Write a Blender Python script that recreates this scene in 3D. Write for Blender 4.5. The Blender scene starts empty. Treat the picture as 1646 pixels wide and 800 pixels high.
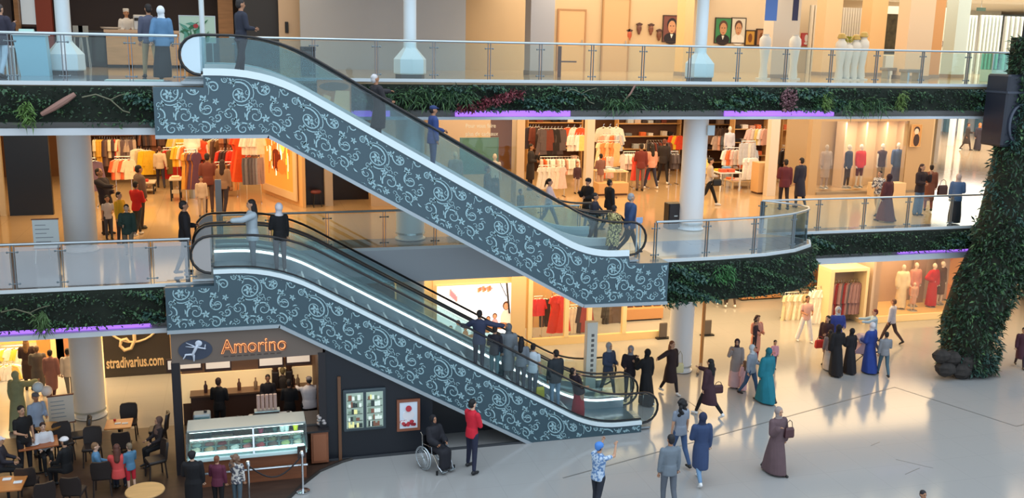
import bpy, bmesh, math, random
from mathutils import Vector, Matrix
R = math.radians
PI = math.pi
SC = bpy.context.scene
COL = SC.collection
random.seed(7)

# ------------------------------------------------------------------ camera
FPX, PITCH, YAW, ROLL = 1562.0, R(11.973), R(15.916), R(-1.152)
CAM = Vector((0, -24, 10.78))
F0, F1, F2 = 0.0, 4.88, 9.70
def cam_axes():
    cy, sy, cp, sp = math.cos(YAW), math.sin(YAW), math.cos(PITCH), math.sin(PITCH)
    f = Vector((sy*cp, cy*cp, -sp)); r = Vector((cy, -sy, 0)); d = f.cross(r)
    cr, sr = math.cos(ROLL), math.sin(ROLL)
    return cr*r + sr*d, -sr*r + cr*d, f
AX, AD, AF = cam_axes()
cd = bpy.data.cameras.new('camera'); co = bpy.data.objects.new('camera', cd); COL.objects.link(co)
cd.sensor_width = 36; cd.lens = FPX/1646*36; cd.clip_end = 300
m3 = Matrix((AX, -AD, -AF)).transposed()
co.matrix_world = Matrix.Translation(CAM) @ m3.to_4x4()
SC.camera = co
def ray(x, y): return AX*((x-823)/FPX) + AD*((y-400)/FPX) + AF
def at_y(x, y, Y):
    v = ray(x, y); return CAM + v*((Y-CAM.y)/v.y)
def at_z(x, y, Z):
    v = ray(x, y); return CAM + v*((Z-CAM.z)/v.z)

# ------------------------------------------------------------------ world, light, exposure
SC.view_settings.view_transform = 'Standard'; SC.view_settings.look = 'None'
SC.view_settings.gamma = 1; SC.view_settings.use_curve_mapping = False
SC.view_settings.exposure = 0.0
w = bpy.data.worlds.new('sky'); SC.world = w; w.use_nodes = True
w.node_tree.nodes['Background'].inputs[0].default_value = (0.72, 0.86, 1.0, 1)
w.node_tree.nodes['Background'].inputs[1].default_value = 1.35
try:
    SC.cycles.use_denoising = True; SC.cycles.max_bounces = 7; SC.cycles.transparent_max_bounces = 24
    SC.cycles.glossy_bounces = 3; SC.cycles.diffuse_bounces = 3; SC.cycles.caustics_reflective = False
    SC.cycles.sample_clamp_indirect = 4.0
except Exception: pass
def area(name, loc, size, power, col, rot=(0,0,0), sy=None):
    l = bpy.data.lights.new(name, 'AREA'); l.shape = 'RECTANGLE'; l.size = size; l.size_y = sy or size
    l.energy = power; l.color = col; o = bpy.data.objects.new(name, l); o.location = loc
    o.rotation_euler = rot; COL.objects.link(o); return o
WARM = (1.0, 0.70, 0.36); WARM2 = (1.0, 0.80, 0.56); COOL = (0.80, 0.92, 1.0)
area('skylight', (9, -9, 24), 40, 3000, COOL, (R(-12), 0, 0), 22)
area('shop_lights_ground_right', (20, 9.0, 3.3), 16, 1500, WARM, sy=7)
area('shop_lights_ground_left', (-4.5, 9.5, 3.3), 8, 1250, WARM, sy=6)
area('shop_lights_ground_middle', (9, 8.5, 3.3), 8, 560, WARM, sy=5)
area('shop_lights_first_left', (-2, 12, 8.3), 10, 950, WARM, sy=12)
area('shop_lights_first_middle', (13, 12.5, 8.3), 12, 1150, WARM, sy=13)
area('shop_lights_first_right', (26, 10, 8.3), 14, 1000, WARM2, sy=11)
area('lights_upper_left', (-2, 9, 13.0), 10, 240, WARM2, sy=8)
area('lights_upper_middle', (14.5, 10.5, 13.0), 9, 520, (1, .87, .68), sy=8)
area('lights_upper_right', (28, 11, 13.0), 16, 900, (1, .87, .68), sy=12)
area('lights_upper_far_right', (37, 17, 13.0), 12, 1500, (.96, 1, .96), sy=14)
area('lights_aisle', (44, 26, 8.3), 14, 2500, (1, .95, .88), sy=16)
area('shop_lights_ground_far_right', (33, 4.5, 3.6), 5, 650, WARM, sy=3)
area('kiosk_light', (0, 2.6, 3.2), 3.2, 90, WARM2, sy=2.4)

# ------------------------------------------------------------------ materials
def lin(c):
    c = c/255.0
    return c/12.92 if c <= 0.04045 else ((c+0.055)/1.055)**2.4
MATS = {}
def mat(rgb, rough=0.6, metal=0.0, emit=0.0, var=0.0, scale=6.0, coat=0.0, kind='noise'):
    key = (tuple(rgb), rough, metal, emit, var, scale, coat, kind)
    if key in MATS: return MATS[key]
    m = bpy.data.materials.new('mat_%02x%02x%02x' % tuple(int(v) for v in rgb)); m.use_nodes = True
    nt = m.node_tree; b = nt.nodes['Principled BSDF']
    c = (lin(rgb[0]), lin(rgb[1]), lin(rgb[2]), 1)
    b.inputs['Base Color'].default_value = c
    b.inputs['Roughness'].default_value = rough; b.inputs['Metallic'].default_value = metal
    if coat: b.inputs['Coat Weight'].default_value = coat; b.inputs['Coat Roughness'].default_value = 0.08
    if emit:
        b.inputs['Emission Color'].default_value = c; b.inputs['Emission Strength'].default_value = emit
    if var:
        tc = nt.nodes.new('ShaderNodeTexCoord')
        if kind == 'wood':
            mp = nt.nodes.new('ShaderNodeMapping'); mp.inputs['Scale'].default_value = (0.6, 3, 6)
            nt.links.new(tc.outputs['Object'], mp.inputs[0]); src = mp.outputs[0]
        else: src = tc.outputs['Object']
        n = nt.nodes.new('ShaderNodeTexNoise'); n.inputs['Scale'].default_value = scale; n.inputs['Detail'].default_value = 4
        nt.links.new(src, n.inputs['Vector'])
        r = nt.nodes.new('ShaderNodeMapRange'); r.inputs[1].default_value = .3; r.inputs[2].default_value = .7
        r.inputs[3].default_value = 1-var; r.inputs[4].default_value = 1+var
        nt.links.new(n.outputs['Fac'], r.inputs[0])
        h = nt.nodes.new('ShaderNodeHueSaturation'); h.inputs['Color'].default_value = c
        nt.links.new(r.outputs[0], h.inputs['Value']); nt.links.new(h.outputs[0], b.inputs['Base Color'])
        if emit: nt.links.new(h.outputs[0], b.inputs['Emission Color'])
    MATS[key] = m; return m
def glass(name, tint, refl=0.10, tr=0.93, rough=0.02):
    if name in MATS: return MATS[name]
    m = bpy.data.materials.new(name); m.use_nodes = True; nt = m.node_tree
    for n in list(nt.nodes): nt.nodes.remove(n)
    o = nt.nodes.new('ShaderNodeOutputMaterial'); t = nt.nodes.new('ShaderNodeBsdfTransparent')
    t.inputs[0].default_value = (lin(tint[0])*tr, lin(tint[1])*tr, lin(tint[2])*tr, 1)
    g = nt.nodes.new('ShaderNodeBsdfGlossy'); g.inputs['Roughness'].default_value = rough
    fr = nt.nodes.new('ShaderNodeLayerWeight'); fr.inputs[0].default_value = 0.25
    ad = nt.nodes.new('ShaderNodeMath'); ad.operation = 'MULTIPLY_ADD'; ad.inputs[1].default_value = 0.42; ad.inputs[2].default_value = refl
    mx = nt.nodes.new('ShaderNodeMixShader')
    nt.links.new(fr.outputs['Fresnel'], ad.inputs[0]); nt.links.new(ad.outputs[0], mx.inputs[0])
    nt.links.new(t.outputs[0], mx.inputs[1]); nt.links.new(g.outputs[0], mx.inputs[2]); nt.links.new(mx.outputs[0], o.inputs[0])
    MATS[name] = m; return m
GL = glass('rail_glass', (244, 253, 253), .03, .98)
GLE = glass('escalator_glass', (240, 248, 249), .035, .98)
GLS = glass('shop_glass', (253, 254, 253), .02, .99)
STEEL = mat((190, 200, 205), .3, .8); CHROME = mat((225, 230, 235), .18, 1.0); BLACK = mat((18, 18, 22), .45)
WHITE = mat((225, 228, 230), .5); RUBBER = mat((22, 20, 22), .35); GOLD = mat((200, 150, 60), .35, .7)

# ------------------------------------------------------------------ mesh builder
class MB:
    def __init__(s): s.v = []; s.f = []; s.m = []; s.mi = 0
    def add(s, vs, fs, mi=None):
        n = len(s.v); s.v += [tuple(v) for v in vs]; s.f += [tuple(i+n for i in f) for f in fs]
        s.m += [s.mi if mi is None else mi]*len(fs); return s
    def box(s, x0, y0, z0, x1, y1, z1, mi=None, bev=0):
        if x0 > x1: x0, x1 = x1, x0
        if y0 > y1: y0, y1 = y1, y0
        if z0 > z1: z0, z1 = z1, z0
        b = min(bev, (x1-x0)/3, (y1-y0)/3, (z1-z0)/3)
        if b <= 0:
            vs = [(x, y, z) for z in (z0, z1) for x, y in ((x0, y0), (x1, y0), (x1, y1), (x0, y1))]
            return s.add(vs, [(3,2,1,0),(4,5,6,7),(0,1,5,4),(1,2,6,5),(2,3,7,6),(3,0,4,7)], mi)
        rings = []
        def ring(z, k):
            return [(x0+k+b, y0+k, z), (x1-k-b, y0+k, z), (x1-k, y0+k+b, z), (x1-k, y1-k-b, z), (x1-k-b, y1-k, z), (x0+k+b, y1-k, z), (x0+k, y1-k-b, z), (x0+k, y0+k+b, z)]
        return s.loft([ring(z0, b*.99/1.0 if False else b/2), ring(z0+b, 0), ring(z1-b, 0), ring(z1, b/2)], mi)
    def loft(s, rings, mi=None, cap=True):
        n = len(rings[0]); vs = [p for r in rings for p in r]; fs = []
        for i in range(len(rings)-1):
            for j in range(n):
                fs.append((i*n+j, i*n+(j+1) % n, (i+1)*n+(j+1) % n, (i+1)*n+j))
        if cap: fs.append(tuple(range(n-1, -1, -1))); fs.append(tuple((len(rings)-1)*n+j for j in range(n)))
        return s.add(vs, fs, mi)
    def lathe(s, cx, cy, prof, n=20, mi=None, sx=1, sy=1):
        return s.loft([[(cx+r*sx*math.cos(2*PI*k/n), cy+r*sy*math.sin(2*PI*k/n), z) for k in range(n)] for r, z in prof], mi)
    def cyl(s, cx, cy, z0, z1, r, n=16, mi=None, r2=None):
        return s.lathe(cx, cy, [(r, z0), (r if r2 is None else r2, z1)], n, mi)
    def tube(s, pts, r, n=8, mi=None, closed=False, radii=None):
        pts = [Vector(p) for p in pts]; N = len(pts); rings = []
        up = None
        for i, p in enumerate(pts):
            if closed: t = pts[(i+1) % N]-pts[i-1]
            else: t = pts[min(i+1, N-1)]-pts[max(i-1, 0)]
            t = t.normalized() if t.length > 1e-9 else Vector((0, 0, 1))
            if up is None:
                up = Vector((0, 0, 1)) if abs(t.z) < .9 else Vector((1, 0, 0))
            a = t.cross(up);
            if a.length < 1e-6: a = t.cross(Vector((0, 1, 0)))
            a.normalize(); b = a.cross(t).normalized(); up = b
            rr = radii[i] if radii else r
            if isinstance(rr, tuple): ra, rb = rr
            else: ra = rb = rr
            rings.append([p + a*(ra*math.cos(2*PI*k/n)) + b*(rb*math.sin(2*PI*k/n)) for k in range(n)])
        if closed: return s.loft(rings+[rings[0]], mi, cap=False)
        return s.loft(rings, mi)
    def cap(s, a, b, ra, rb, n=10, mi=None, flat=1.0):
        # tapered capsule, closed
        a, b = Vector(a), Vector(b); t = b-a; L = t.length; t.normalize()
        pts = [a-t*ra*.98, a-t*ra*.7, a, b, b+t*rb*.7, b+t*rb*.98]; rad = [ra*.15, ra*.7, ra, rb, rb*.7, rb*.15]
        return s.tube(pts, 0, n, mi, radii=[(q, q*flat) for q in rad])
    def ell(s, c, rx, ry, rz, n=12, m=8, mi=None, tilt=0):
        c = Vector(c); rings = []; M = Matrix.Rotation(tilt, 3, 'X')
        for i in range(m+1):
            a = -PI/2 + PI*i/m; a = max(-PI/2*.97, min(PI/2*.97, a))
            rings.append([c + M @ Vector((rx*math.cos(a)*math.cos(2*PI*k/n), ry*math.cos(a)*math.sin(2*PI*k/n), rz*math.sin(a))) for k in range(n)])
        return s.loft(rings, mi)
    def prism(s, poly, y0, y1, mi=None, axis='y'):
        # poly of (a, b); extruded along axis
        def P(a, b, c): return (a, c, b) if axis == 'y' else ((c, a, b) if axis == 'x' else (a, b, c))
        n = len(poly); vs = [P(a, b, y0) for a, b in poly] + [P(a, b, y1) for a, b in poly]
        fs = [tuple(range(n)), tuple(range(2*n-1, n-1, -1))] + [(j, n+j, n+(j+1) % n, (j+1) % n) for j in range(n)]
        return s.add(vs, fs, mi)
    def quad(s, a, b, c, d, mi=None): return s.add([a, b, c, d], [(0, 1, 2, 3)], mi)
    def build(s, name, mats, parent=None, smooth=False, bevel=0, recalc=True):
        me = bpy.data.meshes.new(name); me.from_pydata(s.v, [], s.f)
        if not isinstance(mats, (list, tuple)): mats = [mats]
        for m in mats: me.materials.append(m)
        me.polygons.foreach_set('material_index', s.m)
        if smooth: me.polygons.foreach_set('use_smooth', [True]*len(s.f))
        if recalc and len(s.f) < 20000:
            bm = bmesh.new(); bm.from_mesh(me); bmesh.ops.recalc_face_normals(bm, faces=bm.faces); bm.to_mesh(me); bm.free()
        if smooth:
            try: me.set_sharp_from_angle(angle=R(40))
            except Exception: pass
        me.update(); o = bpy.data.objects.new(name, me); COL.objects.link(o)
        if parent: o.parent = parent
        if bevel:
            bv = o.modifiers.new('bevel', 'BEVEL'); bv.width = bevel; bv.segments = 2; bv.limit_method = 'ANGLE'
        return o
def thing(name, label, cat, loc=(0, 0, 0), rz=0, group=None):
    o = bpy.data.objects.new(name, None); COL.objects.link(o); o.location = loc; o.rotation_euler = (0, 0, rz)
    o.empty_display_size = .2; return tag(o, label, cat, group)
def tag(o, label, cat, group=None, kind=None):
    o['label'] = label; o['category'] = cat
    if group: o['group'] = group
    if kind: o['kind'] = kind
    return o
def struct(o): o['kind'] = 'structure'; return o
def kids(o): return [c for c in bpy.data.objects if c.parent == o]
def dup(root, loc, rz=0, label=None, group=None, scale=None, mats=None):
    r = root.copy(); COL.objects.link(r); r.location = loc; r.rotation_euler = (0, 0, rz)
    if label: r['label'] = label
    if group: r['group'] = group
    if scale: r.scale = scale
    for ch in CH[root.name] if root.name in CH else kids(root):
        c = ch.copy(); COL.objects.link(c); c.parent = r
        for g in kids(ch) if ch.name not in NOK else ():
            d = g.copy(); COL.objects.link(d); d.parent = c
    return r
CH = {}; NOK = set()
def text_mesh(name, txt, size, m, parent=None, loc=(0,0,0), rot=(PI/2,0,0), ext=0.01, align='LEFT', width=None, bold=0):
    cu = bpy.data.curves.new(name, 'FONT'); cu.body = txt; cu.size = size; cu.extrude = ext; cu.align_x = align; cu.offset = bold
    t = bpy.data.objects.new(name, cu); COL.objects.link(t); bpy.context.view_layer.update()
    me = bpy.data.meshes.new_from_object(t.evaluated_get(bpy.context.evaluated_depsgraph_get()))
    bpy.data.objects.remove(t); me.materials.clear(); me.materials.append(m)
    o = bpy.data.objects.new(name, me); COL.objects.link(o); o.location = loc; o.rotation_euler = rot
    if width:
        xs = [v.co.x for v in me.vertices]; W = max(xs)-min(xs); k = width/W
        for v in me.vertices: v.co.x *= k
    if parent: o.parent = parent
    return o
# ------------------------------------------------------------------ building shell
def floor_mat(rgb, rough, line, size, cloud=.04):
    m = bpy.data.materials.new('floor_tiles'); m.use_nodes = True; nt = m.node_tree; b = nt.nodes['Principled BSDF']
    tc = nt.nodes.new('ShaderNodeTexCoord'); br = nt.nodes.new('ShaderNodeTexBrick'); br.offset = 0
    br.inputs['Scale'].default_value = 1; br.inputs['Brick Width'].default_value = size; br.inputs['Row Height'].default_value = size
    br.inputs['Mortar Size'].default_value = .012; br.inputs['Bias'].default_value = -.3
    c = tuple(lin(v) for v in rgb)+(1,)
    br.inputs['Color1'].default_value = c; br.inputs['Color2'].default_value = tuple(v*(1-cloud) for v in c[:3])+(1,)
    br.inputs['Mortar'].default_value = tuple(lin(v) for v in line)+(1,)
    nt.links.new(tc.outputs['Object'], br.inputs['Vector']); nt.links.new(br.outputs['Color'], b.inputs['Base Color'])
    b.inputs['Roughness'].default_value = rough; return m
FL0 = floor_mat((160, 158, 156), .13, (155, 153, 151), 1.2, .015)
FL1 = floor_mat((198, 168, 130), .10, (186, 158, 122), .9, .02)
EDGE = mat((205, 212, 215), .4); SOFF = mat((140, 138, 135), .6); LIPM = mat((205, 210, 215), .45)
TAN = mat((212, 184, 145), .7, var=.03, scale=.5); CREAM = mat((225, 205, 175), .7, var=.03, scale=.6)
PALE = mat((196, 204, 214), .7, var=.03, scale=.6); DARKW = mat((42, 38, 40), .6); WOODF = mat((64, 44, 34), .5, var=.25, scale=2, kind='wood')

b = MB(); b.box(-16, -20, -.3, 60, 45, 0); struct(b.build('floor_ground', FL0))
# inlaid dark lines of the atrium floor
b = MB()
def strip(b, p, q, w, z=.004):
    p, q = Vector(p), Vector(q); t = (q-p).normalized(); n = Vector((-t.y, t.x))*w/2
    b.box(0, 0, 0, 0, 0, 0) if False else None
    b.add([(p.x+n.x, p.y+n.y, z), (q.x+n.x, q.y+n.y, z), (q.x-n.x, q.y-n.y, z), (p.x-n.x, p.y-n.y, z), (p.x+n.x, p.y+n.y, z-.02), (q.x+n.x, q.y+n.y, z-.02), (q.x-n.x, q.y-n.y, z-.02), (p.x-n.x, p.y-n.y, z-.02)], [(0,3,2,1),(0,1,5,4),(1,2,6,5),(2,3,7,6),(3,0,4,7)])
ln = [at_z(x, y, 0).xy for x, y in ((905, 768), (1438, 622), (1634, 685), (1700, 668))]
for i in range(3): strip(b, ln[i], ln[i+1], .045)
for a, c in (((1400, 716), (1414, 710)), ((1455, 762), (1478, 752)), ((1440, 738), (1500, 752)), ((1100, 640), (1135, 665))):
    strip(b, at_z(*a, 0).xy, at_z(*c, 0).xy, .02)
struct(b.build('trim_1', mat((112, 110, 108), .3)))
# cafe timber floor, in front of and under the left end
cf = [(-16, -16), (-.6, -6.5), (.2, -3.2), (.75, -2.1), (1.25, -1.2), (1.7, -.55), (2.3, -.12), (2.6, 0.02), (2.6, 3.4), (-16, 3.5)]
b = MB(); b.prism(cf, -.25, .012, axis='z'); struct(b.build('floor_cafe', WOODF))
b = MB(); pts = [(x, y, .012) for x, y in cf[1:8]]; b.tube(pts, .05, 6); struct(b.build('trim_2', mat((40, 34, 30), .5)))

# ---- level 1 slab
b = MB()
b.box(-16, .35, 4.55, -.62, 3.6, F1, 0); b.box(-16, 3.6, 4.45, 60, 45, F1, 0)
struct(b.build('floor_first', [FL1]))
isl = [(10.1, 3.6), (10.1, .55), (13.2, .6), (14.8, .78), (16.0, 1.15), (16.9, 1.75), (17.25, 2.35), (16.9, 3.0), (16.3, 3.6)]
b = MB(); b.prism(isl, 4.55, F1+.001, axis='z'); struct(b.build('floor_island', FL1))
b = MB(); b.prism([(p[0]*.999+.02, p[1]+.08) for p in isl], 3.62, 4.54, axis='z'); struct(b.build('ceiling_island', mat((190, 170, 140), .7)))
# ---- level 2 slab
b = MB(); b.box(-16, .35, 9.35, -.62, 3.6, F2); b.box(-16, 3.6, 9.2, 60, 45, F2); struct(b.build('floor_second', FL1))
b = MB(); b.box(-16, 3.4, 13.2, 60, 45, 13.5); struct(b.build('ceiling', mat((238, 234, 226), .7)))
b = MB(); b.box(-16, 3.8, 8.75, 60, 45, 9.19); b.box(-16, .6, 8.7, -1.9, 3.8, 9.34); struct(b.build('ceiling_first', mat((205, 190, 165), .7)))
b = MB(); b.box(-16, 3.8, 4.0, 60, 30, 4.44); b.box(-16, .6, 3.9, -1.9, 3.8, 4.54); struct(b.build('ceiling_ground', mat((210, 190, 160), .7)))
bm_ = floor_mat((120, 126, 136), .10, (108, 114, 124), .6, .03)
b = MB(); b.box(-16, .37, F1, -.62, 4.9, F1+.004); b.box(-.62, 3.62, F1, 9.9, 4.9, F1+.004); b.box(16.4, 3.62, F1, 59, 4.15, F1+.004)
b.box(-16, .37, F2, -.62, 4.6, F2+.004); b.box(-.62, 3.62, F2, 59, 4.2, F2+.004); b.prism([(p[0]*.995+.03, min(p[1]*.99+.06, 3.0)) for p in isl], F1, F1+.005, axis='z'); struct(b.build('floor_border', bm_))
# edge caps, soffit bands, lips
b = MB()
b.box(-16, .30, F2-.06, -.62, .36, F2+.03); b.box(-.62, 3.55, F2-.06, 60, 3.61, F2+.03)
b.box(-16, .30, F1-.06, -.62, .36, F1+.02); b.box(-.62, 3.55, F1-.07, 10.1, 3.61, F1+.02); b.box(16.3, 3.55, F1-.07, 60, 3.61, F1+.02)
for i in range(1, len(isl)-1):
    (xa, ya), (xb, yb) = isl[i], isl[i+1]; t = Vector((xb-xa, yb-ya)).normalized(); n = Vector((t.y, -t.x))*.03
    b.prism([(xa-n.x, ya-n.y), (xb-n.x, yb-n.y), (xb+n.x, yb+n.y), (xa+n.x, ya+n.y)], F1-.07, F1+.02, axis='z')
struct(b.build('trim_3', EDGE))
b = MB()                                     # white lips under the planted fascias
b.box(-16, .3, 8.50, -1.83, .5, 8.66); b.box(-.6, 3.5, 8.58, 60, 3.7, 8.665)
b.box(-16, .3, 3.66, -1.83, .5, 3.78); b.box(12.5, 3.5, 3.78, 60, 3.7, 3.98)
struct(b.build('trim_4', LIPM))
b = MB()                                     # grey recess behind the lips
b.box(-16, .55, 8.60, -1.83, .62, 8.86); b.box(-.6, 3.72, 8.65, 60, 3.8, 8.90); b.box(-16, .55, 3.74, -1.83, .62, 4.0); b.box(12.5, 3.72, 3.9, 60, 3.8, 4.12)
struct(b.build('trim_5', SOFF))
b = MB(); b.box(-.62, 3.56, 3.84, 12.5, 3.8, F1-.07); struct(b.build('wall_fascia', mat((188, 192, 198), .6)))
# purple light strips in the recesses
PUR = mat((158, 105, 222), .5, emit=1.25)
def led(x0, x1, y, z, lab):
    b = MB(); b.box(x0, y-.04, z, x1, y+.03, z+(.16 if z > 8 else .12)); tag(b.build('light_strip', PUR), lab, 'light strip', None)
led(6.1, 9.6, 3.66, 8.67, 'purple light strip in the soffit over the first floor shopfront with the teal poster')
led(14.7, 18.6, 3.66, 8.67, 'purple light strip in the soffit right of the large white column')
led(21.6, 24.9, 3.66, 4.0, 'purple light strip over the ground floor window of dressed mannequins')
led(-6.6, -2.2, .50, 3.79, 'purple light strip under the lower left planted balcony edge')
led(1.9, 4.2, 3.66, 8.67, 'purple light strip seen through the upper escalator glass')

# ---- walls
def wall(name, x0, x1, y, z0, z1, m, t=.2): b = MB(); b.box(x0, y, z0, x1, y+t, z1); return struct(b.build(name, m))
wall('wall_back', -16, 60, 44, 0, 13.5, CREAM)
b = MB(); b.box(-16.2, -20, 0, -16, 45, 13.5); struct(b.build('wall_left', CREAM))
b = MB(); b.box(60, -20, 0, 60.2, 45, 13.5); struct(b.build('wall_right', CREAM))
# ------------------------------------------------------------------ escalators
T30 = math.tan(R(29.7))
def fillet(pts, rad, seg=7):
    out = [pts[0]]
    for i in range(1, len(pts)-1):
        p0, p1, p2 = Vector(pts[i-1]), Vector(pts[i]), Vector(pts[i+1]); r = rad[i-1]
        a = (p0-p1).normalized(); c = (p2-p1).normalized(); s, e = p1+a*r, p1+c*r
        for k in range(seg+1):
            t = k/seg; out.append(tuple((1-t)**2*s + 2*t*(1-t)*p1 + t*t*e))
    out.append(pts[-1]); return out
ORN_D = mat((55, 80, 91), .35, coat=.3); ORN_L = mat((158, 192, 200), .5)
ORN_B = mat((30, 36, 42), .3, coat=.4)
def scroll_lines():
    # one repeat (1.6 m x 1.5 m) of foliate scrollwork: list of (points, w0, w1)
    L = []
    def spiral(cx, cy, r0, r1, a0, turns, w0=.037, w1=.012):
        n = int(14*abs(turns))+6; P = []
        for i in range(n+1):
            t = i/n; a = a0 + turns*2*PI*t; r = r0+(r1-r0)*t**.8; P.append((cx+r*math.cos(a), cy+r*math.sin(a)))
        L.append((P, w0, w1)); return P
    def drop(x, y, a, l=.13, w=.055):
        P = [(x+l*t*math.cos(a+.5*t), y+l*t*math.sin(a+.5*t)) for t in (0, .25, .5, .75, 1)]
        L.append((P, w, .006, 'leaf'))
    def floret(x, y, s=.09, a=0):
        for k in range(5): drop(x, y, a+k*2*PI/5, s, s*.5)
    random.seed(5)
    spiral(.40, .30, .30, .05, 2.2, -1.6); spiral(.42, .30, .36, .26, 2.4, -.75, .012, .028)
    spiral(.98, .42, .27, .04, .2, 1.5); spiral(.98, .40, .34, .30, -.4, .45, .01, .03)
    spiral(1.25, -.05, .20, .03, 1.4, 1.5); spiral(.75, -.22, .22, .03, 3.6, -1.5)
    spiral(.15, -.18, .20, .03, 5.0, 1.4); spiral(1.42, .45, .14, .02, 2.5, -1.4)
    spiral(.08, .62, .12, .02, 0, 1.3); spiral(.66, .70, .10, .02, 3, -1.3); spiral(1.20, -.50, .16, .02, 2, -1.4)
    spiral(.45, -.52, .16, .02, .6, 1.4); spiral(.02, -.58, .10, .02, 2, 1.2); spiral(1.48, -.25, .11, .02, 4, 1.2)
    spiral(.20, .05, .11, .02, 1, -1.2, .02); spiral(.72, .12, .10, .02, 2, 1.2, .02); spiral(1.0, .75, .12, .02, 4, 1.2, .02)
    spiral(.95, -.62, .09, .02, 1, 1.1, .02)
    for x, y, s, a in ((.40, .28, .12, .3), (.98, .42, .11, .9), (.60, -.02, .10, 0), (1.18, .18, .10, .5), (.25, .58, .08, 1), (.98, -.28, .10, 1.2), (.30, -.34, .09, .2), (1.45, .12, .08, 2), (.75, .48, .08, 1), (.66, -.48, .08, .6), (1.38, -.44, .07, .2), (1.3, .66, .07, .4)):
        floret(x, y, s, a)
    for i in range(44):
        x, y = random.uniform(0, 1.6), random.uniform(-.72, .75); a = random.uniform(0, 2*PI)
        if i % 2: drop(x, y, a, .12, .035)
        else: spiral(x, y, .065, .015, a, random.choice((-1, 1))*.9, .017, .007)
    return L
SCR = scroll_lines()
def inside(p, poly):
    c = False; n = len(poly); x, y = p
    for i in range(n):
        x1, y1 = poly[i]; x2, y2 = poly[i-1]
        if (y1 > y) != (y2 > y) and x < (x2-x1)*(y-y1)/(y2-y1)+x1: c = not c
    return c
def near_edge(p, poly, m):
    for i in range(len(poly)):
        a, c = Vector(poly[i-1]), Vector(poly[i]); q = Vector(p); t = max(0, min(1, (q-a).dot(c-a)/max(1e-9, (c-a).length_squared)))
        if (a+(c-a)*t-q).length < m: return True
    return False
def ornament(poly, cline, x0, x1, Y):
    b = MB(); X = x0-1.6
    while X < x1:
        for it in SCR:
            P, w0, w1 = it[:3]; leaf = len(it) > 3
            Q = [(X+px_, cline(X+px_)*.55+cline(X+.8)*.45+pz) for px_, pz in P]
            ok = [inside(q, poly) and not near_edge(q, poly, .045) for q in Q]
            n = len(Q)
            for i in range(n-1):
                if not (ok[i] and ok[i+1]): continue
                a, c = Vector(Q[i]), Vector(Q[i+1]); t = (c-a)
                if t.length < 1e-6: continue
                t.normalize(); nn = Vector((-t.y, t.x))
                def wd(k):
                    u = k/(n-1)
                    if leaf: return w0*math.sin(PI*min(.97, max(.08, u)))*.5
                    return (w0+(w1-w0)*u)*.5
                wa, wc = wd(i), wd(i+1)
                b.add([(a.x+nn.x*wa, Y, a.y+nn.y*wa), (c.x+nn.x*wc, Y, c.y+nn.y*wc), (c.x-nn.x*wc, Y, c.y-nn.y*wc), (a.x-nn.x*wa, Y, a.y-nn.y*wa)], [(0, 3, 2, 1)])
                b.add([(a.x+nn.x*wa, Y+.008, a.y+nn.y*wa), (c.x+nn.x*wc, Y+.008, c.y+nn.y*wc), (c.x-nn.x*wc, Y+.008, c.y-nn.y*wc), (a.x-nn.x*wa, Y+.008, a.y-nn.y*wa)], [(0, 1, 2, 3)])
        X += 1.6
    return b
DECKW = mat((222, 236, 240), .35); DECKG = mat((150, 165, 172), .35, .3); STEP = mat((120, 126, 130), .35, .6); STEPY = mat((205, 215, 215), .4)
LEDM = mat((235, 250, 255), .5, emit=4.0)
def slopez(x, xt, xb, zt, zb):     # straight deck line with sharp knees
    return zt if x < xt else (zb if x > xb else zt-(x-xt)*(zt-zb)/(xb-xt))
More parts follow.
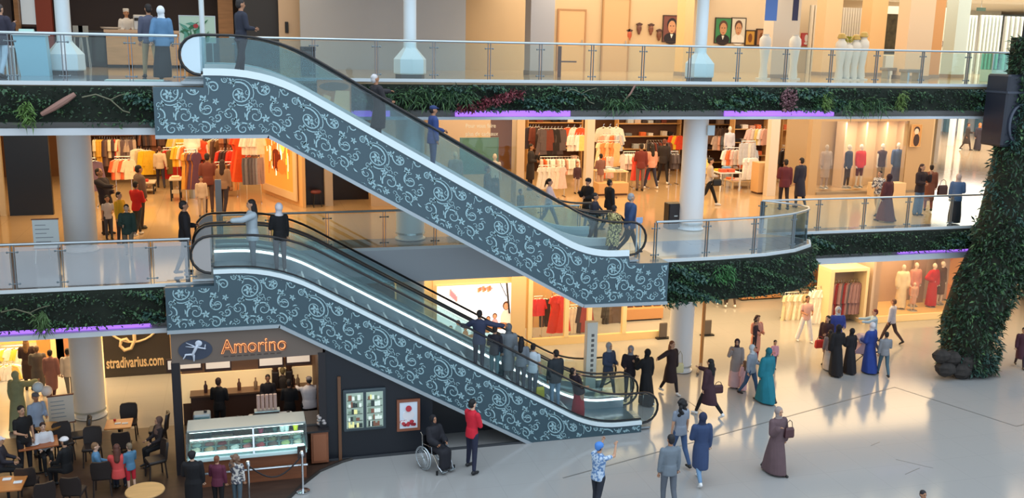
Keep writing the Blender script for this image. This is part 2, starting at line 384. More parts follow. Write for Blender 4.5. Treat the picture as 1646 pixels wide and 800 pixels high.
def escalator(label, xl, xt, xb, xr, zt, zb, y0, panel, trim, upper, near):
    t = thing('escalator', label, 'escalator', (xl, y0, zb))
    def L(b, nm, m, parent=t, smooth=False):     # world-built mesh placed under the thing
        b.v = [(x-xl, y-y0, z-zb) for x, y, z in b.v]; return b.build(nm, m, parent, smooth)
    wd = 1.55
    def path(off, a=xl, c=xr):
        k = math.tan(R(15))*off
        return fillet([(a, zt+off), (xt+k, zt+off), (xb+k, zb+off), (c, zb+off)], [1.05, .8])
    # truss body
    top = path(0); low = panel
    poly = list(top) + low
    b = MB(); b.prism(poly, y0, y0+wd+.12); tr = L(b, 'truss', ORN_D if near else DECKG)
    if near:
        cl = lambda x: slopez(x, xt+.1, xb-.1, zt-.72, zb-.62)
        o = ornament(poly, cl, xl-1.2, xr+1.3, y0-.014); L(o, 'scroll_ornament', ORN_L, tr)
        b = MB()
        for i in range(len(trim)-1):
            (ax, az), (cx, cz) = trim[i], trim[i+1]; d = Vector((cx-ax, cz-az)).normalized(); n = Vector((-d.y, d.x))*.085
            b.prism([(ax, az), (cx, cz), (cx+n.x, cz+n.y), (ax+n.x, az+n.y)], y0-.05, y0+.02)
        L(b, 'edge_trim', mat((168, 178, 184), .4, .3), tr)
    # decks (inner and outer cladding strips)
    def band(b, off0, off1, ya, yb, a=xl, c=xr):
        p, q = path(off0, a, c), path(off1, a, c); n = len(p)
        vs = []; 
        for (x, z) in p: vs += [(x, ya, z), (x, yb, z)]
        for (x, z) in q: vs += [(x, ya, z), (x, yb, z)]
        fs = []
        for i in range(n-1):
            o_, u_ = 2*i, 2*n+2*i
            fs += [(o_, o_+2, u_+2, u_), (o_+1, u_+1, u_+3, o_+3), (u_, u_+2, u_+3, u_+1), (o_, o_+1, o_+3, o_+2)]
        fs += [(0, 2*n, 2*n+1, 1), (2*n-2, 2*n-1, 4*n-1, 4*n-2)]
        b.add(vs, fs)
    hh = .16 if upper else .10
    b = MB(); band(b, 0, hh, y0-.03, y0+.05); L(b, 'outer_deck', DECKW if near else DECKG)
    b = MB(); band(b, .02, .16, y0+wd-.03, y0+wd+.12); L(b, 'outer_deck', DECKG)
    b = MB(); band(b, -.02, .22, y0+wd-.16, y0+wd-.05); L(b, 'skirt', STEPY if upper else STEEL)
    b = MB(); band(b, -.02, .12, y0+.10, y0+.16); L(b, 'skirt', STEEL)
    if not upper:
        if near: b = MB(); band(b, .235, .285, y0+wd-.17, y0+wd-.13); L(b, 'light_strip', LEDM)
        b = MB(); band(b, .13, .17, y0+.045, y0+.07); L(b, 'deck_line', BLACK)
    # glass sides and handrails
    for ya in (y0+.07, y0+wd-.03):
        b = MB(); band(b, .10, .86, ya, ya+.012, xl-.05, xr+.05); L(b, 'glass_panel', GLE)
        # newel glass, rounded ends
        for cx, cz, sgn in ((xl-.05, zt+.46, -1), (xr+.05, zb+.46, 1)):
            pl = [(cx, cz-.42)]+[(cx+sgn*.42*math.sin(PI*k/10), cz-.42*math.cos(PI*k/10)) for k in range(1, 10)]+[(cx, cz+.42)]
            b = MB(); b.prism(pl, ya-.004, ya+.016)
            L(b, 'newel_panel', NEWEL_W if (sgn < 0 and upper) else (NEWEL_G if sgn < 0 else GLE))
        rp = path(.92, xl-.05, xr+.05)
        P = [(xl-.05-.46*math.sin(PI*k/9), ya+.006, zt+.46-.46*math.cos(PI*k/9)) for k in range(0, 9)]
        P += [(x, ya+.006, z) for x, z in rp]
        P += [(xr+.05+.46*math.sin(PI*k/9), ya+.006, zb+.46+.46*math.cos(PI*k/9)) for k in range(1, 10)]
        b = MB(); b.tube(P, 0, 8, radii=[(.04, .032)]*len(P)); L(b, 'handrail', RUBBER, smooth=True)
    # floor plates
    for nm, a, c, z in (('floor_plate', xl-.5, xt-.25, zt-.16), ('floor_plate', xb+.55, xr+.35, zb-.16)):
        b = MB(); b.box(a, y0+.16, z-.05, c, y0+wd-.16, z+.012)
        for k in range(5): b.box(a+.05, y0+.3+k*.2, z+.012, c-.05, y0+.32+k*.2, z+.018)
        L(b, 'floor_plate', mat((170, 178, 182), .35, .5))
    # steps
    n = 22
    for k in range(n):
        x = xt-.1 + (xb-xt+.5)*k/(n-1); z = slopez(x+.2, xt, xb, zt, zb)-.05
        z = min(z, zt-.17); z = max(z, zb-.17)
        b = MB(); b.box(x, y0+.17, z-.05, x+.40, y0+wd-.17, z, 0); b.box(x+.37, y0+.17, z-.24, x+.40, y0+wd-.17, z-.05, 0)
        b.box(x+.355, y0+.17, z, x+.40, y0+wd-.17, z+.006, 1)
        L(b, 'step', [STEP, STEPY])
    return t
NEWEL_W = mat((205, 225, 235), .4); NEWEL_G = mat((165, 160, 158), .4)
# upper pair, level 2 -> level 1
pu = [(10.2, 4.95), (11.36, 4.93), (11.36, 3.83), (8.9, 3.87), (.74, 8.52), (-1.82, 8.52), (-1.82, 9.62), (-.7, 9.62)]
tu = [(-1.82, 8.52), (.74, 8.52), (8.9, 3.87), (11.36, 3.83), (11.30, 4.93)]
escalator('upper escalator with scroll patterned side carrying people down from the top gallery', -.70, .72, 8.97, 10.16, 9.90, 5.17, 0.0, pu, [(11.36, 3.83), (8.9, 3.87), (.74, 8.52), (-1.82, 8.52)], True, True)
pu2 = [(10.2, 4.60), (8.9, 4.1), (.74, 8.75), (-.7, 8.75)]
escalator('rear lane of the upper escalator pair, behind the patterned one', -.70, .72, 8.97, 10.16, 9.90, 5.17, 1.78, pu2, [], True, False)
pl_ = [(10.78, .0), (7.53, 0.0), (.86, 3.80), (-1.80, 3.80), (-1.80, 4.86), (-.67, 4.86)]
escalator('lower escalator with scroll patterned side and light strip running down to the ground floor', -.67, .80, 9.30, 10.78, 5.16, .24, 0.0, pl_, [(7.53, 0.0), (.86, 3.80), (-1.80, 3.80)], False, True)
pl2 = [(10.78, .01), (8.0, .01), (.86, 4.05), (-.67, 4.05)]
escalator('rear lane of the lower escalator pair, behind the patterned one', -.67, .80, 9.30, 10.78, 5.16, .24, 1.78, pl2, [], False, False)
# end plate of the upper patterned side, beside the planted island
POSTM = mat((120, 132, 138), .3, .5)
# ------------------------------------------------------------------ railings
def railing(label, pts, z, posts=None, h=1.08, group=None, tint=GL, lean=0):
    t = thing('glass_railing', label, 'railing', (pts[0][0], pts[0][1], z))
    ox, oy = pts[0]
    P = [(x-ox, y-oy) for x, y in pts]
    seg = [0]
    for i in range(1, len(P)): seg.append(seg[-1]+math.dist(P[i], P[i-1]))
    tot = seg[-1]
    def at(s):
        for i in range(1, len(P)):
            if s <= seg[i]+1e-9:
                u = (s-seg[i-1])/(seg[i]-seg[i-1]); return Vector((P[i-1][0]+(P[i][0]-P[i-1][0])*u, P[i-1][1]+(P[i][1]-P[i-1][1])*u)), Vector((P[i][0]-P[i-1][0], P[i][1]-P[i-1][1])).normalized()
        return Vector(P[-1]), Vector((P[-1][0]-P[-2][0], P[-1][1]-P[-2][1])).normalized()
    if posts is None:
        n = max(1, round(tot/1.63)); posts = [tot*k/n for k in range(n+1)]
    b = MB(); n = max(2, int(tot/.4)) if len(P) > 2 else 2
    b.tube([(*at(tot*k/(n-1))[0], h) for k in range(n)], .035, 8); b.build('handrail', STEEL, t, True)
    for s in posts:
        p, d = at(s); nr = Vector((-d.y, d.x)); b = MB()
        for q in (-.035, .035):
            c = p+d*q; b.box(c.x-.008-abs(nr.x)*.02, c.y-.008-abs(nr.y)*.02, -.08, c.x+.008+abs(nr.x)*.02, c.y+.008+abs(nr.y)*.02, h-.02)
        for zz in (.14, .90):
            a, c = p-d*.11, p+d*.11; b.tube([(a.x, a.y, zz), (c.x, c.y, zz)], .014, 6)
            for e in (a, c): b.ell((e.x, e.y, zz), .028, .028, .028, 6, 4)
        b.build('post', POSTM, t)
    for i in range(len(posts)-1):
        a, c = posts[i]+.06, posts[i+1]-.06; b = MB(); k = max(1, int((c-a)/.35)) if len(P) > 2 else 1
        for j in range(k):
            p, d = at(a+(c-a)*j/k); q, _ = at(a+(c-a)*(j+1)/k); nr = Vector((-d.y, d.x))*.006
            b.prism([(p.x-nr.x, p.y-nr.y), (q.x-nr.x, q.y-nr.y), (q.x+nr.x, q.y+nr.y), (p.x+nr.x, p.y+nr.y)], .03, h-.06, axis='z')
        b.build('glass_panel', tint, t)
    return t
GLB = glass('rail_glass_blue', (240, 249, 253), .12, .98)
GLR = glass('rail_glass_grey', (238, 238, 238), .2, .98)
railing('glass railing of the top gallery left of the escalator newel', [(-8.1, .42), (-1.25, .42)], F2, [0, 1.62, 3.29, 4.38, 5.8, 6.85])
p2 = [.1, 2.12, 3.84, 5.47, 7.09, 8.64, 10.25, 11.88, 13.42, 15.06, 16.73, 18.36, 20.04, 21.79, 23.57, 25.4, 27.2]
railing('long glass railing of the top gallery above the planted fascia', [(-.1, 3.66), (27.5, 3.66)], F2, [x+.1 for x in p2])
railing('glass railing of the first floor landing left of the lower escalator', [(-8.2, .42), (-1.2, .42)], F1, [0, 1.6, 3.06, 4.09, 6.1, 7.0], tint=GLR)
railing('short glass railing behind the lower escalator, above the plain pale fascia', [(-.5, 3.66), (10.0, 3.66)], F1, [0, 1.3, 2.89, 4.52, 6.02, 7.7, 9.3, 10.5])
railing('curved glass railing around the rounded planted island balcony', [(11.2, .62), (13.2, .67), (14.8, .85), (15.95, 1.22), (16.8, 1.8), (17.12, 2.36), (16.8, 2.95), (16.25, 3.62)], F1, tint=GLB)
railing('glass railing of the first floor gallery right of the rounded island', [(16.25, 3.62), (27.6, 3.62)], F1, [0.05, 2.1, 3.84, 5.55, 7.3, 9.1, 11.3])
# ------------------------------------------------------------------ columns
COLM = mat((232, 234, 236), .45); COLB = mat((228, 238, 242), .4)
def column(label, x, y, z0, z1, r):
    b = MB(); b.lathe(0, 0, [(r+.03, .02), (r+.03, .05), (r*.92, .06), (r*.92, .2), (r, .22), (r, z1-z0)], 32); t = thing('round_column', label, 'column', (x, y, z0))
    b.build('shaft', COLM, t, True); b = MB(); b.lathe(0, 0, [(r+.015, .18), (r+.015, .24)], 32); b.build('base_ring', STEEL, t); return t
def cone_column(label, x, y):
    t = thing('slim_column', label, 'column', (x, y, F2)); b = MB()
    b.lathe(0, 0, [(.19, .78), (.19, 3.5)], 24); b.build('shaft', COLB, t, True)
    b = MB(); n = 8; b.lathe(0, 0, [(.46, .12), (.48, .15), (.48, .55), (.21, .86), (.20, .90)], n); b.build('plinth', COLB, t)
    b = MB(); b.lathe(0, 0, [(.43, 0.0), (.43, .12)], 8); b.build('vent_ring', mat((95, 90, 90), .6), t); return t
cone_column('slim white column with a flared base at the left of the top gallery', -4.33, 4.75)
cone_column('slim white column with a flared base above the middle of the planted fascia', 4.97, 4.75)
cone_column('slim white column with a flared base above the right large white column', 14.3, 4.75)
column('large white round column at the left of the first floor', -4.28, 4.75, F1, 9.2, .43)
column('large white round column behind the slope of the upper escalator', 4.97, 4.75, F1, 9.2, .43)
column('large white round column standing by the rounded island on the first floor', 14.3, 4.75, F1, 9.2, .40)
column('large white round column beside the ground floor cafe', -4.38, 4.75, 0, 4.45, .43)
column('large white round column on the ground floor under the planted island', 14.2, 4.75, 0, 4.45, .40)
column('large white round column under the middle of the grey fascia', 4.97, 4.75, 0, 4.45, .43)
# ------------------------------------------------------------------ planted fascias
GR = [mat((38, 62, 40), .6), mat((58, 92, 60), .55), mat((30, 50, 38), .6), mat((84, 118, 70), .55), mat((52, 84, 74), .5)]
SOIL = mat((26, 34, 24), .9, var=.3, scale=5)
def leaf(b, c, d, up, L, W, mi):
    c = Vector(c); d = d.normalized(); s = d.cross(up)
    if s.length < 1e-4: s = Vector((1, 0, 0))
    s.normalize(); n = s.cross(d); m_ = c+d*L*.45+n*L*.10; e = c+d*L
    b.add([c, m_+s*W, e, m_-s*W, m_+n*W*.25], [(0, 1, 4), (1, 2, 4), (2, 3, 4), (3, 0, 4)], mi)
def noise2(x, z): return math.sin(x*2.1+1.3*math.sin(z*3.1+x))*.5+math.sin(x*5.3+z*4.7)*.3+math.sin(x*.7+2)*.4
def greenwall(label, path, z0, z1, n, seed=1, hang=.12, size=.10, ridge=0):
    random.seed(seed); seg = [0]
    for i in range(1, len(path)): seg.append(seg[-1]+math.dist(path[i], path[i-1]))
    tot = seg[-1]; ox, oy = path[0]
    t = thing('planted_fascia', label, 'green wall', (ox, oy, z0)); b = MB()
    for i in range(1, len(path)):
        (xa, ya), (xb, yb) = path[i-1], path[i]; d = Vector((xb-xa, yb-ya)).normalized(); q = Vector((-d.y, d.x))*.06
        b.prism([(xa-ox, ya-oy), (xb-ox, yb-oy), (xb-ox+q.x, yb-oy+q.y), (xa-ox+q.x, ya-oy+q.y)], 0, z1-z0, axis='z')
    b.build('planter_backing', SOIL, t)
    b = MB()
    for k in range(n):
        s = random.uniform(0, tot)
        for i in range(1, len(path)):
            if s <= seg[i]: break
        u = (s-seg[i-1])/(seg[i]-seg[i-1]); x = path[i-1][0]+(path[i][0]-path[i-1][0])*u-ox; y = path[i-1][1]+(path[i][1]-path[i-1][1])*u-oy
        d = Vector((path[i][0]-path[i-1][0], path[i][1]-path[i-1][1])).normalized(); nn = Vector((d.y, -d.x, 0))
        z = random.uniform(-hang*max(0, noise2(s*1.7, 0)), z1-z0-.02)
        q = noise2(s, z*3+seed)
        if random.random() > .62+q*.5: continue
        dep = random.uniform(.01, .10+.10*max(0, q))
        dr = Vector((random.uniform(-1, 1)*d.x, random.uniform(-1, 1)*d.y, random.uniform(-1, .35)))+nn*random.uniform(.25, 1.1)
        mi = 4 if q > .55 else (1 if q > .15 else (0 if random.random() < .6 else 2))
        if random.random() < .06: mi = 3
        sz = size*random.uniform(.5, 1.3)*(1.25 if q > .4 else .85)
        leaf(b, (x+nn.x*dep, y+nn.y*dep, z), dr, Vector((random.uniform(-1, 1), random.uniform(-1, 1), 1)), sz, sz*.24, mi)
    f = b.build('foliage', GR, t, recalc=False)
    return t
greenwall('long planted fascia under the top gallery railing', [(-.6, 3.46), (28.5, 3.46)], 8.86, 9.58, 15000, 3, hang=.02, size=.12)
greenwall('planted fascia under the top gallery left of the escalator', [(-8.4, .30), (-1.86, .30)], 8.80, 9.62, 3600, 5, size=.12)
greenwall('planted fascia under the first floor landing above the cafe', [(-8.4, .30), (-1.86, .30)], 3.92, 4.82, 3800, 6, hang=.05, size=.11)
greenwall('planted fascia under the first floor gallery on the right', [(17.05, 3.46), (28.5, 3.46)], 4.10, 4.80, 5600, 8, hang=.03, size=.12)
greenwall('deep planted front of the rounded island balcony', [(11.42, .50), (13.2, .54), (14.85, .72), (16.05, 1.08), (16.97, 1.7), (17.33, 2.35), (16.98, 3.05), (16.4, 3.6)], 3.62, 4.80, 8200, 9, size=.12)
random.seed(11)
def bush(name, label, pos, mats, n, rx, rz, L, W, down=0, ry=.12, cat='plant'):
    t = thing(name, label, cat, pos); b = MB()
    for k in range(6):
        a = k/6*2*PI; b.tube([(0, .03, 0), (rx*.4*math.cos(a), -.05, rz*.3*math.sin(a)-down*.2), (rx*.8*math.cos(a), -.08, rz*.7*math.sin(a)-down*.4)], .007, 4, 0)
    for k in range(n):
        a = random.uniform(0, 2*PI); r = math.sqrt(random.random()); p = (rx*r*math.cos(a), -random.uniform(0, ry), rz*r*math.sin(a)-down*random.random())
        leaf(b, p, Vector((random.uniform(-1, 1), -random.uniform(.2, 1), random.uniform(-1, .6)-down)), Vector((random.uniform(-1, 1), 0, 1)), L*random.uniform(.6, 1.3), W, random.randrange(len(mats)))
    b.build('leaves', mats, t, recalc=False); return t
RED = [mat((120, 52, 62), .55), mat((150, 70, 78), .55), mat((96, 48, 52), .6)]; MAR = [mat((110, 72, 78), .6), mat((140, 98, 102), .6)]
for i in range(5):
    p = at_y(748+i*20, 176-i*6, 3.3); 
    if i == 0: grp = thing('red_leaved_plant', 'diagonal drift of red leaved plants in the long planted fascia behind the blue capped man', 'plant', p)
    q = Vector(p)-Vector(grp.location); bb = MB() if i == 0 else bb
    for k in range(120):
        leaf(bb, (q.x+random.uniform(-.25, .25), q.y-random.uniform(0, .12), q.z+random.uniform(-.10, .12)), Vector((random.uniform(-1, 1), -.6, random.uniform(-1, 1))), Vector((0, 0, 1)), .12, .03, random.randrange(3))
bb.build('leaves', RED, grp, recalc=False)
bush('trailing_plant', 'purple maroon trailing plant hanging down the long planted fascia', at_y(1266, 145, 3.36), MAR, 420, .26, .16, .08, .03, down=.55, ry=.2)
for i, (x, y, yy, c, lb) in enumerate(((1327, 150, 3.36, (110, 140, 70), 'bright green hanging fern right of the maroon trailing plant'), (1447, 150, 3.36, (105, 130, 62), 'bright green hanging fern near the right end of the long planted fascia'), (1165, 425, .55, (70, 130, 70), 'bright green fern cascading down the island planting'), (42, 165, .2, (95, 130, 60), 'bright green hanging fern at the left end of the top planted fascia'), (67, 500, .2, (80, 110, 60), 'bright green hanging fern in the lower left planted fascia'))):
    bush('hanging_fern', lb, at_y(x, y, yy), [mat(c, .55), mat(tuple(v*.8 for v in c), .55)], 160, .14 if i != 2 else .35, .1, .22, .015, down=.45, ry=.15)
for i, (x, y, yy, n, lb) in enumerate(((660, 148, 3.36, 300, 'grassy tuft plant beside the old man in the dark suit'), (730, 150, 3.36, 220, 'grassy tuft plant behind the blue capped man'), (1388, 165, 3.36, 320, 'broad grassy tuft in the right part of the long planted fascia'), (1000, 160, 3.36, 200, 'grassy tuft at the middle of the long planted fascia'))):
    bush('grass_tuft', lb, at_y(x, y, yy), [GR[1], GR[3], GR[0]], n, .9 if i in (0, 2) else .6, .18, .36, .016, down=.2)
# pale twisting branches
for (x, y, yy, dx, lb) in ((95, 168, .16, .5, 'pinkish bark log mounted in the top left planted fascia'), (170, 160, .16, 0, 'thin bare branch in the top left planted fascia'), (930, 150, 3.3, 0, 'thin bare branch in the middle of the long planted fascia'), (1013, 150, 3.3, .2, 'short pale branch in the long planted fascia left of the right column'), (40, 503, .16, 0, 'bare branch in the lower left planted fascia')):
    p = at_y(x, y, yy); b = MB()
    if dx == .5: b.tube([(-.38, 0, -.22), (-.1, -.03, -.06), (.15, -.03, .1), (.35, 0, .24)], .07, 8, radii=[.05, .075, .075, .05])
    elif dx: b.tube([(-.2, 0, -.25), (0, -.03, 0), (.15, 0, .25)], .03, 6)
    else:
        b.tube([(-.5, 0, .05), (-.2, -.04, .12), (.1, -.02, 0), (.35, 0, -.25), (.5, 0, -.3)], .016, 5); b.tube([(.1, -.02, 0), (.3, -.03, .1), (.55, 0, .16)], .011, 5)
    o = b.build('branch', mat((150, 112, 100), .8) if dx else mat((112, 110, 88), .8), None, True); o.location = p; tag(o, lb, 'branch')
# ------------------------------------------------------------------ shop stock builders
GM = {}
def g_mesh(kind, rgb):
    k = (kind, rgb)
    if k in GM: return GM[k]
    b = MB()
    if kind == 'shirt':
        pl = [(-.08, -.03), (-.2, -.08), (-.3, -.42), (-.22, -.44), (-.18, -.25), (-.19, -.68), (.19, -.68), (.18, -.25), (.22, -.44), (.3, -.42), (.2, -.08), (.08, -.03), (0, -.07)]
    elif kind == 'dress':
        pl = [(-.08, -.03), (-.18, -.08), (-.24, -.25), (-.18, -.27), (-.14, -.4), (-.28, -1.15), (-.1, -1.18), (.1, -1.16), (.28, -1.15), (.14, -.4), (.18, -.27), (.24, -.25), (.18, -.08), (.08, -.03), (0, -.08)]
    elif kind == 'coat':
        pl = [(-.08, -.03), (-.22, -.08), (-.3, -.62), (-.22, -.63), (-.2, -.3), (-.24, -.98), (.24, -.98), (.2, -.3), (.22, -.63), (.3, -.62), (.22, -.08), (.08, -.03), (0, -.12)]
    else:
        pl = [(-.17, -.04), (-.2, -.3), (-.18, -1.0), (-.03, -1.0), (0, -.38), (.03, -1.0), (.18, -1.0), (.2, -.3), (.17, -.04)]
    n = len(pl)
    r = [[(x*.93, y, z) for x, z in pl] if abs(y) > .03 else [(x, y, z) for x, z in pl] for y in (-.055, -.02, .02, .055)]
    b.loft(r, 0); b.tube([(-.16, 0, -.07), (0, 0, -.01), (.16, 0, -.07)], .012, 5, 1); b.tube([(0, 0, -.01), (0, 0, .05), (.03, 0, .07)], .007, 5, 1)
    o = b.build('x', [mat(rgb, .8, var=.08, scale=9), CHROME], None); me = o.data; bpy.data.objects.remove(o); GM[k] = me; return me
CN = {}
def cname(c):
    r, g, b_ = c; mx, mn = max(c), min(c)
    if mx < 70: return 'black'
    if mn > 195: return 'white'
    if mx-mn < 30: return 'grey' if mx < 175 else 'pale'
    if r > 190 and g > 160 and b_ < 110: return 'yellow'
    if r > 190 and g > 170: return 'cream'
    if r > 190 and b_ > 140: return 'pink'
    if r > 190 and g > 90: return 'orange' if b_ < 110 else 'peach'
    if r > 130 and g < 90 and b_ < 110: return 'red'
    if b_ > g and b_ > r: return 'blue'
    if g > r: return 'green'
    if r > b_ and mx < 150: return 'brown'
    return 'mauve' if b_ > g else 'beige'
def garment(kind, rgb, loc, rz, where, s=1.0):
    nm = {'shirt': 'hanging_shirt', 'dress': 'hanging_dress', 'coat': 'hanging_coat', 'trousers': 'hanging_trousers'}[kind]
    o = bpy.data.objects.new(nm, g_mesh(kind, rgb)); COL.objects.link(o); o.location = loc; o.rotation_euler = (0, 0, rz); o.scale = (s, s, s)
    tag(o, '%s %s hanging %s' % (cname(rgb), {'shirt': 'shirt', 'dress': 'dress', 'coat': 'coat', 'trousers': 'trousers'}[kind], where), 'clothes', '%s clothes %s' % (cname(rgb), where)); return o
def rack(label, p0, p1, z, h=1.45, legs=True):
    # clothes rail between two floor points
    p0, p1 = Vector(p0[:2]), Vector(p1[:2]); d = p1-p0; t = thing('clothes_rail', label, 'clothes rail', (p0.x, p0.y, z))
    b = MB(); b.tube([(0, 0, h), (d.x, d.y, h)], .018, 6); b.build('bar', CHROME, t)
    if legs:
        n = Vector((-d.y, d.x)).normalized()*.22
        for q in (Vector((0, 0)), d):
            b = MB(); b.tube([(q.x-n.x, q.y-n.y, .02), (q.x+n.x, q.y+n.y, .02)], .018, 6); b.tube([(q.x, q.y, .02), (q.x, q.y, h)], .016, 6); b.build('upright', CHROME, t)
    return t
def row(kind, cols, a, c, Y, n, where, z, rz=PI/2, s=1.0, jit=.2, rail=None, legs=True):
    # a, c: rail ends on the plane Y
    A, C_ = at_y(a[0], a[1], Y), at_y(c[0], c[1], Y)
    if rail: rack(rail, A, C_, z, max(.3, (A.z+C_.z)/2-z+.05*s), legs)
    for i in range(n):
        u = (i+.5)/n; p = A.lerp(C_, u); p.z = (A.z+C_.z)/2
        garment(kind if isinstance(kind, str) else random.choice(kind), random.choice(cols), (p.x, p.y, p.z-.02*s), rz+random.uniform(-jit, jit), where, s)
def shelf_unit(label, x0, x1, Y, zs, m, depth=.45, z0=None, where='', fill=None, seed=1, back=None):
    z0 = zs[0] if z0 is None else z0
    t = thing('shelf_unit', label, 'shelves', (x0, Y, z0)); W = x1-x0; H = zs[-1]-z0+.35
    for z in zs:
        b = MB(); b.box(0, 0, z-z0-.03, W, depth, z-z0+.01, bev=.008); b.build('shelf', m, t)
    for x in (0, W):
        b = MB(); b.box(x-.02, 0, 0, x+.02, depth, H); b.build('side_panel', m, t)
    b = MB(); b.box(0, depth-.03, 0, W, depth, H); b.build('back_panel', back or m, t)
    if fill:
        random.seed(seed)
        for z in zs:
            x = .08
            while x < W-.3:
                w_ = random.uniform(.24, .34); k = random.randint(2, 5)
                if random.random() < .85: folded(random.choice(fill), (x0+x+w_/2, Y+.2, z+.012), k, where, w_)
                x += w_+random.uniform(.03, .12)
    return t
FM = {}
def folded(rgb, loc, k, where, w_=.3):
    key = (rgb, k)
    if key not in FM:
        b = MB()
        for i in range(k):
            o_ = (i % 2)*.012; b.box(-.15+o_, -.14, i*.045, .15-o_*.5, .14, i*.045+.04, bev=.012)
        o = b.build('x', mat(rgb, .85, var=.1, scale=8)); FM[key] = o.data; bpy.data.objects.remove(o)
    o = bpy.data.objects.new('folded_clothes', FM[key]); COL.objects.link(o); o.location = loc; o.scale = (w_/.3, 1, 1)
    tag(o, '%s folded clothes in a pile %s' % (cname(rgb), where), 'folded clothes', '%s folded piles %s' % (cname(rgb), where)); return o
def table(label, x0, x1, y0, y1, z, h, m, leg=None, name='display_table', shelf=False):
    t = thing(name, label, 'table', ((x0+x1)/2, (y0+y1)/2, z)); W, Dp = (x1-x0)/2, (y1-y0)/2
    b = MB(); b.box(-W, -Dp, h-.05, W, Dp, h, bev=.01); b.build('table_top', m, t)
    if shelf: b = MB(); b.box(-W+.04, -Dp+.04, h*.35, W-.04, Dp-.04, h*.35+.03); b.build('lower_shelf', m, t)
    for sx in (-1, 1):
        for sy in (-1, 1):
            b = MB(); b.box(sx*(W-.06)-.025, sy*(Dp-.06)-.025, 0, sx*(W-.06)+.025, sy*(Dp-.06)+.025, h-.05); b.build('leg', leg or m, t)
    return t
def frame_panel(name, label, cat, p0, p1, z0, z1, fw, fm, pm, th=.06, extra=None):
    # upright framed panel between two plan points, facing the atrium
    p0, p1 = Vector(p0), Vector(p1); d = p1-p0; W = d.length; t = thing(name, label, cat, (p0.x, p0.y, z0), math.atan2(d.y, d.x)); H = z1-z0
    b = MB()
    b.box(0, -th/2, 0, W, th/2, fw); b.box(0, -th/2, H-fw, W, th/2, H); b.box(0, -th/2, fw, fw, th/2, H-fw); b.box(W-fw, -th/2, fw, W, th/2, H-fw)
    b.build('frame', fm, t); b = MB(); b.box(fw, -th/4, fw, W-fw, th/4, H-fw); p = b.build('picture', pm, t)
    if extra: extra(p, W, H, -th/4)
    return t
def blob(b, x, z, rx, rz, y, mi, n=14, th=.006):
    b.prism([(x+rx*math.cos(2*PI*k/n), z+rz*math.sin(2*PI*k/n)) for k in range(n)], y-th, y, mi)
# ================================================================== FIRST FLOOR
wall('wall_first_back', -16, 22.8, 20.5, F1, 9.19, mat((120, 84, 58), .8))
# left: dark glass shopfront and pale framed window
b = MB(); a, c = at_y(12, 300, 10.8), at_y(88, 300, 10.8)
b.box(a.x, 10.8, F1, c.x-.1, 11.0, 8.7); tag(b.build('dark_glass_panel', mat((8, 12, 24), .35)), 'tall black glossy glass panel at the left of the first floor beside the clothes store', 'glass panel')
b = MB(); b.box(-16, 11, F1, a.x-.45, 11.2, 8.7); struct(b.build('wall_first_left', mat((230, 190, 130), .6)))
b = MB(); b.box(a.x-.3, 10.85, F1, a.x-.12, 11.0, 8.7); struct(b.build('trim_6', mat((225, 205, 170), .5)))
# store walls
pp = [at_z(420, 308, F1), at_z(487, 334, F1)]
b = MB(); d = Vector((pp[1].x-pp[0].x, pp[1].y-pp[0].y)).normalized(); n = Vector((-d.y, d.x))*.12
b.prism([(pp[0].x, pp[0].y), (pp[1].x, pp[1].y), (pp[1].x+n.x, pp[1].y+n.y), (pp[0].x+n.x, pp[0].y+n.y)], F1, 9.1, axis='z'); struct(b.build('wall_store_side', mat((238, 190, 130), .6)))
def poster_art(p, W, H, y):
    b = MB(); random.seed(3)
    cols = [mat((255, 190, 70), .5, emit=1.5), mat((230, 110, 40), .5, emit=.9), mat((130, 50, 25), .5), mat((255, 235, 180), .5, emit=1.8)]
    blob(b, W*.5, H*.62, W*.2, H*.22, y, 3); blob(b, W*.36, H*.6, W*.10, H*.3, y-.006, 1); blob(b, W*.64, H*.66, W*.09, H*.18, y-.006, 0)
    blob(b, W*.45, H*.38, W*.16, H*.12, y-.012, 2); blob(b, W*.6, H*.32, W*.12, H*.08, y-.018, 1); blob(b, W*.5, H*.72, W*.07, H*.08, y-.018, 2)
    for k in range(7): b.box(W*.22+k*W*.08, y-.01, H*.25, W*.24+k*W*.08, y, H*.85-k*.08, 1)
    for k in range(46):
        x = W*random.uniform(.16, .84); z = H*random.uniform(.2, .8); b.box(x, y-.02, z, x+random.uniform(.015, .05), y, z+H*random.uniform(.05, .2), random.choice((0, 1, 1, 2, 3)))
    b.build('printed_picture', cols, p)
q0, q1 = pp[0].lerp(pp[1], .12), pp[0].lerp(pp[1], .92); n2 = Vector((d.y, -d.x))*.08
frame_panel('lit_poster', 'glowing orange fashion poster in a cream frame beside the left clothes store', 'poster', (q0.x+n2.x, q0.y+n2.y), (q1.x+n2.x, q1.y+n2.y), F1+.18, F1+3.6, .28, mat((240, 215, 175), .5), mat((240, 130, 50), .5, emit=1.0), extra=poster_art)
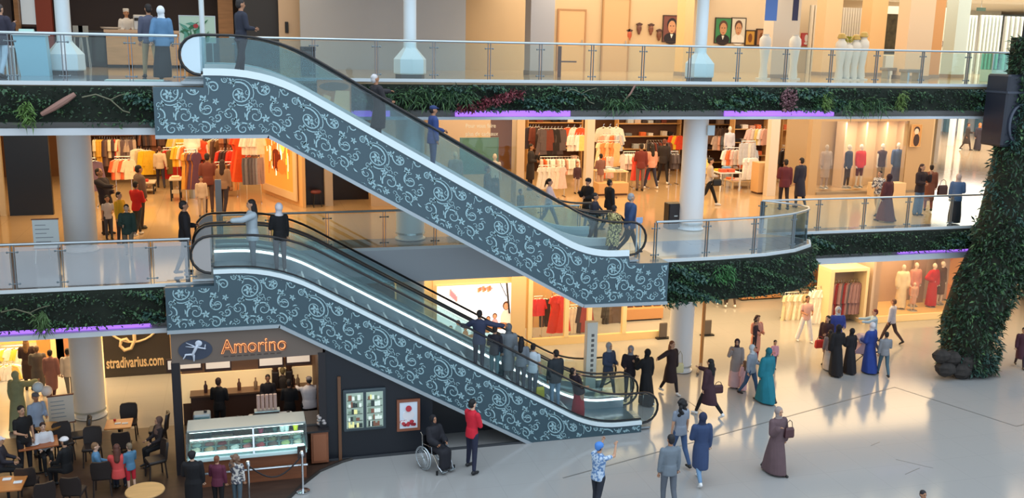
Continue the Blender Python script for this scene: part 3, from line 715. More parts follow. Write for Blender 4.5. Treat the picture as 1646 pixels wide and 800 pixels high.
# dark shop with pilaster
a, c = at_y(487, 300, 11.15), at_y(522, 300, 11.15); e = at_y(535, 300, 11.15); f_ = at_y(600, 300, 11.15)
b = MB(); b.box(a.x, 11.5, F1, c.x, 11.6, 9.1); b.box(e.x, 12.5, F1, f_.x, 12.6, 9.1); struct(b.build('wall_dark_shop', mat((30, 20, 26), .3)))
b = MB(); b.box(c.x, 11.15, F1, e.x, 11.75, 9.1); struct(b.build('wall_pilaster', mat((190, 175, 160), .6)))
b = MB(); b.box(a.x-.03, 11.1, F1, a.x+.05, 11.25, 9.1); struct(b.build('trim_7', mat((60, 40, 35), .5)))
p = at_y(507, 318, 11.3); tc = thing('dressed_stool', 'small dark red item standing inside the dark shop doorway', 'stool', (p.x, p.y-.3, F1)); b = MB(); b.lathe(0, 0, [(.16, .5), (.2, .55), (.16, .6)], 12); b.build('seat', mat((110, 50, 55), .6), tc, True); 
for k in range(3):
    b = MB(); b.tube([(.1*math.cos(k*2.1), .1*math.sin(k*2.1), .5), (.2*math.cos(k*2.1), .2*math.sin(k*2.1), 0)], .015, 6); b.build('leg', BLACK, tc)
# middle pale shopfront
a, c = at_y(600, 300, 10.3), at_y(842, 300, 10.3)
b = MB(); w1 = at_y(702, 300, 10.9).x; b.box(a.x, 10.9, F1, w1, 11.0, 9.1); b.box(c.x-.3, 10.3, F1, c.x, 11.0, 9.1); b.box(w1, 14.2, F1, c.x-.3, 14.3, 9.1); struct(b.build('wall_middle_shop', mat((212, 186, 158), .6)))
b = MB(); b.box(w1, 10.35, F1, c.x-.3, 10.37, 9.1); b.build('shop_window', GLS); tag(bpy.data.objects['shop_window'], 'clear shop window in front of the teal poster on the first floor', 'window')
a, c = at_y(739, 250, 11.5), at_y(801, 250, 11.5)
t = frame_panel('teal_poster', 'teal green poster with white writing behind the shop window', 'poster', (a.x, 11.5), (c.x, 11.5), 5.9, at_y(760, 221, 11.5).z, .02, mat((90, 140, 135), .5), mat((98, 148, 145), .6))
text_mesh('lettering', 'Pour vous faire', .22, WHITE, t, (.2, -.04, 1.85-.1), width=1.15); text_mesh('lettering', 'plus de cadeaux', .22, WHITE, t, (.2, -.04, 1.45), width=1.25)
# kids store: posts, back shelving, rails, tables
PO = mat((222, 208, 190), .5); SHW = mat((205, 160, 105), .55, var=.12, scale=3, kind='wood'); 
for (x0, x1, Y, y0_) in ((941, 953, 10.4, 300), (1233, 1247, 10.9, 300)):
    a, c = at_y(x0, y0_, Y), at_y(x1, y0_, Y); wall('wall_store_post', a.x, c.x, Y, F1, 9.1, PO, .3)
DK = [(40, 34, 38), (70, 60, 64), (58, 48, 60), (96, 84, 90), (120, 60, 50)]
PASTEL = [(238, 228, 220), (240, 200, 190), (225, 170, 150), (245, 240, 235), (235, 120, 70), (190, 200, 215), (245, 215, 130), (210, 190, 180), (120, 130, 140)]
K = 'in the bright middle store on the first floor'
zz = [F1+.5, F1+1.1, F1+1.7, F1+2.3, F1+2.9]
for i, (x0, x1, Y, c_, lb) in enumerate(((992, 1092, 18.6, DK+PASTEL, 'wall shelving of folded clothes behind the pink topped shopper'), (1125, 1175, 18.0, DK+PASTEL, 'wall shelving right of the large white column in the middle store'), (848, 935, 19.3, DK+PASTEL[:3], 'wall shelving at the left back of the middle store'), (1178, 1232, 15.5, PASTEL+DK[:2], 'wall shelving beside the right post of the middle store'))):
    a, c = at_y(x0, 250, Y), at_y(x1, 250, Y); shelf_unit(lb, a.x, c.x, Y, zz, SHW, .45, F1, ('on the back shelving behind the pink topped shopper', 'on the shelving right of the white column', 'on the shelving at the left back', 'on the shelving by the right post')[i], c_, seed=i+1, back=mat((84, 56, 42), .7))
random.seed(21)
row(['dress', 'coat'], DK, (868, 205), (905, 205), 16.5, 7, 'high at left back of the middle store', F1, 0, 1.0, .2)
row('shirt', [(235, 90, 50), (240, 120, 60), (240, 235, 230)], (908, 203), (938, 203), 16.8, 3, 'high behind the left post', F1, 0, 1.2, .1)
row('shirt', [(245, 242, 238), (235, 225, 215)], (965, 202), (996, 202), 17.4, 3, 'high on the bright back wall', F1, 0, 1.6, .1)
row('dress', [(235, 200, 150), (240, 150, 90), (245, 230, 190)], (960, 228), (995, 228), 15.6, 5, 'on the middle rail of the bright store', F1, .3, .9, .4, 'clothes rail of yellow and white dresses in the middle store')
row('shirt', PASTEL[:5], (868, 252), (930, 255), 14.9, 13, 'on the long rail behind the standing child', F1, PI/2, 1.0, .3, 'long clothes rail behind the standing child')
row('dress', [(245, 225, 215), (240, 205, 200), (235, 230, 225)], (866, 266), (908, 268), 12.0, 6, 'on the low pale rail near the shop entrance', F1, .2, .75, .4, 'low clothes rail of pale pink dresses near the shop entrance')
row('shirt', [(248, 244, 240), (240, 225, 215), (230, 225, 230)], (1002, 245), (1028, 246), 14.6, 9, 'on the rail of white shirts left of the maroon jumper shopper', F1, PI/2, 1.0, .3, 'clothes rail of white shirts left of the maroon jumper shopper')
row('dress', [(238, 90, 72), (232, 78, 60)], (1018, 248), (1042, 250), 13.9, 4, 'behind the maroon jumper shopper', F1, .4, .9, .3, 'clothes rail of coral dresses behind the maroon jumper shopper')
row('shirt', [(60, 50, 55), (90, 80, 84)], (1078, 244), (1090, 246), 14.6, 6, 'on the dark rail left of the large white column', F1, PI/2, 1.0, .3, 'small clothes rail left of the large white column')
row('shirt', [(235, 80, 50), (240, 200, 60)], (1080, 200), (1094, 232), 17.6, 3, 'by the white column', F1, .1, 1.0, .2)
row('shirt', PASTEL, (1150, 216), (1190, 217), 16.6, 8, 'on the high rail right of the white column', F1, .5, 1.0, .5)
row('shirt', PASTEL[:6], (1165, 238), (1215, 240), 14.0, 9, 'on the rail behind the grey jumper shopper', F1, .4, 1.0, .5, 'clothes rail behind the grey jumper shopper')
row('trousers', [(200, 200, 205), (235, 225, 215), (160, 160, 170)], (1192, 228), (1214, 229), 13.4, 5, 'on the tall rail left of the right post', F1, .4, .9, .4, 'tall clothes rail left of the right post')
row(['coat'], DK[:3], (1256, 240), (1302, 240), 14.5, 7, 'behind the maroon jacket man', F1, .5, 1.0, .4, 'clothes rail of dark coats behind the maroon jacket man')
a, c = at_y(1255, 250, 16.0), at_y(1306, 250, 16.0)
shelf_unit('tall shelving with pale boxes right of the right store post', a.x, c.x, 16.0, [F1+.6, F1+1.4, F1+2.2, F1+2.9], SHW, .45, F1, 'on the tall shelving right of the store post', [(240, 235, 225), (235, 120, 80), (60, 50, 50), (220, 200, 180)], seed=9)
for i, (x0, x1, Y, h, lb, fc) in enumerate(((958, 1004, 13.2, .85, 'pale wooden table of folded clothes left of the maroon jumper shopper', PASTEL), (1150, 1185, 12.6, .8, 'white table with bright folded clothes behind the grey jumper shopper', [(240, 240, 240), (240, 200, 60), (120, 170, 220), (230, 110, 80)]), (1170, 1212, 13.2, .35, 'low lit wooden bench table in front of the tall rail', PASTEL))):
    a, c = at_y(x0, 290, Y), at_y(x1, 290, Y); table(lb, a.x, c.x, Y-.4, Y+.4, F1, h, mat((232, 205, 165), .5) if i != 1 else WHITE, shelf=(i == 0))
    random.seed(i+40); n = int((c.x-a.x)/.36)
    for k in range(n):
        for r_ in (0, 1): folded(random.choice(fc), (a.x+.2+k*.36, Y-.2+r_*.38, F1+h+.001), random.randint(1, 4), 'on the '+' '.join(lb.split()[:4]))

random.seed(77)
row('shirt', PASTEL[:6], (968, 214), (998, 216), 16.4, 6, 'on the high pale rail of the middle store', F1, .3, 1.1, .5)
row('shirt', PASTEL, (915, 215), (938, 216), 14.6, 5, 'on the rail just left of the left store post', F1, .4, 1.0, .5)
row('coat', DK+PASTEL[:2], (850, 202), (868, 203), 17.2, 4, 'high at the far left of the middle store', F1, .4, 1.0, .5)
row('dress', PASTEL[:5], (962, 250), (985, 251), 14.2, 5, 'on the pale rail above the folded clothes table', F1, .4, .8, .5)
row('shirt', DK, (1040, 226), (1078, 228), 17.6, 9, 'on the dark rail above the pink topped shopper', F1, PI/2, 1.0, .4, 'high dark clothes rail above the pink topped shopper')
row(['shirt', 'coat'], [(110, 90, 84), (90, 70, 66), (140, 116, 104)], (1140, 204), (1180, 205), 17.4, 7, 'high on the wall right of the white column', F1, .2, 1.1, .3)
row('shirt', PASTEL+[(240, 120, 60)], (1205, 205), (1232, 206), 15.2, 5, 'high by the right store post', F1, .3, 1.1, .4)
row('shirt', PASTEL, (1126, 252), (1142, 253), 13.6, 4, 'right beside the large white column', F1, .4, 1.0, .4)
row('dress', [(240, 236, 232), (230, 215, 205)], (1196, 252), (1216, 253), 12.8, 5, 'on the low rail left of the right store post', F1, .4, .8, .4)
row('dress', [(235, 120, 60), (240, 225, 210), (90, 140, 150)], (1258, 196), (1304, 197), 17.0, 7, 'high right of the right store post', F1, .3, 1.2, .4)
# extra stock of the left store
row(['coat', 'shirt'], [(225, 170, 60), (200, 60, 40), (235, 215, 180), (120, 90, 80), (80, 60, 70)], (150, 222), (190, 222), 17.8, 10, 'high at the left back of the left store', F1, PI/2, 1.1, .4)
row('shirt', [(245, 190, 60), (250, 235, 200), (230, 120, 60)], (283, 232), (300, 233), 16.0, 6, 'on the bright middle rail of the left store', F1, .5, 1.2, .4, 'bright middle clothes rail of the left store')
row('dress', [(90, 60, 50), (70, 50, 50), (150, 100, 70)], (352, 214), (380, 215), 15.2, 8, 'on the dark right rail of the left store', F1, PI/2, 1.3, .4)
row('coat', [(230, 60, 40), (210, 80, 50)], (318, 226), (334, 227), 16.6, 4, 'behind the bright mannequin', F1, .4, 1.1, .4)
row('trousers', [(160, 110, 70), (110, 70, 50), (210, 170, 120)], (345, 262), (380, 263), 14.0, 8, 'on the low right rail of the left store', F1, .8, 1.0, .4, 'low right clothes rail of the left store')
# low counter boxes
for (x0, x1, Y, h, lb) in ((958, 1006, 12.2, .5, 'low wooden display plinth in front of the folded clothes table'), (1212, 1232, 11.6, 1.3, 'tall tan display cabinet beside the right store post')):
    a, c = at_y(x0, 300, Y), at_y(x1, 300, Y); t = thing('display_plinth', lb, 'plinth', ((a.x+c.x)/2, Y, F1)); W = (c.x-a.x)/2
    b = MB(); b.box(-W, -.3, .08, W, .3, h, bev=.01); b.build('body', mat((212, 170, 120), .5), t); b = MB(); b.box(-W+.04, -.26, 0, W-.04, .26, .08); b.build('toe_kick', mat((90, 60, 45), .6), t)
# left clothes store stock
L_ = 'in the warm left store on the first floor'
random.seed(31)
wl = [(225, 170, 60), (200, 60, 40), (235, 215, 180), (120, 90, 80), (80, 60, 70)]
a, c = at_y(146, 240, 19.6), at_y(300, 240, 19.6)
shelf_unit('wall shelving at the back of the left clothes store', a.x, c.x, 19.6, [F1+1.0, F1+1.8, F1+2.6], mat((120, 80, 55), .6), .45, F1, 'on the shelving at the back of the left store', wl, seed=4, back=mat((90, 60, 45), .7))
row(['shirt', 'coat'], [(150, 130, 130), (190, 165, 150), (110, 90, 95)], (192, 222), (216, 222), 18.2, 9, 'high on the back rail of the left store', F1, PI/2, 1.2, .2)
row('shirt', [(90, 60, 50), (60, 45, 50), (130, 80, 60)], (216, 214), (262, 214), 18.8, 12, 'on the top back rail of the left store', F1, PI/2, 1.1, .3)
row('coat', [(245, 200, 40), (240, 190, 50)], (229, 240), (242, 240), 16.9, 3, 'in the middle of the left store', F1, .2, 1.0, .2)
row('coat', [(240, 235, 215), (220, 200, 170)], (216, 238), (228, 238), 17.1, 3, 'beside the yellow coats', F1, .3, 1.0, .2, None)
row(['dress', 'coat'], [(215, 50, 35), (190, 40, 35), (120, 110, 60)], (262, 238), (282, 240), 16.8, 5, 'right of the yellow coats', F1, .3, 1.0, .3, 'clothes rail of red coats right of the yellow ones')
row('shirt', [(245, 225, 195), (240, 190, 150), (235, 110, 70)], (184, 254), (209, 254), 13.6, 5, 'on the front left rail of the left store', F1, .3, 1.1, .3, 'front left clothes rail with cream shirts')
row('coat', [(150, 120, 150), (120, 95, 120)], (146, 256), (153, 257), 12.3, 3, 'at the left edge of the left store', F1, .4, 1.1, .3, 'clothes rail of mauve coats at the left edge of the store')
row('dress', [(210, 150, 60), (90, 60, 90), (70, 50, 80), (180, 110, 50)], (296, 242), (315, 243), 12.6, 7, 'on the middle rail of the left store', F1, .9, 1.15, .3, 'clothes rail of mustard and purple dresses in the left store')
row('shirt', [(225, 200, 90), (240, 230, 200), (200, 80, 50)], (278, 214), (308, 214), 17.5, 7, 'high at the middle back of the left store', F1, .3, 1.2, .4)
row(['coat', 'dress'], [(130, 90, 60), (100, 70, 60), (240, 210, 150)], (340, 222), (382, 222), 16.0, 9, 'on the right back rail of the left store', F1, .5, 1.2, .4, 'right back clothes rail of the left store')
row('dress', [(235, 90, 40), (225, 75, 35)], (381, 213), (392, 213), 12.8, 3, 'on the bright orange dress rail', F1, .4, 1.5, .3)
row('shirt', [(240, 215, 195), (245, 225, 210)], (395, 212), (418, 212), 12.3, 6, 'on the upper rail beside the glowing poster', F1, .6, 1.15, .3)
row('trousers', [(120, 115, 125), (150, 145, 155), (95, 90, 100)], (395, 251), (418, 251), 12.3, 8, 'on the lower rail beside the glowing poster', F1, .7, 1.0, .3, 'low clothes rail of grey trousers beside the glowing poster')
row('shirt', [(220, 60, 45), (60, 40, 45)], (352, 240), (378, 240), 14.5, 5, 'behind the shoppers', F1, .6, 1.1, .3)
for i, (x0, x1, Y, h, lb) in enumerate(((222, 250, 15.2, .45, 'low black framed table under the yellow coats'), (272, 292, 13.4, .8, 'black framed shelf table in the middle aisle of the left store'))):
    a, c = at_y(x0, 290, Y), at_y(x1, 290, Y); table(lb, a.x, c.x, Y-.35, Y+.5, F1, h, mat((205, 190, 170), .5), BLACK, shelf=True)
    for k in range(int((c.x-a.x)/.4)): folded(random.choice(wl), (a.x+.22+k*.4, Y, F1+h+.001), 2, 'on the '+' '.join(lb.split()[:4]))
p = at_y(347, 300, 4.2)
t = thing('sign_post', 'slim upright steel sign post beside the escalator landing shoppers', 'sign post', (at_y(352, 333, 6.0).x, 6.0, F1)); b = MB(); b.box(-.09, -.03, 0, .09, .03, 1.75); b.build('post', mat((160, 165, 170), .4, .3), t); b = MB(); b.box(-.2, -.15, 0, .2, .15, .03); b.build('foot', STEEL, t)
# first floor right: long shop window
a, c = at_y(1312, 300, 10.9), at_y(1490, 300, 10.9); WX0, WX1 = a.x, c.x
b = MB(); b.box(WX0, 10.9, 7.9, WX1, 11.1, 9.1); b.box(WX0-.4, 10.9, F1, WX0, 11.2, 9.1); b.box(WX1-1.2, 10.9, F1, WX1, 11.2, 7.9); b.box(WX0, 13.4, F1, WX1, 13.5, 9.1); struct(b.build('wall_window_shop', mat((190, 160, 120), .6)))
b = MB(); b.box(WX0, 10.93, F1+.1, WX1-1.2, 10.95, 7.9); o = b.build('shop_window', GLS); tag(o, 'large clear shop window with four mannequins on the first floor right', 'window')
b = MB(); b.box(WX0, 10.85, F1, WX1, 11.0, F1+.1); struct(b.build('baseboard_window', mat((150, 135, 115), .5)))
a, c = at_y(1350, 300, 12.6), at_y(1447, 300, 12.6)
t = thing('lit_display_box', 'brightly lit cream display booth behind the mannequins on the first floor', 'display booth', ((a.x+c.x)/2, 12.6, F1)); W = (c.x-a.x)/2
b = MB(); b.box(-W, .55, 0, W, .6, 2.9); b.build('back_panel', mat((240, 215, 180), .6), t)
b = MB(); b.box(-W, -.1, 2.9, W, .6, 3.0); b.build('top_panel', mat((235, 205, 165), .6), t)
for x in (-W, -W*.33, W*.33, W):
    b = MB(); b.box(x-.04, -.1, 0, x+.04, .55, 2.9); b.build('side_panel', mat((225, 200, 170), .6), t)
area('booth_light', ((a.x+c.x)/2, 12.2, F1+2.85), 4, 90, WARM2, sy=.5)
t = frame_panel('wall_poster', 'narrow dark portrait poster at the right end of the window shop', 'poster', (at_y(1466, 215, 10.7).x, 10.75), (at_y(1482, 215, 10.7).x, 10.75), at_y(1470, 236, 10.7).z, at_y(1470, 200, 10.7).z, .02, mat((220, 180, 120), .5), mat((205, 150, 90), .6), extra=lambda p, W, H, y: (lambda b: (blob(b, W*.5, H*.68, W*.22, H*.14, y, 1), blob(b, W*.52, H*.75, W*.3, H*.16, y+.003, 0), blob(b, W*.55, H*.3, W*.3, H*.28, y, 0), b.build('printed_figure', [mat((60, 40, 35), .6), mat((240, 205, 175), .6)], p)))(MB()))
b = MB(); a = at_y(1415, 320, 9.2); 
for k in (0,): 
    tt = thing('shop_bench', 'low cream plinth with clothes bags behind the patterned top woman', 'plinth', (a.x+1.0, 10.2, F1)); b = MB(); b.box(-.75, -.25, .0, .75, .25, .55, bev=.01); b.build('body', mat((225, 195, 150), .5), tt)
# aisle on the far right of the first floor
AW = mat((215, 200, 175), .6)
b = MB(); b.box(WX1, 11.0, F1, WX1+.15, 30, 9.1); struct(b.build('wall_aisle_left', mat((210, 185, 145), .6)))
for i, (x, Y) in enumerate(((1493, 14.5), (1508, 20), (1532, 28), (1545, 32))):
    a = at_y(x, 220, Y); b = MB(); b.box(a.x-.12, Y, F1, a.x+.12, Y+.3, 9.1); tag(b.build('aisle_pillar', mat((232, 228, 218), .5)), ('first', 'second', 'third', 'fourth')[i]+' pale pillar along the far aisle, counted from the window shop', 'pillar')
wall('wall_aisle_back', 40, 60, 38, F1, 9.1, mat((215, 225, 230), .6))
for i in range(6):
    x = 47+i*1.4; b = MB(); b.box(x, 37.6, F1, x+.5, 37.9, 8.6); tag(b.build('banner', mat((120, 160, 180), .6)), 'tall teal strip banner on the far end wall of the aisle', 'banner', 'strip banners at the aisle end')
b = MB(); b.box(40, 33, F1, 45, 33.4, 7.6); struct(b.build('wall_aisle_shop', mat((170, 140, 110), .5)))
# speaker box, notice boards
def loudspeaker(label, x, y, z, w_, h, rz=0):
    t = thing('loudspeaker', label, 'loudspeaker', (x, y, z), rz); b = MB(); b.box(-w_/2, -.2, 0, w_/2, .2, h, bev=.02); b.build('cabinet', BLACK, t)
    b = MB(); b.box(-w_/2+.03, -.215, .03, w_/2-.03, -.2, h-.03); b.build('grille', mat((45, 42, 46), .7), t)
    b = MB(); b.box(-.06, -.222, h*.5, .06, -.214, h*.5+.04); b.build('badge', STEEL, t); return t
p = at_z(1079, 362, F1); loudspeaker('black floor loudspeaker standing left of the large white column', p.x-.18, 5.0, F1, .5, .85)
def easel(label, x, y, z, w_, h, m, rz=0, legs=True, lines=5):
    t = thing('notice_stand', label, 'sign', (x, y, z), rz); b = MB(); b.box(-w_/2, -.02, h-.75, w_/2, .02, h); bd = b.build('board', m, t)
    b = MB(); random.seed(int(abs(x*10)))
    for k in range(lines):
        zz_ = h-.15-k*.11; b.box(-w_/2+.06, -.026, zz_, -w_/2+.06+(w_-.14)*random.uniform(.5, 1), -.02, zz_+.02)
    b.build('writing', mat((150, 158, 165), .6), bd)
    b = MB(); b.box(-w_/2-.02, -.03, h-.78, w_/2+.02, .03, h-.75); b.box(-w_/2-.02, -.03, h, w_/2+.02, .03, h+.03); b.build('frame', mat((120, 70, 50), .5), bd)
    for sx in (-1, 1): b = MB(); b.tube([(sx*(w_/2-.04), 0, h-.75), (sx*(w_/2-.02), -.1, 0)], .015, 6); b.build('leg', STEEL, t)
    b = MB(); b.tube([(0, .02, h-.3), (0, .35, 0)], .015, 6); b.build('leg', STEEL, t); return t
p = at_y(80, 405, 3.6); easel('white notice board on legs beside the left white column', p.x, 3.3, F1, .62, 1.15, mat((225, 235, 235), .5))
easel('white notice board on an easel in front of the left ground floor column', at_y(101, 690, 2.8).x, 2.8, 0, .62, 1.35, mat((225, 215, 200), .5), rz=.15)

a, c = at_y(509, 128, 3.3), at_y(565, 188, 3.3)
frame_panel('food_poster', 'orange brown food picture fixed on the planted fascia behind the escalator glass', 'poster', (a.x, 3.3), (c.x, 3.3), c.z, a.z, .015, mat((170, 110, 70), .5), mat((188, 120, 72), .5, emit=.15), extra=lambda p, W, H, y: (lambda b: (blob(b, W*.5, H*.82, W*.44, H*.12, y, 1), b.prism([(W*.08, H*.1), (W*.32, H*.05), (W*.40, H*.55), (W*.2, H*.62)], y-.01, y, 0), b.prism([(W*.42, H*.1), (W*.95, H*.1), (W*.95, H*.7), (W*.55, H*.72)], y-.012, y, 0), b.build('printed_slices', [mat((235, 185, 135), .5, emit=.15), mat((120, 84, 62), .5)], p)))(MB()))
# ================================================================== GROUND FLOOR
wall('wall_ground_back', -16, 60, 22, 0, 4.45, mat((214, 178, 128), .8))
BE = mat((226, 196, 150), .55)
# left bright shop
b = MB(); b.box(-16, 12.5, 0, -4.6, 12.6, 4.4); struct(b.build('wall_left_shop', mat((250, 215, 130), .6)))
for i, (x, c_) in enumerate(((70, (225, 150, 80)), (92, (250, 225, 160)), (101, (190, 130, 90)))):
    a = at_y(x, 560, 9.5); b = MB(); b.box(a.x-.2, 9.5, 0, a.x+.2, 9.8, 4.4); tag(b.build('shopfront_post', mat(c_, .5)), ('orange', 'cream', 'brown')[i]+' upright panel of the bright ground floor shop at left', 'panel')
random.seed(8)
row(['dress', 'shirt'], [(245, 225, 90), (240, 235, 220), (230, 170, 70)], (0, 560), (40, 556), 10.5, 9, 'in the bright ground floor shop at left', 0, .3, 1.1, .4, 'clothes rail in the bright ground floor shop at left')
row('shirt', [(250, 240, 225), (240, 200, 110)], (0, 585), (22, 582), 8.5, 5, 'at the left edge of the ground floor', 0, .3, 1.2, .4, 'front clothes rail at the left edge of the ground floor')
# stradivarius hoarding
a, c = at_y(168, 590, 8.05), at_y(276, 590, 8.05)
t = thing('shop_sign_panel', 'dark shop window panel lettered stradivarius.com with a large clef emblem', 'shop sign', (a.x, 8.05, 0)); W = c.x-a.x; H = 3.4
b = MB(); b.box(0, 0, 0, W, .12, H); b.build('panel', mat((62, 54, 46), .3), t)
GS = mat((235, 205, 160), .5)
text_mesh('lettering', 'stradivarius.com', .5, GS, t, (.06, -.02, .32), width=W-.3, bold=.01)
b = MB(); cx = W*.46; zc = 1.95
b.tube([(cx+.9*math.cos(a_), -.03, zc+.15+.95*math.sin(a_)) for a_ in [PI*1.0+PI*k/16 for k in range(17)]], .035, 6)
b.tube([(cx, -.03, zc+1.2), (cx+.02, -.03, zc), (cx+.02, -.03, zc-.75), (cx-.1, -.03, zc-1.0), (cx-.3, -.03, zc-1.05), (cx-.42, -.03, zc-.9), (cx-.38, -.03, zc-.72), (cx-.22, -.03, zc-.68), (cx-.14, -.03, zc-.8)], 0, 6, radii=[.05, .07, .06, .06, .06, .05, .06, .05, .04])
b.tube([(cx, -.03, zc-.2), (cx+.32, -.03, zc-.1), (cx+.38, -.03, zc+.3), (cx+.1, -.03, zc+.55), (cx-.25, -.03, zc+.35), (cx-.35, -.03, zc-.05), (cx-.12, -.03, zc-.3), (cx, -.03, zc-.2)], .09, 6)
b.build('emblem', GS, t, True)
b = MB(); b.box(a.x+W, 7.95, 0, a.x+W+.35, 8.3, 4.4); struct(b.build('wall_ground_pier', mat((215, 180, 130), .6)))
# middle: beach advert, piers, windows
a, c = at_y(688, 500, 8.3), at_y(845, 500, 8.3); MX0, MX1 = a.x, c.x
b = MB(); b.box(2.7, 9.2, 0, 4.9, 9.4, 4.4); b.box(-1.0, 9.2, 0, 2.7, 9.4, 4.4); struct(b.build('wall_grey_panel', mat((150, 148, 148), .6)))
b = MB(); b.box(4.3, 8.5, 0, MX0+.25, 9.2, 4.4); b.box(MX0, 8.4, 4.0, MX1, 8.6, 4.4); b.box(MX1-.55, 8.3, 0, MX1, 8.8, 4.4); b.box(MX0+.2, 8.45, 0, MX1-.5, 8.8, 4.0); struct(b.build('wall_advert_shop', BE))
b = MB(); p = at_y(620, 470, 6.5); b.box(p.x-1.4, 6.5, 0, p.x+.3, 6.9, at_y(620, 456, 6.5).z); tag(b.build('dark_cabinet_box', mat((52, 58, 66), .5), bevel=.02), 'dark grey box structure standing behind the lower escalator handrails', 'box')
def beach(p, W, H, y):
    b = MB(); ms = [mat((250, 225, 205), .5, emit=.5), mat((235, 160, 120), .5, emit=.45), mat((110, 75, 60), .5), mat((215, 225, 235), .5, emit=.5), mat((225, 175, 180), .5, emit=.4), mat((60, 55, 55), .5), mat((215, 140, 90), .5, emit=.4)]
    random.seed(2); Z = 0
    for (x, z, s, top) in ((.10, .10, .8, 1), (.18, .08, .8, 4), (.27, .14, .9, 3), (.36, .06, .8, 1), (.64, .18, .9, 6), (.72, .2, 1.0, 4), (.86, .26, 1.5, 0), (.47, .1, .8, 3)):
        X, Zb = x*W, z*H; k = s*.34
        blob(b, X, Zb+k*.35, k*.42, k*.75, y-.002*Z, top); blob(b, X, Zb+k*1.35, k*.26, k*.32, y-.004, 2); blob(b, X, Zb+k*1.3, k*.18, k*.24, y-.010, 1); blob(b, X-k*.3, Zb-.1*k, k*.55, k*.25, y-.006, 6)
    for k in range(9): b.box(W*(.50+.02*k), y-.008, H*(.84+.02*(k % 3)), W*(.53+.02*k), y, H*(.92+.01*(k % 4)), (1, 6, 4)[k % 3])
    for k in range(5): b.box(W*(.16+.018*k), y-.008, H*(.80-.025*k), W*(.19+.018*k), y, H*(.92-.03*k), 4)
    b.tube([(W*.86, y-.02, H*.98), (W*.9, y-.02, H*.45)], .035, 6, 5); b.tube([(W*.78, y-.02, H*.98), (W*.86, y-.02, H*.75)], .015, 6, 5)
    b.build('printed_picture', ms, p)
a, c = at_y(701, 500, 8.3), at_y(832, 500, 8.3)
frame_panel('lit_advert', 'large bright white backlit advert of holidaymakers on a beach', 'advert', (a.x, 8.36), (c.x, 8.36), .35, at_y(765, 455, 8.36).z, .04, mat((235, 210, 165), .5), mat((250, 248, 250), .5, emit=1.15), extra=beach)
a, c = at_y(850, 480, 8.3), at_y(1062, 480, 8.3); SX0, SX1 = a.x, c.x
b = MB(); b.box(SX0, 8.3, 0, SX1, 8.45, .28); struct(b.build('baseboard_shop', mat((235, 205, 150), .5)))
for i, x in enumerate((852, 911, 948, 1004)):
    q = at_y(x, 500, 8.3); b = MB(); b.box(q.x-.07, 8.28, .28, q.x+.09, 8.45, 4.4); tag(b.build('window_mullion', mat((238, 215, 165), .5)), ('first', 'second', 'third', 'fourth')[i]+' cream window post from the beach advert, ground floor', 'window post')
b = MB(); b.box(SX0+.1, 8.36, .28, at_y(1004, 500, 8.3).x, 8.38, 4.4); tag(b.build('shop_window', GLS), 'clear ground floor shop window with the red hanging dresses', 'window')
b = MB(); b.box(SX0-.4, 10.6, 0, at_y(945, 500, 10.6).x, 10.7, 4.4); struct(b.build('wall_window_back', mat((205, 165, 110), .6)))
WN = 'in the ground floor window below the upper escalator'
row('shirt', [(235, 60, 60)], (858, 478), (872, 478), 9.3, 2, WN, 0, .1, 1.0, .1, 'window clothes rail with the small red shirts')
row('trousers', [(70, 60, 60)], (872, 478), (880, 478), 9.4, 1, WN, 0, .1, 1.1, .1)
row('dress', [(225, 62, 52)], (888, 472), (912, 472), 9.1, 2, WN, 0, .1, 1.25, .1, 'window clothes rail with the long red dresses')
row('trousers', [(245, 235, 220), (235, 225, 205)], (916, 492), (932, 492), 9.6, 3, WN, 0, .15, 1.05, .1, 'window clothes rail with white trousers')
row('coat', [(60, 45, 45), (150, 55, 50)], (934, 488), (946, 488), 9.6, 2, WN, 0, .15, 1.1, .1)
row('coat', [(90, 70, 60), (40, 34, 36)], (976, 478), (996, 478), 10.6, 5, 'behind the fourth window post', 0, .2, 1.2, .3, 'clothes rail behind the tall totem sign')
# elephant-like dark bust on the totem is read as a dark display figure
p = at_z(953, 641, 0)
t = thing('totem_sign', 'tall narrow white totem with vertical lettering beside the lower escalator', 'sign', (p.x-.1, 2.9, 0)); ztop = at_y(958, 516, 2.9).z
b = MB(); b.box(-.17, -.12, .03, .17, .12, ztop, bev=.01); b.build('column', mat((246, 240, 226), .5), t); b = MB(); b.box(-.3, -.25, 0, .3, .25, .03); b.build('foot', STEEL, t)
b = MB()
for k in range(9): b.box(-.03, -.126, ztop*.3+k*.16, .06, -.12, ztop*.3+k*.16+.09)
b.build('writing', mat((120, 115, 110), .6), t)
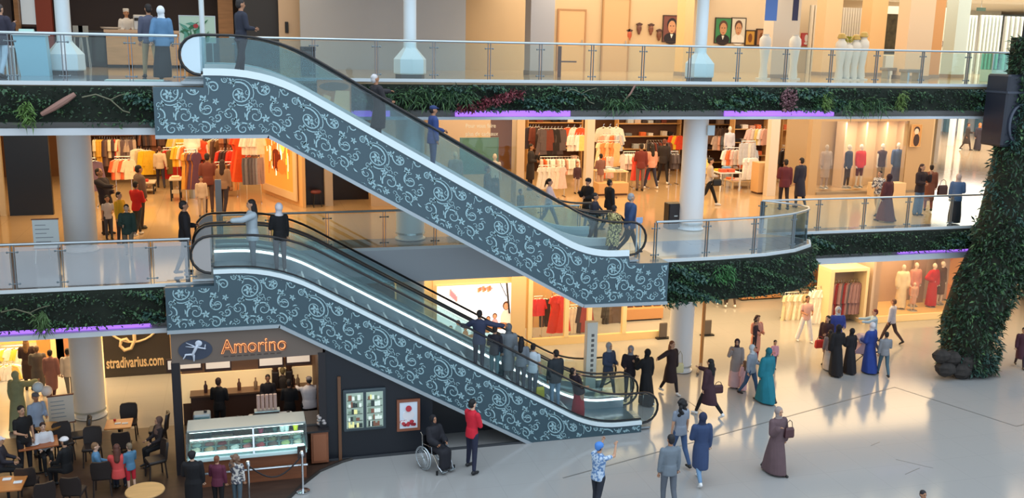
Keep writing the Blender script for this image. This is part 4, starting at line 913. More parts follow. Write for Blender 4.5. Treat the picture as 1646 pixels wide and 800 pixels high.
# ground floor open shop right of the middle windows
random.seed(51)
for (x, y, Y, w_, lb) in ((1030, 505, 11, 1.6, 'low tan display plinth right of the fourth window post'), (1045, 485, 14, 2.0, 'low tan display plinth at the back under the escalator end'), (1215, 500, 13, 2.0, 'low wooden display plinth under the rounded island')):
    q = at_y(x, y, Y); t = thing('display_plinth', lb, 'plinth', (q.x, Y, 0)); b = MB(); b.box(-w_/2, -.4, .06, w_/2, .4, .5, bev=.01); b.build('body', mat((190, 140, 95), .5), t); b = MB(); b.box(-w_/2+.05, -.35, 0, w_/2-.05, .35, .06); b.build('toe_kick', BLACK, t)
    for k in range(4): folded(random.choice([(90, 60, 50), (240, 230, 215), (60, 50, 50)]), (q.x-w_/2+.25+k*.4, Y, .501), 2, 'on the '+' '.join(lb.split()[:4]))
for i, x in enumerate((1066, 1137)):
    q = at_y(x, 530, 8.2); t = thing('security_gate', ('black security gate left', 'black security gate right')[i]+' of the ground floor column at the shop entrance', 'security gate', (q.x, 8.2, 0)); b = MB(); b.box(-.16, -.04, .05, .16, .04, .62, bev=.03); b.build('panel', mat((95, 85, 78), .4), t); b = MB(); b.box(-.26, -.1, 0, .26, .1, .05); b.build('foot', BLACK, t)
q = at_z(1126, 592, 0); t = thing('wood_post', 'slim tan wooden post with an angled foot right of the ground floor column', 'post', (q.x, q.y, 0)); b = MB(); b.tube([(0, 0, 0), (0, 0, 3.0)], .06, 8); b.build('shaft', mat((190, 130, 70), .5), t, True); b = MB(); b.tube([(-.42, -.6, .05), (-.15, -.2, .12), (0, 0, .2)], .05, 6); b.build('foot', mat((150, 130, 110), .5), t)
# hangings at the left side of right part
random.seed(6)
row(['dress'], [(230, 215, 185), (210, 190, 155), (240, 228, 205)], (1262, 472), (1300, 470), 9.6, 9, 'behind the pink topped woman on the ground floor', 0, .4, 1.1, .4, 'clothes rail of cream dresses behind the pink topped woman')
row('dress', [(245, 240, 230), (240, 232, 215)], (1308, 463), (1331, 462), 8.9, 5, 'on the white dress rail at the ground floor right', 0, .2, 1.35, .2, 'clothes rail of long white dresses at the ground floor right')
# framed display with hanging coats
a, c = at_y(1333, 480, 8.3), at_y(1394, 480, 8.3); zt_ = at_y(1360, 437, 8.3).z
t = thing('display_arch', 'cream framed display arch with hanging mauve and maroon coats', 'display frame', (a.x, 8.3, 0)); W = c.x-a.x
b = MB(); b.box(0, 0, 0, .16, .9, zt_); b.build('upright', mat((228, 204, 160), .5), t); b = MB(); b.box(W-.12, 0, 0, W, .9, zt_); b.build('upright', mat((228, 204, 160), .5), t)
b = MB(); b.box(0, 0, zt_, W, .9, zt_+.12); b.build('lintel', mat((232, 210, 168), .5), t); b = MB(); b.box(.16, .85, 0, W-.12, .9, zt_); b.build('back_panel', mat((190, 160, 130), .6), t)
row('coat', [(90, 84, 92), (130, 36, 46), (150, 116, 118), (140, 106, 112), (150, 116, 118)], (1342, 452), (1388, 450), 8.75, 11, 'in the cream display arch', 0, .6, 1.35, .2)
b = MB(); a = at_y(1303, 480, 11.0); b.box(a.x, 11.0, 0, a.x+3.4, 11.1, 4.4); struct(b.build('wall_right_shop', mat((120, 80, 55), .6)))
shelf_unit('dark high shelving of shoes left of the cream display arch', at_y(1310, 420, 10.3).x, at_y(1360, 420, 10.3).x, 10.3, [2.6, 3.1, 3.6], mat((110, 75, 50), .6), .4, 0, 'on the dark high shelving', [(60, 45, 40), (150, 110, 80), (30, 26, 28)], seed=12)
# window wall with mannequins
a, c = at_y(1398, 480, 8.6), at_y(1600, 480, 8.6); GX0, GX1 = a.x, c.x
b = MB(); b.box(GX0, 10.3, 0, GX1+3, 10.4, 4.4); b.box(GX0-.1, 8.4, 0, GX0+.25, 10.3, 4.4); struct(b.build('wall_window_right', mat((206, 182, 162), .6)))
b = MB(); b.box(GX0, 8.3, 0, GX1, 10.3, .3, bev=.02); struct(b.build('trim_8', mat((235, 205, 150), .5)))
b = MB(); b.box(GX0, 8.35, .3, GX1, 8.37, 4.3); tag(b.build('shop_window', glass('win_warm', (252, 248, 244), .02, .99)), 'large ground floor shop window of dressed mannequins at right', 'window')
for i, x in enumerate((1478, 1515)):
    q = at_y(x, 450, 9.9); b = MB(); b.box(q.x-.15, 9.8, .3, q.x+.2, 10.2, 4.3); tag(b.build('window_pier', mat((165, 140, 125), .6)), ('left', 'right')[i]+' grey pier inside the mannequin window, ground floor right', 'pier')
q = at_y(1552, 460, 10.1); t = thing('orange_panel', 'orange brown fashion picture at the right end of the mannequin window', 'poster', (q.x-1.1, 10.1, .3)); b = MB(); b.box(0, 0, 0, 3, .08, 3.9); b.build('panel', mat((196, 110, 50), .6, emit=.25), t)
b = MB(); blob(b, .9, 2.3, .35, .45, -.001, 0); blob(b, .8, 1.2, .9, .7, -.004, 1); blob(b, .75, 2.75, .2, .25, -.012, 2); b.build('printed_figure', [mat((150, 70, 35), .6), mat((215, 150, 80), .6), mat((230, 90, 60), .6)], t)
area('mannequin_light', ((GX0+GX1)/2-1, 9.0, 4.2), 6, 420, (1, .86, .66), sy=.8)
# shop beyond the green pillar
b = MB(); b.box(GX1+3, 7.5, 0, 60, 7.6, 4.4); struct(b.build('wall_far_right', mat((240, 205, 140), .6)))
# ================================================================== TOP GALLERY
def w2(name, x0, x1, Y, m, yz=100, t=.2): a, c = at_y(x0, yz, Y), at_y(x1, yz, Y); return wall(name, a.x, c.x, Y, F2, 13.2, m, t)
DB = mat((58, 48, 50), .6); WD2 = mat((168, 128, 90), .55, var=.2, scale=1.5, kind='wood')
w2('wall_cafe_back', -60, 395, 15.5, DB); w2('wall_dark_doors', 392, 452, 13.6, mat((52, 56, 64), .5)); w2('wall_cream_strip', 450, 505, 13.3, mat((222, 200, 175), .7)); w2('wall_gallery_pale', 484, 748, 12.6, PALE)
w2('wall_gallery_tan', 745, 1095, 14.4, TAN); w2('wall_gallery_art', 1090, 1236, 15.5, CREAM); w2('wall_gallery_right', 1210, 1470, 20, CREAM); w2('wall_gallery_end', 1440, 1600, 26, mat((225, 225, 215), .6)); w2('wall_gallery_far', 1590, 1740, 30, mat((215, 225, 220), .6))
for i, (x0, x1, Y, m) in enumerate(((0, 22, 14.5, mat((90, 80, 82), .6)), (26, 33, 13.9, WD2), (60, 86, 14.2, mat((150, 70, 55), .6)), (352, 376, 14.2, WD2))):
    a, c = at_y(x0, 60, Y), at_y(x1, 60, Y); b = MB(); b.box(a.x, Y, F2, c.x, Y+.3, 13.2); tag(b.build('cafe_pillar', m), ('grey', 'narrow timber', 'reddish', 'broad timber')[i]+' wall pillar at the back of the top floor cafe', 'pillar')
a, c = at_y(31, 20, 14.4), at_y(72, 20, 14.4); frame_panel('menu_board', 'dark framed pale menu board at the left back of the top floor cafe', 'menu board', (a.x, 14.3), (c.x, 14.3), at_y(50, 43, 14.4).z, 12.9, .08, mat((70, 50, 45), .5), mat((200, 215, 225), .5, emit=.35))
# cafe counter of the top floor
a, c = at_y(172, 90, 11.5), at_y(300, 90, 11.5); t = thing('wooden_counter', 'pale wooden cafe counter in front of the chef on the top floor', 'counter', (a.x, 11.5, F2)); W = c.x-a.x
b = MB(); b.box(0, 0, .1, W, .7, 1.15, bev=.01); b.build('front_panel', mat((205, 170, 130), .5, var=.12, scale=2, kind='wood'), t); b = MB(); b.box(-.05, -.06, 1.15, W+.05, .75, 1.25, bev=.01); b.build('worktop', mat((200, 180, 160), .4), t); b = MB(); b.box(0, .03, 0, W, .66, .1); b.build('toe_kick', BLACK, t)
q = at_y(178, 40, 11.8); o = MB().lathe(0, 0, [(.12, 0), (.3, .03), (.34, .08), (.3, .08), (.1, .03)], 20).build('serving_dish', WHITE, None, True); o.location = (q.x, 11.75, F2+1.252); tag(o, 'white serving dish on the counter in front of the chef', 'dish')
q = at_y(230, 30, 11.9); t = thing('coffee_machine', 'pale steel coffee machine on the top floor cafe counter', 'coffee machine', (q.x, 11.9, F2+1.252)); b = MB(); b.box(-.3, -.22, 0, .3, .22, .5, bev=.03); b.build('body', mat((200, 205, 210), .4, .4), t); b = MB(); b.box(-.26, -.26, .3, .26, -.2, .4, bev=.01); b.build('control_panel', BLACK, t)
a, c = at_y(131, 90, 12.2), at_y(172, 90, 12.2); t = thing('drinks_fridge', 'dark counter fridge left of the wooden cafe counter', 'fridge', (a.x, 12.2, F2)); W = c.x-a.x; b = MB(); b.box(0, 0, 0, W, .7, 1.2, bev=.02); b.build('body', mat((52, 58, 66), .4), t)
for k in range(2): b = MB(); b.box(.05+k*W/2, -.03, .15, W/2-.05+k*W/2, 0, 1.1); b.build('door', mat((70, 84, 92), .25), t)
for k in range(2):
    q = at_y(124+k*9, 45, 11.2); t = thing('bar_stool', ('left', 'right')[k]+' grey bar stool before the dark counter fridge', 'stool', (q.x, 11.2, F2)); b = MB(); b.lathe(0, 0, [(.15, .98), (.17, 1.0), (.15, 1.03)], 12); b.box(-.15, .1, 1.03, .15, .14, 1.35); b.build('seat', mat((150, 160, 165), .5), t)
    for s1 in (-1, 1):
        for s2 in (-1, 1): b = MB(); b.tube([(s1*.1, s2*.1, .98), (s1*.16, s2*.16, 0)], .014, 5); b.build('leg', STEEL, t)
# bluish kiosk stand and lectern by the left column
q = at_z(54, 120, F2); t = thing('reception_desk', 'pale blue panelled desk left of the slim white column on the top gallery', 'desk', (at_y(54, 90, 4.0).x, 4.0, F2)); b = MB(); b.prism([(-.42, 1.02), (.34, 1.02), (.38, 0), (-.3, 0)], -.2, .25); b.build('body', mat((150, 195, 212), .4), t); b = MB(); b.box(-.46, -.24, 1.02, .38, .3, 1.07, bev=.01); b.build('top', mat((215, 235, 235), .4), t)
b = MB(); b.box(-.3, -.05, 1.07, .05, .12, 1.18, bev=.02); o = b.build('desk_tray', mat((190, 225, 215), .5)); o.location = t.location; o.location.z += .001; tag(o, 'pale green tray on the pale blue desk', 'tray')
t2 = table('small cafe table with chrome frame at the far left of the top gallery', at_y(8, 90, 4.2).x, at_y(28, 90, 4.2).x, 4.0, 4.6, F2, .75, WHITE, STEEL, 'cafe_table')
# plant poster
a, c = at_y(287, 30, 5.2), at_y(346, 30, 5.2)
def plantart(p, W, H, y):
    b = MB(); random.seed(9)
    for k in range(26):
        x, z, an = W*random.uniform(.15, .85), H*random.uniform(.1, .7), random.uniform(0, PI); l, w_ = .22*random.uniform(.6, 1.2), .045
        ca, sa = math.cos(an), math.sin(an); b.prism([(x-l*ca, z-l*sa), (x+w_*sa, z-w_*ca), (x+l*ca, z+l*sa), (x-w_*sa, z+w_*ca)], y-.004-.001*k, y, k % 2)
    blob(b, W*.46, H*.62, .07, .06, y-.04, 2); b.build('printed_leaves', [mat((60, 120, 80), .5), mat((100, 165, 140), .5), mat((190, 60, 60), .5)], p)
pt_ = frame_panel('plant_poster', 'pale green poster of leaves and a red flower behind the escalator top', 'poster', (a.x, 5.2), (c.x, 5.2), F2+.9, 11.35, .02, WHITE, mat((205, 225, 200), .5), extra=plantart)
for x_ in (.1, c.x-a.x-.1): b = MB(); b.tube([(x_, 0, -.9), (x_, 0, .02)], .02, 6); b.tube([(x_, -.15, -.89), (x_, .15, -.89)], .018, 6); b.build('leg', STEEL, pt_)
q = at_y(324, 20, 4.4); b = MB(); b.lathe(0, 0, [(.13, 0), (.13, .04), (.07, .05), (.07, 3.4)], 16); o = b.build('slender_pole', COLB, None, True); o.location = (q.x, 4.4, F2); tag(o, 'slender white pole in front of the leaf poster', 'pole')
# white bench like platform behind the hijab woman
q = at_z(262, 128, F2); b = MB(); b.box(-.75, 0, 0, .55, .5, .035); o = b.build('floor_mat', mat((190, 210, 205), .5)); o.location = (-2.2, .9, F2+.001); tag(o, 'pale floor hatch plate at the top landing edge', 'plate')
# bin
def bin_(label, x, y, z, w_, h, m, m2):
    t = thing('waste_bin', label, 'bin', (x, y, z)); b = MB(); b.box(-w_/2, -w_/2, 0, w_/2, w_/2, h*.85, bev=.02); b.build('body', m, t); b = MB(); b.box(-w_/2-.01, -w_/2-.01, h*.85, w_/2+.01, w_/2+.01, h, bev=.02); b.build('lid', m2, t); b = MB(); b.box(-w_*.3, -w_/2-.015, h*.88, w_*.3, -w_/2-.008, h*.96); b.build('slot', BLACK, t); return t
bin_('dark grey waste bin at the left end of the pale top gallery wall', at_y(495, 90, 6.2).x, 6.2, F2, .42, .85, mat((72, 72, 76), .5), mat((58, 56, 60), .5))
b = MB(); q = at_y(489, 38, 13.2); b.lathe(0, 0, [(.13, 0), (.13, .02)], 20); o = b.build('wall_sign_disc', mat((235, 225, 222), .5)); o.rotation_euler = (PI/2, 0, 0); o.location = (q.x, 13.28, q.z); tag(o, 'round pale notice disc on the cream wall strip', 'sign')
b = MB(); q = at_y(461, 44, 13.2); b.box(-.06, -.05, -.2, .06, 0, .2, bev=.01); o = b.build('door_intercom', BLACK); o.location = (q.x, 13.28, q.z); tag(o, 'black intercom box beside the dark doors on the top gallery', 'intercom')
# square pillars of the gallery
for i, (x0, x1, Y, m) in enumerate(((852, 890, 9.0, mat((205, 200, 200), .6)), (1098, 1112, 9.5, mat((240, 200, 140), .6)), (1240, 1282, 8.0, mat((222, 205, 185), .6)), (1322, 1348, 12, mat((238, 205, 160), .6)), (1395, 1420, 12, mat((240, 200, 145), .6)), (1456, 1496, 8.5, mat((236, 205, 170), .6)), (1496, 1512, 10.2, mat((215, 160, 105), .6)), (1532, 1552, 11, mat((210, 228, 225), .5)))):
    a, c = at_y(x0, 90, Y), at_y(x1, 90, Y); t = thing('square_pillar', ('pale square pillar left of the tan door panels', 'narrow glowing pillar behind the right slim column', 'broad cream pillar between the two blue banners', 'cream pillar left of the tall vases', 'cream pillar right of the tall vases', 'broad cream pillar right of the dark green doorway', 'narrow tan pillar beside the broad cream pillar', 'pale glassy pillar near the right end of the gallery')[i], 'pillar', ((a.x+c.x)/2, Y, F2)); W = (c.x-a.x)/2
    b = MB(); b.box(-W, 0, 0, W, .7, 3.5); b.build('shaft', m, t); b = MB(); b.box(-W-.02, -.02, .0, W+.02, .72, .14); b.build('base', mat((165, 150, 135), .5), t)
# door outline and rail on the tan wall
def door(label, x0, x1, Y, h, m, fm):
    a, c = at_y(x0, 90, Y), at_y(x1, 90, Y); t = thing('gallery_door', label, 'door', (a.x, Y, F2)); W = c.x-a.x
    b = MB(); b.box(-.06, -.04, 0, 0, .05, h); b.box(W, -.04, 0, W+.06, .05, h); b.box(-.06, -.04, h, W+.06, .05, h+.06); b.build('frame', fm, t); b = MB(); b.box(0, -.02, 0, W, .04, h); l = b.build('leaf', m, t); b = MB(); b.tube([(W*.9, -.07, 1.0), (W*.9, -.07, 1.25)], .015, 6); b.build('handle', STEEL, l)
door('tall tan flush door right of the pale square pillar', 968, 1008, 14.33, 2.9, mat((212, 172, 125), .6), mat((180, 140, 95), .6))
door('wide tan flush door behind the railing, middle of the gallery', 897, 938, 14.33, 2.4, mat((216, 178, 130), .6), mat((178, 135, 95), .6))
q = at_y(899, 95, 7.0); t = thing('slim_stand', 'slim brown display stand with a crossbar on the top gallery', 'stand', (q.x, 7, F2)); b = MB(); b.box(-.04, -.04, 0, .06, .04, 1.0); b.build('post', mat((110, 70, 55), .5), t); b = MB(); b.box(.06, -.02, .48, .6, .02, .53); b.build('crossbar', mat((120, 90, 75), .5), t)
# masks
for i, (x, y, c_) in enumerate(((1012, 57, (190, 90, 60)), (1028, 47, (110, 70, 60)), (1047, 48, (130, 80, 60)), (1060, 57, (120, 75, 55)))):
    q = at_y(x, y, 14.3); t = thing('carved_mask', ('first', 'second', 'third', 'fourth')[i]+' small carved mask from the left on the gallery wall', 'mask', (q.x, 14.34, q.z-.25)); b = MB(); b.ell((0, 0, .28), .11, .08, .17, 12, 8); b.cap((0, 0, .08), (0, 0, .18), .05, .07); b.build('face', mat(c_, .6), t, True)
    b = MB(); b.prism([(-.15, .46), (-.08, .40), (.08, .40), (.15, .46), (0, .52)], -.05, .03); b.build('crest', mat((80, 50, 45), .6), t)
    b = MB(); b.ell((-.04, -.075, .31), .018, .012, .01, 6, 4); b.ell((.04, -.075, .31), .018, .012, .01, 6, 4); b.build('eyes', BLACK, t)
def portrait(kind):
    def f(p, W, H, y):
        b = MB(); ms = [mat((30, 26, 34), .6), mat((205, 150, 110), .6), mat((240, 235, 225), .6), mat((90, 60, 50), .6), mat((150, 40, 50), .6)]
        blob(b, W*.5, H*.14, W*.42, H*.22, y, 0 if kind != 2 else 2); blob(b, W*.5, H*.66, W*.26, H*.24, y-.004, 3 if kind != 0 else 0); blob(b, W*.5, H*.56, W*.21, H*.24, y-.010, 1 if kind != 1 else 1)
        b.prism([(W*.42, H*.3), (W*.5, H*.14), (W*.58, H*.3)], y-.014, y, 2)
        for s in (-1, 1): blob(b, W*.5+s*W*.08, H*.6, W*.035, H*.016, y-.016, 0)
        b.prism([(W*.48, H*.58), (W*.54, H*.47), (W*.47, H*.47)], y-.015, y, 3); blob(b, W*.5, H*.41, W*.06, H*.014, y-.016, 4)
        b.build('painted_sitter', ms, p)
    return f
for i, (x0, x1, y0_, y1_, bg, lb) in enumerate(((1066, 1093, 24, 68, (120, 70, 62), 'framed painted portrait of a dark haired man in a suit, right of the masks'), (1150, 1174, 28, 70, (60, 140, 90), 'green background painted portrait, left of the pair'), (1176, 1197, 28, 70, (220, 215, 200), 'pale painted portrait, right of the pair'))):
    Y = 14.37 if i == 0 else 15.47; a, c = at_y(x0, y0_, Y), at_y(x1, y1_, Y); frame_panel('painting', lb, 'painting', (a.x, Y), (c.x, Y), c.z, a.z, .035, mat((60, 45, 40), .5), mat(bg, .6), extra=portrait(i))
for i, (x0, x1, y0_, y1_) in enumerate(((1198, 1213, 48, 74), (1216, 1231, 46, 74))):
    Y = 15.47; a, c = at_y(x0, y0_, Y), at_y(x1, y1_, Y); frame_panel('painting', ('small golden abstract painting in a dark frame', 'small brown abstract painting behind the left tall vase')[i], 'painting', (a.x, Y), (c.x, Y), c.z, a.z, .05, mat((60, 42, 32), .5), mat(((200, 150, 60), (170, 120, 80))[i], .6), extra=lambda p, W, H, y: (lambda b: (blob(b, W*.5, H*.5, W*.2, H*.28, y, 0), b.build('painted_shape', mat((120, 70, 30), .6), p)))(MB()))
a, c = at_y(1288, 53, 16.07), at_y(1303, 74, 16.07); frame_panel('painting', 'small red poster with white shapes left of the tall vases', 'painting', (a.x, 16.07), (c.x, 16.07), c.z, a.z, .02, mat((190, 60, 60), .5), mat((205, 90, 95), .6), extra=lambda p, W, H, y: (lambda b: (blob(b, W*.5, H*.6, W*.16, H*.3, y, 0), blob(b, W*.5, H*.2, W*.2, H*.1, y, 0), b.build('painted_shape', mat((240, 235, 235), .6), p)))(MB()))
wall('wall_art_niche', at_y(1280, 90, 16.1).x, at_y(1322, 90, 16.1).x, 16.1, F2, 13.2, CREAM)
for i, x in enumerate((1233, 1271)):
    q = at_y(x, 60, 6.4); z_ = at_y(x, 52, 6.4).z
# vases
def vase(label, x, Y, h, m, prof):
    q = at_y(x, 100, Y); t = thing('floor_vase', label, 'vase', (q.x, Y, F2)); b = MB(); b.lathe(0, 0, [(r*.78, z*h) for r, z in prof], 20); b.build('body', m, t, True); b = MB(); b.lathe(0, 0, [(.26, 0), (.26, .05)], 20); b.build('base', m, t); return t
VP = [(.18, .03), (.2, .08), (.15, .3), (.2, .55), (.27, .8), (.25, .9), (.14, .97), (.17, 1.0)]
CM = mat((236, 228, 215), .5)
vase('tall cream floor vase left of the broad cream pillar', 1228, 7.0, 1.55, CM, VP); vase('tall cream floor vase right of the broad cream pillar', 1276, 7.0, 1.55, CM, VP)
for i, (x, h) in enumerate(((1350, 1.45), (1361, 1.3), (1373, 1.42), (1385, 1.52))):
    v = vase(('first', 'second', 'third', 'fourth')[i]+' tall white floor vase from the left in the row of four', x, 7.2, h, CM, VP)
    if i != 1: b = MB(); b.lathe(0, 0, [(.12, h), (.17, h+.02), (.12, h+.16), (.05, h+.2)], 12); b.build('gilded_lid', mat((190, 160, 90), .4, .3), v, True)
    else:
        b = MB()
        for k in range(60): leaf(b, (random.uniform(-.1, .1), random.uniform(-.1, .1), h+random.uniform(0, .2)), Vector((random.uniform(-1, 1), random.uniform(-1, 1), .6)), Vector((0, 0, 1)), .12, .03, 0)
        b.build('flowers', mat((190, 185, 70), .6), v, recalc=False)
# slat screens
def slats(label, x0, x1, y0_, Y, n, m):
    a, c = at_y(x0, y0_, Y), at_y(x1, 100, Y); t = thing('slat_screen', label, 'slat screen', (a.x, Y, F2)); W = c.x-a.x; H = a.z-F2
    b = MB()
    for k in range(n): x = W*(k+.5)/n; b.box(x-.05, -.12, 0, x+.05, 0, H)
    b.build('slats', m, t); b = MB(); b.box(0, 0, 0, W, .03, H); b.build('backing', mat((165, 160, 150), .7), t)
SLM = mat((228, 220, 205), .6); SLG = mat((226, 234, 226), .6)
slats('cream vertical slat screen behind the four tall vases', 1345, 1392, 12, 15, 14, SLM); slats('narrow slat screen left of the cream pillar', 1303, 1320, 8, 15, 5, SLM)
slats('pale slat screen at the right end, left part', 1545, 1562, 24, 18, 5, SLG); slats('pale slat screen at the right end, middle part', 1576, 1602, 24, 18, 6, SLG); slats('pale slat screen at the right end, right part', 1616, 1690, 26, 18, 11, SLG)
# doorways
for i, (x0, x1, y0_, m, lb) in enumerate(((1391, 1402, 16, mat((58, 48, 42), .5), 'dark narrow doorway right of the vases'), (1424, 1452, 22, mat((72, 66, 50), .9, var=.4, scale=4), 'dark green planted doorway panel between the cream pillars'))):
    a, c = at_y(x0, y0_, 13.4), at_y(x1, 110, 13.4); t = thing('dark_doorway', lb, 'doorway', (a.x, 13.4, F2)); b = MB(); b.box(0, 0, .9 if i else 0, c.x-a.x, .1, a.z-F2); b.build('panel', m, t)
    b = MB(); b.box(-.05, -.05, 0, 0, .1, a.z-F2+.06); b.box(c.x-a.x, -.05, 0, c.x-a.x+.05, .1, a.z-F2+.06); b.build('frame', mat((200, 180, 150), .5), t)
    if i: b = MB(); b.box(0, -.3, 0, c.x-a.x, .1, .85); b.build('white_base', WHITE, t)
# benches
for i, (x0, x1, Y) in enumerate(((1233, 1262, 10), (1420, 1450, 9.2), (1452, 1478, 6.9))):
    a, c = at_y(x0, 110, Y), at_y(x1, 110, Y); t = thing('low_bench', ('low grey bench behind the left tall vase', 'low dark bench in front of the planted doorway', 'low grey bench at the broad cream pillar foot')[i], 'bench', ((a.x+c.x)/2, Y, F2)); W = (c.x-a.x)/2; b = MB(); b.box(-W, -.25, .3, W, .25, .42, bev=.02); b.build('seat', mat((150, 140, 128), .5), t)
    for s in (-1, 1): b = MB(); b.box(s*W*.7-.04, -.2, 0, s*W*.7+.04, .2, .3); b.build('leg', STEEL, t)
# blue hanging banners
for i, (x0, x1, y1_, c_) in enumerate(((1229, 1248, 33, (92, 120, 175)), (1273, 1282, 33, (60, 50, 70)))):
    a, c = at_y(x0, y1_, 4.6), at_y(x1, y1_, 4.6); t = thing('hanging_banner', ('blue fabric banner hanging left of the broad cream pillar', 'dark banner hanging right of the broad cream pillar')[i], 'banner', (a.x, 4.6, a.z)); b = MB(); b.box(0, -.01, 0, c.x-a.x, .01, 13.0-a.z); b.build('cloth', mat(c_, .7), t); b = MB(); b.tube([(-.05, 0, 13.0-a.z), (c.x-a.x+.05, 0, 13.0-a.z)], .03, 6); b.build('rod', STEEL, t)
# glass counter, thermostat, sign at the far right
a, c = at_y(1596, 100, 6.5), at_y(1700, 100, 6.5); t = thing('glass_counter', 'greenish glass showcase counter at the right end of the top gallery', 'counter', (a.x, 6.5, F2)); W = c.x-a.x
b = MB(); b.box(0, 0, 0, W, .6, .45, bev=.01); b.build('plinth', mat((190, 225, 215), .4), t); b = MB(); b.box(0, 0, .45, W, .6, 1.05); b.build('glass_case', glass('green_glass', (170, 225, 215), .12), t); b = MB(); b.box(-.05, -.05, 1.05, W, .65, 1.1); b.build('top', mat((130, 180, 170), .3), t)
for k in range(4): b = MB(); b.box(k*W/3-.02, -.02, .45, k*W/3+.02, .02, 1.05); b.build('post', STEEL, t)
q = at_y(1515, 70, 10.1); t = thing('wall_switch', 'small dark square switch plate on the pale wall near the gallery right end', 'switch', (q.x, 17.9, at_y(1515, 70, 17.9).z)); t.location.x = at_y(1515, 70, 17.9).x; b = MB(); b.box(-.18, 0, -.1, .0, .05, .1, bev=.01); b.build('plate', mat((225, 220, 205), .5), t); b = MB(); b.box(-.0, 0, -.12, .22, .06, .12, bev=.01); b.build('screen', mat((90, 60, 55), .4), t)
wall('wall_gallery_stub', at_y(1500, 90, 18).x, at_y(1540, 90, 18).x, 18, F2, 12.9, mat((222, 215, 195), .6))
q = at_y(1577, 15, 16); t = thing('exit_sign', 'small hanging sign under the ceiling at the gallery right end', 'sign', (q.x, 16, q.z)); b = MB(); b.box(-.25, -.03, -.08, .25, .03, .08, bev=.01); b.build('panel', mat((70, 100, 90), .5), t); b = MB(); b.tube([(0, 0, .08), (0, 0, 13.2-q.z)], .01, 5); b.build('rod', STEEL, t)
# ------------------------------------------------------------------ figures
SK = [(196, 148, 118), (172, 122, 92), (222, 180, 152), (140, 96, 70)]
TMP = bpy.data.scenes.new('workbench')
def remesh(b, vox, sm=2):
    me = bpy.data.meshes.new('t'); me.from_pydata(b.v, [], b.f); o = bpy.data.objects.new('t', me); TMP.collection.objects.link(o)
    r = o.modifiers.new('r', 'REMESH'); r.mode = 'VOXEL'; r.voxel_size = vox; r.use_smooth_shade = True
    s = o.modifiers.new('s', 'SMOOTH'); s.iterations = sm; s.factor = .5
        
    with bpy.context.temp_override(scene=TMP, view_layer=TMP.view_layers[0]):
        dg = bpy.context.evaluated_depsgraph_get(); dg.update()
    out = bpy.data.meshes.new_from_object(o.evaluated_get(dg)); bpy.data.objects.remove(o); bpy.data.meshes.remove(me); return out
def wrap(name, b, vox, m, parent, extra=None, sm=2):
    me = remesh(b, vox, sm); me.materials.clear()
    ms = m if isinstance(m, list) else [m]
    for q in ms: me.materials.append(q)
    if extra:
        bm = bmesh.new(); bm.from_mesh(me); 
        for f in bm.faces: f.material_index = 0
        n0 = len(bm.faces); em = bpy.data.meshes.new('e'); em.from_pydata(extra.v, [], extra.f); em.polygons.foreach_set('material_index', extra.m); em.polygons.foreach_set('use_smooth', [True]*len(extra.f)); bm.from_mesh(em); bm.to_mesh(me); bm.free(); bpy.data.meshes.remove(em)
    me.polygons.foreach_set('use_smooth', [True]*len(me.polygons))
    o = bpy.data.objects.new(name, me); COL.objects.link(o); o.parent = parent; return o
# arms: (upper dir, fore dir) for left(+x side when facing -y => person's left) and right
ARMS = {
 'down': ((.14, -.02, -1), (.04, -.14, -1)), 'swingf': ((.12, -.42, -1), (.05, -.75, -1)), 'swingb': ((.14, .42, -1), (.10, .18, -1)),
 'hold': ((.16, -.12, -1), (-.45, -1, -.05)), 'phone': ((.16, -.30, -1), (-.25, -.75, .75)), 'face': ((.25, -.55, -.8), (-.35, -.35, 1)),
 'rail': ((.75, -.35, -.6), (.6, -.75, -.1)), 'reach': ((.15, -1, -.35), (.05, -1, .02)), 'up': ((.2, -.95, .0), (-.2, -.45, 1)),
 'hip': ((.6, .15, -1), (-.75, -.35, -.35)), 'out': ((1, -.1, -.25), (1, -.25, -.12)), 'cross': ((.12, -.25, -1), (-1, -.55, .10)), 'lap': ((.12, -.35, -1), (-.25, -1, -.25)), 'back': ((.2, .45, -1), (-.45, .4, -.6))}
LEGS = {'stand': ((2, 3), (-2, 3)), 'walk': ((19, 6), (-14, 18)), 'walk2': ((-15, 19), (18, 5)), 'stride': ((25, 5), (-20, 24)), 'sit': ((84, 86), (84, 84)), 'step': ((6, 10), (-10, 14)), 'lean': ((-3, 2), (12, 28)), 'wide': ((8, 4), (-8, 4))}
